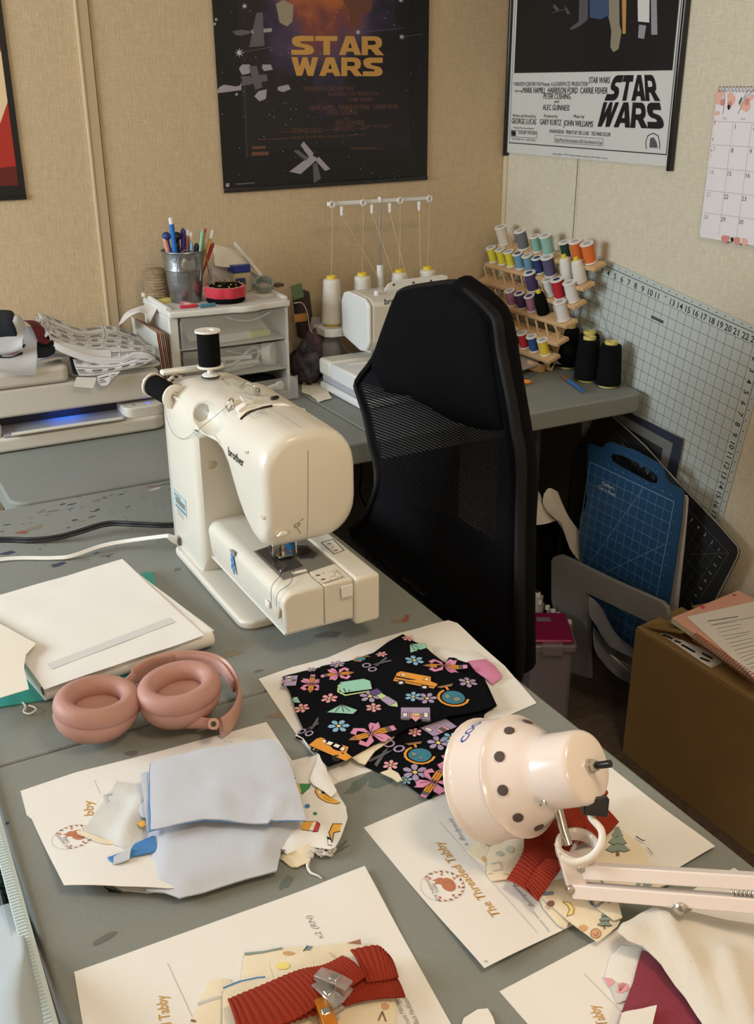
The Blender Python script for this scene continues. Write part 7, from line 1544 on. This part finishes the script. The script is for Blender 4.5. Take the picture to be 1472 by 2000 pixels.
for px, py, r in ((1403, 186, 13), (1402, 197, 9), (1410, 200, 8), (1427, 194, 11), (1424, 204, 8), (1425, 188, 9), (1455, 207, 13), (1458, 198, 8), (1400, 222, 7), (1399, 238, 8), (1398, 260, 9), (1394, 285, 7), (1391, 305, 6), (1418, 465, 12), (1440, 470, 10), (1455, 471, 9), (1466, 190, 7)):
    d.poly(blob(*PW(px, py), r*.00095, r*.00085, 0, .2, 10), 'cal_peach' if r % 2 else 'cal_rose', 0, .0004)
for px, py in ((1422, 210), (1394, 272), (1391, 294), (1431, 468)): d.poly(blob(*PW(px, py), .0045, .005, 0, .3, 7), 'ps_ink', 0, .0006)
for pts in ([(1413, 172), (1414, 195), (1411, 222)], [(1472, 175), (1455, 190), (1440, 222)], [(1460, 175), (1452, 190), (1444, 198)], [(1394, 268), (1391, 300)]): d.line(pw(pts), .0010, 'cal_leaf', .0006)
d.poly(pw([(1441, 200), (1447, 188), (1448, 196), (1443, 206)]), 'cal_leaf', 0, .0006)
gx0, gz1, gz0 = PW(1398, 224)[0], PW(1420, 225)[1], PW(1408, 458)[1]
d.poly([(gx0, gz0), (cy0+cw_-.006, gz0), (cy0+cw_-.006, gz1), (gx0, gz1)], 'cal_white', 0, .0007)
gtop, cw1 = PW(1398, 237)[1], (PW(1433, 240)[0]-PW(1398, 237)[0]); ch = (PW(1390, 281)[1]-PW(1379, 414)[1])/3
for k in range(7): d.line([(gx0+.000+cw1*(k+1), gtop), (gx0+cw1*(k+1), gz0)], .0006, 'cal_line', .0008)
for k in range(5): d.line([(gx0, gtop-ch*k), (cy0+cw_-.006, gtop-ch*k)], .0006, 'cal_line', .0008)
n_ = 1
for r in range(5):
    for c in range(7):
        if r == 0 and c == 0: continue
        if n_ <= 31 and gx0+cw1*c < cy0+cw_-.02: d.text(str(n_), gx0+cw1*c+.007, gtop-ch*r-.009, .013, 'ps_ink' if c else 'cal_grey', 0, 0, 0, 'CENTER', 1, .0009)
        n_ += 1
for c, t in enumerate(('SUN', 'MON', 'TUE', 'WED', 'THU')): d.text(t, gx0+cw1*(c+.5), gtop+.006, .0055, 'cal_grey', 0, 0, 0, 'CENTER', 1, .0009)
d.build('calendar_print', CA)

# ---------------------------------------------------------------- cutting mats and things under the table
GM = thing('cutting_mat', 'large pale grey gridded cutting mat pinned tilted on the right wall', 'cutting mat', (-.003, -.65, .7))
an = radians(8.3959); MY0, MZ0 = -.36662, 1.01061; inch = .0254
u_ = Vector((0, -cos(an), -sin(an)))*inch; v_ = Vector((0, sin(an), -cos(an)))*inch
def GMp(a, b, l=0.): return Vector((-.0032-l, MY0, MZ0))+u_*a+v_*b
def gmface(a, b, l): return GMp(a, b, l)
m_gm = mat('mat_pale', (186, 194, 190), .6, bump=.15, bscale=900); mat('mat_ink', (72, 80, 82), .7); mat('mat_ink_dark', (40, 44, 48), .7)
MB().prism(rrect(-.9, -1.15, 24.6, 17.9, .3), 0, .0016, lambda a, b, c: GMp(a, b, c-.0016)).build('mat_sheet', m_gm, GM)
d = Deco(lambda a, b, l: GMp(a, -b, l), ['mat_ink', 'mat_ink_dark'])
def ml(p, q, w_, m='mat_ink'): d.line([(p[0], -p[1]), (q[0], -q[1])], w_, m, .0002)
for k in range(1, 24): ml((k, .42), (k, 16.9), .035)
for k in range(1, 18): ml((.6, k-.6), (23.2, k-.6), .035)
ml((0, -.6), (24.05, -.6), .07); ml((24.05, -.6), (24.05, 17.4), .06); ml((0, 17.4), (24.05, 17.4), .06); ml((0, -.6), (0, 17.4), .06); ml((1.5, 1.4), (17.4, 17.3), .04)
for k in range(1, 24):
    if k != 12: d.text(str(k), k, 0, .80, 'mat_ink_dark', 0, .012)
    d.poly(circ(k+.35, .88, .07, 5), 'mat_ink_dark')
for k in range(1, 18): d.text(str(k), 23.55, -(k-.513), .80, 'mat_ink_dark', -pi/2, .012); d.poly(circ(24.33, -(k-.2), .07, 5), 'mat_ink_dark')
d.text('OLFA', 11.6, -1.95, .6, 'mat_ink', 0, .02, 0, 'CENTER', 1.6) if 0 else d.line([(10.9, -2.05), (12.4, -2.05)], .28, 'mat_ink')
d.build('grid_print', GM)
for a, b in ((12.1, -.35), (.3, -.6)): MB().ball(GMp(a, b, .0015), (.0015, .003, .003), 8).build('push_pin', m_steel, GM)

def lean(nm, lab, cat, px, x0, x1, z0, z1, m, th_=.003, par=None, group=None, slots=()):
    """board leaning on the right wall: plane x goes from x0 at height z0 to x1 at z1"""
    def on(px_, py_):
        x = x0
        for _ in range(12): q = PX(px_, py_, x); x = x0+(x1-x0)*(q.z-z0)/(z1-z0)
        return PX(px_, py_, x)
    def Sx(a, b, l=0.): return Vector((x0+(x1-x0)*(b-z0)/(z1-z0)-l, -a, b))
    pl_ = [(-q.y, q.z) for q in (on(*p) for p in px)]
    return on, Sx, pl_
# dark ruler board with light outlines
def board(nm, lab, cat, px, xs, m, th_, holes=(), kids=None, root=None):
    on, Sx, pl_ = lean(nm, lab, cat, px, *xs, m)
    t = root or thing(nm, lab, cat, (xs[0], -sum(p[0] for p in pl_)/len(pl_), 0 if 0 else min(p[1] for p in pl_)))
    if holes:
        hp = [(-q.y, q.z) for q in (on(*p) for p in holes)]; n1, n2 = len(pl_), len(hp)
        r = delaunay_2d_cdt([Vector(p) for p in pl_+hp], [(i, (i+1) % n1) for i in range(n1)]+[(n1+i, n1+(i+1) % n2) for i in range(n2)], [], 0, 1e-7)
        fs = [f for f in r[2] if inside(sum((r[0][i] for i in f), Vector((0, 0)))/len(f), pl_) and not inside(sum((r[0][i] for i in f), Vector((0, 0)))/len(f), hp)]
        mb = MB(); mb.add([Sx(p.x, p.y, 0) for p in r[0]], [tuple(f) for f in fs]); mb.build('sheet', m, t, solid=-th_ if 0 else th_)
    else: MB().prism(pl_, 0, th_, lambda a, b, c: Sx(a, b, c-th_)).build('sheet', m, t, bevel=min(.0006, th_*.3))
    return t, on, Sx, pl_
m_dkm = mat('mat_charcoal', (46, 48, 54), .55); mat('mat_lines', (120, 122, 126), .6); mat('mat_outline', (118, 118, 118), .6); mat('mat_num', (170, 170, 172), .6)
t1, on, Sx, pl_ = board('outline_board', 'dark blue-grey board with nested light outlines leaning by the wall under the table', 'board', [(1165, 783), (1206, 795), (1333, 858), (1318, 938), (1280, 1010), (1180, 950)], (-.016, -.010, .3, .7), mat('board_slate', (48, 54, 70), .5), .003)
d = Deco(Sx, ['mat_outline', 'mat_charcoal'])
for pts, m in (([(1200, 803), (1314, 866), (1302, 918), (1250, 900), (1190, 860)], 'mat_outline'), ([(1195, 818), (1294, 876), (1288, 912), (1240, 900), (1186, 860)], 'mat_charcoal'), ([(1215, 850), (1276, 886), (1272, 900), (1220, 880)], 'mat_outline'), ([(1212, 858), (1268, 890), (1264, 905), (1215, 885)], 'mat_charcoal')):
    d.poly([(-q.y, q.z) for q in (on(*p) for p in pts)], m)
d.build('outline_print', t1)
t2, on, Sx, pl_ = board('cutting_mat', 'black cutting mat with white grid leaning on one corner under the table', 'cutting mat', [(1168, 795), (1196, 812), (1260, 870), (1330, 948), (1400, 1020), (1440, 1066), (1444, 1078), (1440, 1092), (1396, 1175), (1330, 1200), (1200, 1230), (1100, 1100), (1120, 900)], (-.050, -.022, .3, .7), mat('mat_black', (34, 36, 40), .5), .003)
MBe = MB().tube([on(*p)+Vector((-.0015, 0, 0)) for p in ((1196, 812), (1260, 870), (1330, 948), (1400, 1020), (1441, 1067), (1443, 1079), (1439, 1091), (1396, 1175))], .0016, 6).build('light_edge', mat('edge_pale', (150, 146, 134), .5), t2)
d = Deco(Sx, ['mat_lines', 'mat_num'])
A_, B_, C_ = [Vector((-q.y, q.z)) for q in (on(1434, 1080), on(1200, 828), on(1390, 1170))]; e1_ = (B_-A_).normalized(); e2_ = Vector((e1_.y, -e1_.x)); e2_ = e2_ if e2_.dot(C_-A_) > 0 else -e2_
d.line([A_+e1_*.012+e2_*.012, A_+e1_*.46+e2_*.012], .0007, 'mat_lines'); d.line([A_+e1_*.012+e2_*.012, A_+e1_*.012+e2_*.16], .0007, 'mat_lines')
for k in range(1, 18): d.line([A_+e1_*(.012+.0254*k)+e2_*.035, A_+e1_*(.012+.0254*k)+e2_*.24], .0004, 'mat_lines')
for k in range(1, 10): d.line([A_+e1_*.035+e2_*(.012+.0254*k), A_+e1_*.44+e2_*(.012+.0254*k)], .0004, 'mat_lines')
d.line([A_+e1_*.012+e2_*.012, A_+e1_*.2+e2_*.2], .0005, 'mat_lines')
rot_ = atan2(e1_.y, e1_.x)
for k in range(1, 17):
    q = A_+e1_*(.012+.0254*k)+e2_*.026; d.text(str(k), q.x, q.y, .013, 'mat_num', rot_+pi, .01)
for k in range(1, 8):
    q = A_+e2_*(.012+.0254*k)+e1_*.026; d.text(str(k), q.x, q.y, .013, 'mat_num', rot_+pi/2, .01)
d.build('grid_print', t2)
# blue quilting mat with a handle, white board behind it
t3, on, Sx, pl_ = board('foam_board', 'thin white board standing just behind the blue cutting mat', 'board', [(1180, 930), (1338, 968), (1341, 975), (1335, 1050), (1318, 1215), (1180, 1150)], (-.118, -.088, .1, .55), mat('foam_white', (168, 164, 160), .6), .006)
hole = [(1196, 886), (1215, 890), (1240, 902), (1266, 917), (1281, 926), (1284, 936), (1282, 944), (1270, 943), (1245, 930), (1215, 914), (1193, 900), (1191, 892)]
t4, on, Sx, pl_ = board('cutting_mat', 'blue gridded cutting mat with handle slot leaning under the table', 'cutting mat', [(1147, 869), (1152, 867), (1176, 875), (1182, 866), (1192, 863), (1240, 880), (1285, 905), (1294, 914), (1298, 932), (1304, 943), (1328, 954), (1334, 962), (1330, 1010), (1316, 1110), (1300, 1215), (1290, 1240), (1200, 1300), (1150, 1240), (1132, 1060), (1132, 1010), (1145, 985)], (-.135, -.100, .1, .55), mat('mat_blue', (28, 68, 104), .5, bump=.1, bscale=900), .004, holes=hole)
mat('mat_blue_line', (130, 164, 192), .6); d = Deco(Sx, ['mat_blue_line', 'mat_num'])
P1_, P2_, P3_ = [Vector((-q.y, q.z)) for q in (on(1152, 902), on(1316, 980), on(1298, 1180))]
h_ = (P2_-P1_).normalized(); vv = Vector((h_.y, -h_.x)); Wd = (P2_-P1_).length; cell = Wd/11
for k in range(12): d.line([P1_+h_*cell*k, P1_+h_*cell*k+vv*cell*17], .0006 if k % 11 else .0014, 'mat_blue_line')
for k in range(18): d.line([P1_+vv*cell*k, P1_+vv*cell*k+h_*Wd], .0006 if k else .0014, 'mat_blue_line')
d.line([P1_+h_*cell*7.3, P1_+h_*cell*1.2+vv*cell*11], .0008, 'mat_blue_line'); d.line([P1_+h_*cell*10.8+vv*cell*4, P1_+h_*cell*3+vv*cell*10.5], .0008, 'mat_blue_line')
for k in range(1, 12): q = P1_+h_*cell*(k-.5)-vv*cell*.45; d.text(str(k), q.x, q.y, .006, 'mat_num', 0)
for k in range(1, 17): q = P1_+h_*(Wd+cell*.35)+vv*cell*(k-.3); d.text(str(k), q.x, q.y, .006, 'mat_num', 0)
q0, q1 = [Vector((-q.y, q.z)) for q in (on(1176, 943), on(1197, 955))]; aa = atan2((q1-q0).y, (q1-q0).x)
d.text("Quilter's", q0.x, q0.y, .013, 'mat_num', aa*.3, .02, 0, 'LEFT'); d.text("Cut 'n Press", q0.x-.012, q0.y-.014, .013, 'mat_num', aa*.3, .02, 0, 'LEFT')
for k in range(12):
    q = on(1205+7*k, 876+3.9*k); d.line([(-q.y, q.z), (-q.y, q.z-.004)], .0005, 'mat_num')
d.build('grid_print', t4)
# pale board with a cut-out in front
t5, on, Sx, pl_ = board('cutout_board', 'pale grey plastic panel with rectangular cut-out leaning in front of the blue mat', 'panel', [(1076, 1096), (1080, 1088), (1092, 1084), (1110, 1092), (1200, 1136), (1290, 1176), (1300, 1186), (1303, 1200), (1300, 1236), (1262, 1214), (1143, 1157), (1146, 1200), (1150, 1325), (1105, 1310), (1076, 1170)], (-.250, -.228, .0, .35), mat('panel_grey', (122, 120, 117), .6), .012)
# bin with papers
BN = thing('waste_bin', 'round black bin full of paper offcuts behind the chair', 'bin', (-.20, -.52, 0))
MB().lathe([(.001, .001), (.055, .001), (.060, .02), (.076, .318), (.079, .323), (.076, .325), (.071, .318), (.056, .02), (.001, .015)], (-.145, -.405, 0), n=36).build('bin_body', m_bk, BN)
o, _ = patch('paper_offcut', [(-.50, [(1005, 975), (1030, 968), (1042, 962)]), (-.52, [(1010, 1000), (1045, 1005), (1075, 1008)]), (-.53, [(1010, 1020), (1050, 1025), (1088, 1016)])], m_papc, None, amp=.002); tag(o, 'curled paper offcut lying across the top of the black bin', 'paper')
o, _ = patch('paper_offcut', [(-.48, [(1026, 928), (1034, 933), (1046, 952)]), (-.49, [(1024, 950), (1040, 960), (1058, 975)]), (-.50, [(1022, 985), (1040, 992), (1060, 1002)])], m_papc, None, amp=.001); tag(o, 'pointed paper offcut standing at the left of the bin', 'paper')
o, _ = patch('paper_offcut', [(-.50, [(1062, 965), (1072, 953), (1088, 960)]), (-.52, [(1060, 985), (1092, 1000), (1110, 1010)]), (-.54, [(1075, 1005), (1110, 1035), (1146, 1062)]), (-.56, [(1096, 1020), (1112, 1070), (1134, 1100)])], m_papc, None, amp=.001); tag(o, 'long curved paper offcut hanging out of the right side of the bin', 'paper')
# pink lidded box
PKm = mat('lid_magenta', (128, 14, 68), .35); m_fro = mat('box_frosted', (136, 124, 128), .35, alpha=.6)
M_ = Matrix.Translation((-.335, -.740, 0))@Matrix.Rotation(radians(-30), 4, 'Z')
KB = thing('storage_box', 'clear storage box with magenta lid on the carpet', 'box', M=M_)
MB(M_).prism(rrect(-.050, -.070, .050, .070, .012), .001, .195).build('box_body', m_fro, KB, bevel=.004)
MB(M_).prism(rrect(-.058, -.078, .058, .078, .012), .196, .215).build('rim', m_fro, KB, bevel=.004)
MB(M_).prism(rrect(-.050, -.070, .050, .070, .008), .2155, .226).build('lid', PKm, KB, bevel=.004)
MB(M_).box((0, -.074, .205), (.05, .02, .03)).build('latch', m_fro, KB, bevel=.004)
MB(M_).box((-.01, .03, .2275), (.035, .02, .002)).build('handle_recess', m_fro, KB, bevel=.001)
# white markers in a holder
MK = thing('pen_cup', 'black fabric caddy holding white capped bottles beside the magenta box', 'caddy', (-.30, -.57, 0))
MB().prism(rrect(-.34, -.630, -.262, -.50, .012), .001, .155).build('caddy_body', m_bk, MK, bevel=.006)
rs = random.Random(5)
for k in range(12):
    px, py = [(1030, 1160), (1040, 1150), (1052, 1158), (1062, 1165), (1075, 1162), (1088, 1160), (1060, 1185), (1075, 1195), (1095, 1200), (1110, 1205), (1122, 1212), (1148, 1215)][k]
    q = P(px, py, .22 if k < 6 else .20); q.x = min(q.x, -.268); c = rs.choice(((176, 172, 168), (150, 148, 146), (170, 140, 140), (190, 188, 184)))
    t = thing('paint_tube', ('leftmost', 'second', 'third', 'fourth', 'fifth', 'rightmost')[k % 6]+' pale paint tube of the '+('back' if k < 6 else 'front')+' row piled behind the magenta box', 'tube', tuple(q), 'pale tubes behind the magenta box')
    MB().tube([q-Vector((.0, .0, .035)), q+Vector((rs.uniform(-.01, .01), rs.uniform(-.01, .01), .01))], .0095, 10).build('tube_body', mat('tube_%d' % c[0], c, .5), t, smooth=40)
    MB().cyl(q+Vector((0, 0, .0105)), q+Vector((0, 0, .020)), .006, n=10).build('cap', m_white, t)
# plastic packets
m_pk = mat('packet_film', (140, 140, 144), .3, alpha=.8)
o, _ = patch('plastic_packet', [(-.80, [(1150, 1165), (1172, 1185), (1200, 1240)]), (-.84, [(1152, 1200), (1185, 1240), (1235, 1268)]), (-.86, [(1160, 1215), (1190, 1262), (1236, 1285)])], m_pk, None, amp=.003, fr=40); tag(o, 'crumpled clear plastic packet leaning in the cut-out of the pale panel', 'packet')
o, _ = patch('plastic_packet', [(-.82, [(1158, 1225), (1190, 1262), (1246, 1292)]), (-.86, [(1160, 1262), (1195, 1300), (1246, 1320)]), (-.88, [(1170, 1285), (1205, 1322), (1246, 1342)])], m_pk, None, amp=.003, fr=40, seed=3); tag(o, 'flat clear plastic packet on the carpet beside the cardboard box', 'packet')
o, _ = patch('packet_label', [(-.872, [(1190, 1278), (1200, 1284)]), (-.885, [(1225, 1310), (1232, 1316)])], m_papc, None, amp=0); tag(o, 'narrow white slip inside the flat plastic packet', 'paper')
# cardboard box with notebook and papers
m_cb = mat('cardboard', (134, 108, 68), .85, bump=.2, bscale=60, var=.06, vscale=8); m_cbd = mat('cardboard_edge', (130, 94, 60), .9)
CB = thing('cardboard_box', 'open brown cardboard box on the carpet beside the front table', 'box', (-.17, -1.16, 0))
bx0, bx1, by0, by1, bh = -.292, -.022, -1.42, -.985, .325
for nm, c, s_ in (('side_wall', (bx0, (by0+by1)/2, bh/2+.001), (.004, by1-by0, bh)), ('side_wall', (bx1, (by0+by1)/2, bh/2+.001), (.004, by1-by0, bh)), ('side_wall', ((bx0+bx1)/2, by0, bh/2+.001), (bx1-bx0-.005, .004, bh)), ('side_wall', ((bx0+bx1)/2, by1, bh/2+.001), (bx1-bx0-.005, .004, bh))): MB().box(c, s_).build(nm, m_cb, CB)
MB().box(((bx0+bx1)/2, (by0+by1)/2, .003), (bx1-bx0-.006, by1-by0-.006, .003)).build('bottom', m_cb, CB)
for nm, q in (('flap', [(bx0, by0, bh), (bx0, by1, bh), (bx0+.125, by1-.004, bh+.020), (bx0+.125, by0+.004, bh+.016)]), ('flap', [(bx0+.01, by1-.002, bh+.003), (bx1-.01, by1-.002, bh+.003), (bx1-.02, by1-.11, bh+.030), (bx0+.02, by1-.11, bh+.036)]), ('flap', [(bx1, by1, bh), (bx1, by0, bh), (bx1-.11, by0, bh+.012), (bx1-.11, by1, bh+.012)])):
    a = [Vector(p)+Vector((0, 0, .001)) for p in q]; MB().loft([a, [p+Vector((0, 0, .004)) for p in a]]).build(nm, m_cb, CB)
d = Deco(lambda a, b, l: Vector((a, b, bh+.0062+(a-bx0)*.15+l)), ['ps_white', 'ps_ink'])
lq = lambda px, py: tuple(P(px, py, bh+.012).xy)
d.poly([lq(1288, 1234), (lq(1300, 1236)), lq(1372, 1268), lq(1420, 1292), lq(1388, 1301), lq(1370, 1290)], 'ps_white')
for a, b in (((1296, 1238), (1312, 1246)), ((1318, 1250), (1328, 1254)), ((1332, 1258), (1356, 1272)), ((1372, 1276), (1390, 1286)), ((1368, 1283), (1384, 1290))): d.line([lq(*a), lq(*b)], .006, 'ps_ink')
d.line([lq(1386, 1299), lq(1416, 1291)], .001, 'ps_ink'); d.build('shipping_label', CB)
NBt = thing('spiral_notebook', 'floral spiral notebook with rose-gold wire on the cardboard box', 'notebook', (-.2, -1.2, .36))
zN = .364; nq = XY((1308, 1214), (1340, 1200), (1472, 1145), (1560, 1240), (1472, 1330), (1375, 1252), z=zN); nq = XY((1310, 1216), (1440, 1162), (1640, 1265), (1478, 1336), z=zN)
nq = [(min(p[0], -.02), p[1]) for p in nq]
MB().prism(nq, zN, zN+.010).build('pages', m_papc, NBt); MB().prism(nq, zN+.0102, zN+.0115).build('cover', mat('floral_cover', (222, 170, 150), .5), NBt)
d = Deco(lambda a, b, l: Vector((a, b, zN+.0115+l)), ['cal_rose', 'ps_orange', 'cal_peach', 'cal_white', 'cover_pink'] if mat('cover_pink', (206, 86, 104), .5) else 0)
A2, B2, C2 = [Vector(p) for p in (nq[0], nq[3], nq[1])]
for k in range(46):
    t_, s2 = rs.random(), rs.random(); q = A2+(B2-A2)*t_*.97+(C2-A2)*(.06+.88*s2); 
    if inside(q, nq): d.poly(blob(q.x, q.y, rs.uniform(.004, .011), rs.uniform(.004, .008), rs.random()*3, .3, 8), rs.choice(d.names), 0, .0002)
d.build('floral_print', NBt)
m_rg = mat('rose_gold', (206, 150, 132), .25, .9); a, b = P(1374, 1248, zN+.008), P(1480, 1338, zN+.008)
a, b = Vector((nq[0][0], nq[0][1], zN+.006)), Vector((nq[3][0], nq[3][1], zN+.006)); a = a.lerp(b, .30); dd_ = (b-a).normalized(); sd_ = dd_.cross(Vector((0, 0, 1)))
for k in range(24):
    c = a+(b-a)*(k/23); MB().tube([c+sd_*(.008*cos(t))+Vector((0, 0, .0085*sin(t))) for t in [2*pi*i/10 for i in range(10)]], .0014, 5, closed=True).build('wire_loop', m_rg, NBt)
zS = zN+.0122; sq = XY((1340, 1205), (1472, 1175), (1600, 1250), (1478, 1330), z=zS)
sq = [(min(p[0], -.015), p[1]) for p in sq]
SH = tag(MB().prism(sq, zS, zS+.0006).build('printed_list', m_pap), 'white printed list lying on the floral notebook', 'paper')
d = Deco(lambda a, b, l: Vector((a, b, zS+.0007+l)), ['ps_shipdk'])
def sl(p0, p1, w_): d.line([tuple(P(*p0, zS).xy), tuple(P(*p1, zS).xy)], w_, 'ps_shipdk')
sl((1382, 1214), (1440, 1205), .003); sl((1388, 1221), (1472, 1206), .0014)
for k in range(13): sl((1392+6*k, 1222+7*k), (1440+5*k+rs.uniform(-12, 12), 1213+6.5*k+rs.uniform(0, 2)), .0012)
d.build('list_print', SH)
# ---------------------------------------------------------------- things beyond the left edge of the front table
m_vin = mat('vinyl_clear', (214, 226, 230), .2, alpha=.16); m_zip = mat('zip_pale', (196, 212, 216), .45)
ZB = thing('zipper_pouch', 'clear vinyl zipper bag with ribbed pale zip at the left edge of the front table', 'bag', (-1.77, -1.7, 0))
za, zb2 = P(-2, 1555, T+.006)+Vector((-.010, 0, 0)), P(128, 2010, T+.006)+Vector((-.010, 0, 0)); za2 = za+(za-zb2)*.45; zb3 = zb2+(zb2-za)*.5
MB().tube([za2, za, zb2, zb3], .004, 10, flat=(.0012, .0065), up=(0, 0, 1)).build('zip_tape', m_zip, ZB)
dz = (zb3-za2); nT = 150
for k in range(nT):
    c = za2+dz*((k+.5)/nT); MB().box(c+Vector((-.0015, 0, .0016)), (.0075, .0022, .0018), rz=atan2(dz.y, dz.x)-pi/2).build('zip_tooth', m_zip, ZB)
sw = MB(); sw.loft([[p+Vector((-.012, 0, -.003)), p+Vector((-.02, 0, -.10)), p+Vector((-.03, 0, -.30))] for p in (za2, zb3)], caps=False, closed=False); sw.build('vinyl_wall', m_vin, ZB, solid=.0008)
# soft things inside the bag
o, _ = patch('white_cloth', [(-1.62, [(-20, 1790), (10, 1770), (34, 1768), (52, 1800)]), (-1.72, [(-20, 1880), (20, 1850), (44, 1840), (56, 1880)]), (-1.80, [(-20, 1960), (20, 1930), (50, 1925), (72, 1960)]), (-1.88, [(-20, 2060), (30, 2040), (62, 2030), (92, 2060)])], mat('lining_cool', (176, 186, 190), .8), None, amp=.008, fr=22, seed=3)
for v in o.data.vertices: v.co.x -= .0
tag(o, 'crumpled white cloth inside the clear zipper bag', 'fabric')
gr = MB(); rs = random.Random(2)
for k in range(1800):
    q = P(rs.uniform(-60, 42), rs.uniform(1690, 1880), T-.06+rs.uniform(-.03, .02)); dv3 = Vector((rs.uniform(-1, 1), rs.uniform(-1, 1), rs.uniform(-.2, 1))).normalized()*.016; sd3 = Vector((rs.uniform(-1, 1), rs.uniform(-1, 1), 0)).normalized()*.0024
    gr.add([q-sd3, q+sd3, q+dv3], [(0, 1, 2)])
go = gr.build('pine_sprigs', mat('pine_green', (28, 58, 54), .8)); go['kind'] = 'stuff'; tag(go, 'dark green artificial pine sprigs inside the clear bag', 'greenery')
LB = thing('white_packet', 'white packet with blue script lettering under the clear vinyl at the left edge', 'packet', (-1.78, -1.58, .66))
q = [P(*c, T-.055) for c in ((-60, 1560), (0, 1570), (16, 1620), (26, 1690), (24, 1712), (0, 1745), (-60, 1760))]; MB().loft([q, [p-Vector((0, 0, .01)) for p in q]]).build('packet_body', mat('packet_white', (206, 216, 222), .5), LB)
d = Deco(lambda a, b, l: Vector((a, b, T-.0548+l)), ['logo_blue']); z_b = T-.055
between(d, 'Love', (-50, 1722), (22, 1700), .05, 'logo_blue', .02, .3, .0003, z_b) if 0 else None
for cx_, cy_ in ((6, 1694), (19, 1702)): d.line([tuple(P(cx_+6*cos(t), cy_+12*sin(t), z_b).xy) for t in [2*pi*i/14 for i in range(15)]], .003, 'logo_blue')
d.line([tuple(P(*c, z_b).xy) for c in ((-12, 1668), (0, 1676), (-2, 1700), (-14, 1712))], .003, 'logo_blue'); d.build('blue_script', LB)
CT = thing('wooden_stool', 'light wooden stool edge at the bottom left corner beside the bag', 'stool', (-1.9, -1.95, 0))
wa, wb = P(-6, 1895, .60), P(42, 2010, .60); dw = (wb-wa).normalized()
MB().loft([[wa-dw*.05+Vector((-.25, 0, 0)), wa-dw*.05, wb+dw*.1, wb+dw*.1+Vector((-.25, 0, 0))], [p-Vector((0, 0, .03)) for p in (wa-dw*.05+Vector((-.25, 0, 0)), wa-dw*.05, wb+dw*.1, wb+dw*.1+Vector((-.25, 0, 0)))]]).build('seat_board', m_wood, CT, bevel=.004)
ct = (wa+wb)/2
for a, b in ((-.03, 0), (-.2, 0), (-.03, .12), (-.2, .12)): MB().cyl((ct.x+a, ct.y-b+.03, 0), (ct.x+a, ct.y-b+.03, .57), .014).build('leg', m_wood, CT)
MB().prism([(ct.x-.26, ct.y-.2), (ct.x, ct.y-.2), (ct.x, ct.y+.15), (ct.x-.26, ct.y+.15)], .2, .215).build('lower_board', m_wood, CT)
CK = tag(MB().box((-1.90, -1.33, .30), (.36, .30, .598)).build('storage_crate', mat('crate_dark', (44, 56, 56), .6), bevel=.01), 'dark storage crate below the clear bag at the left edge', 'crate')
tag(MB().box((-.80, -.058, .335), (1.28, .012, .668)).build('shade_board', mat('shade_brown', (62, 55, 46), .85, bump=.2, bscale=80, spec=.2)), 'added dark brown board standing in for the shade under the back table', 'board')  # added board, its dark colour stands in for the shade under the table
cord_ = [PY(703, 888, -.30), PY(706, 925, -.30), PY(702, 958, -.30), PY(712, 985, -.31), PY(726, 1015, -.32), Vector((-.66, -.34, .10)), Vector((-.66, -.36, .004))]
tag(MB().tube(spline(cord_, 6), .0028, 8).build('hanging_cord', m_bk), 'thin black cord hanging below the front edge of the back table by the chair', 'cord')
tag(MB().box((-.0185, -.245, .335), (.009, .36, .668)).build('shade_board', _m['shade_brown']), 'added dark brown board standing in for shade on the right wall under the back table', 'board')  # second added board, darkens the lower right wall as shade would
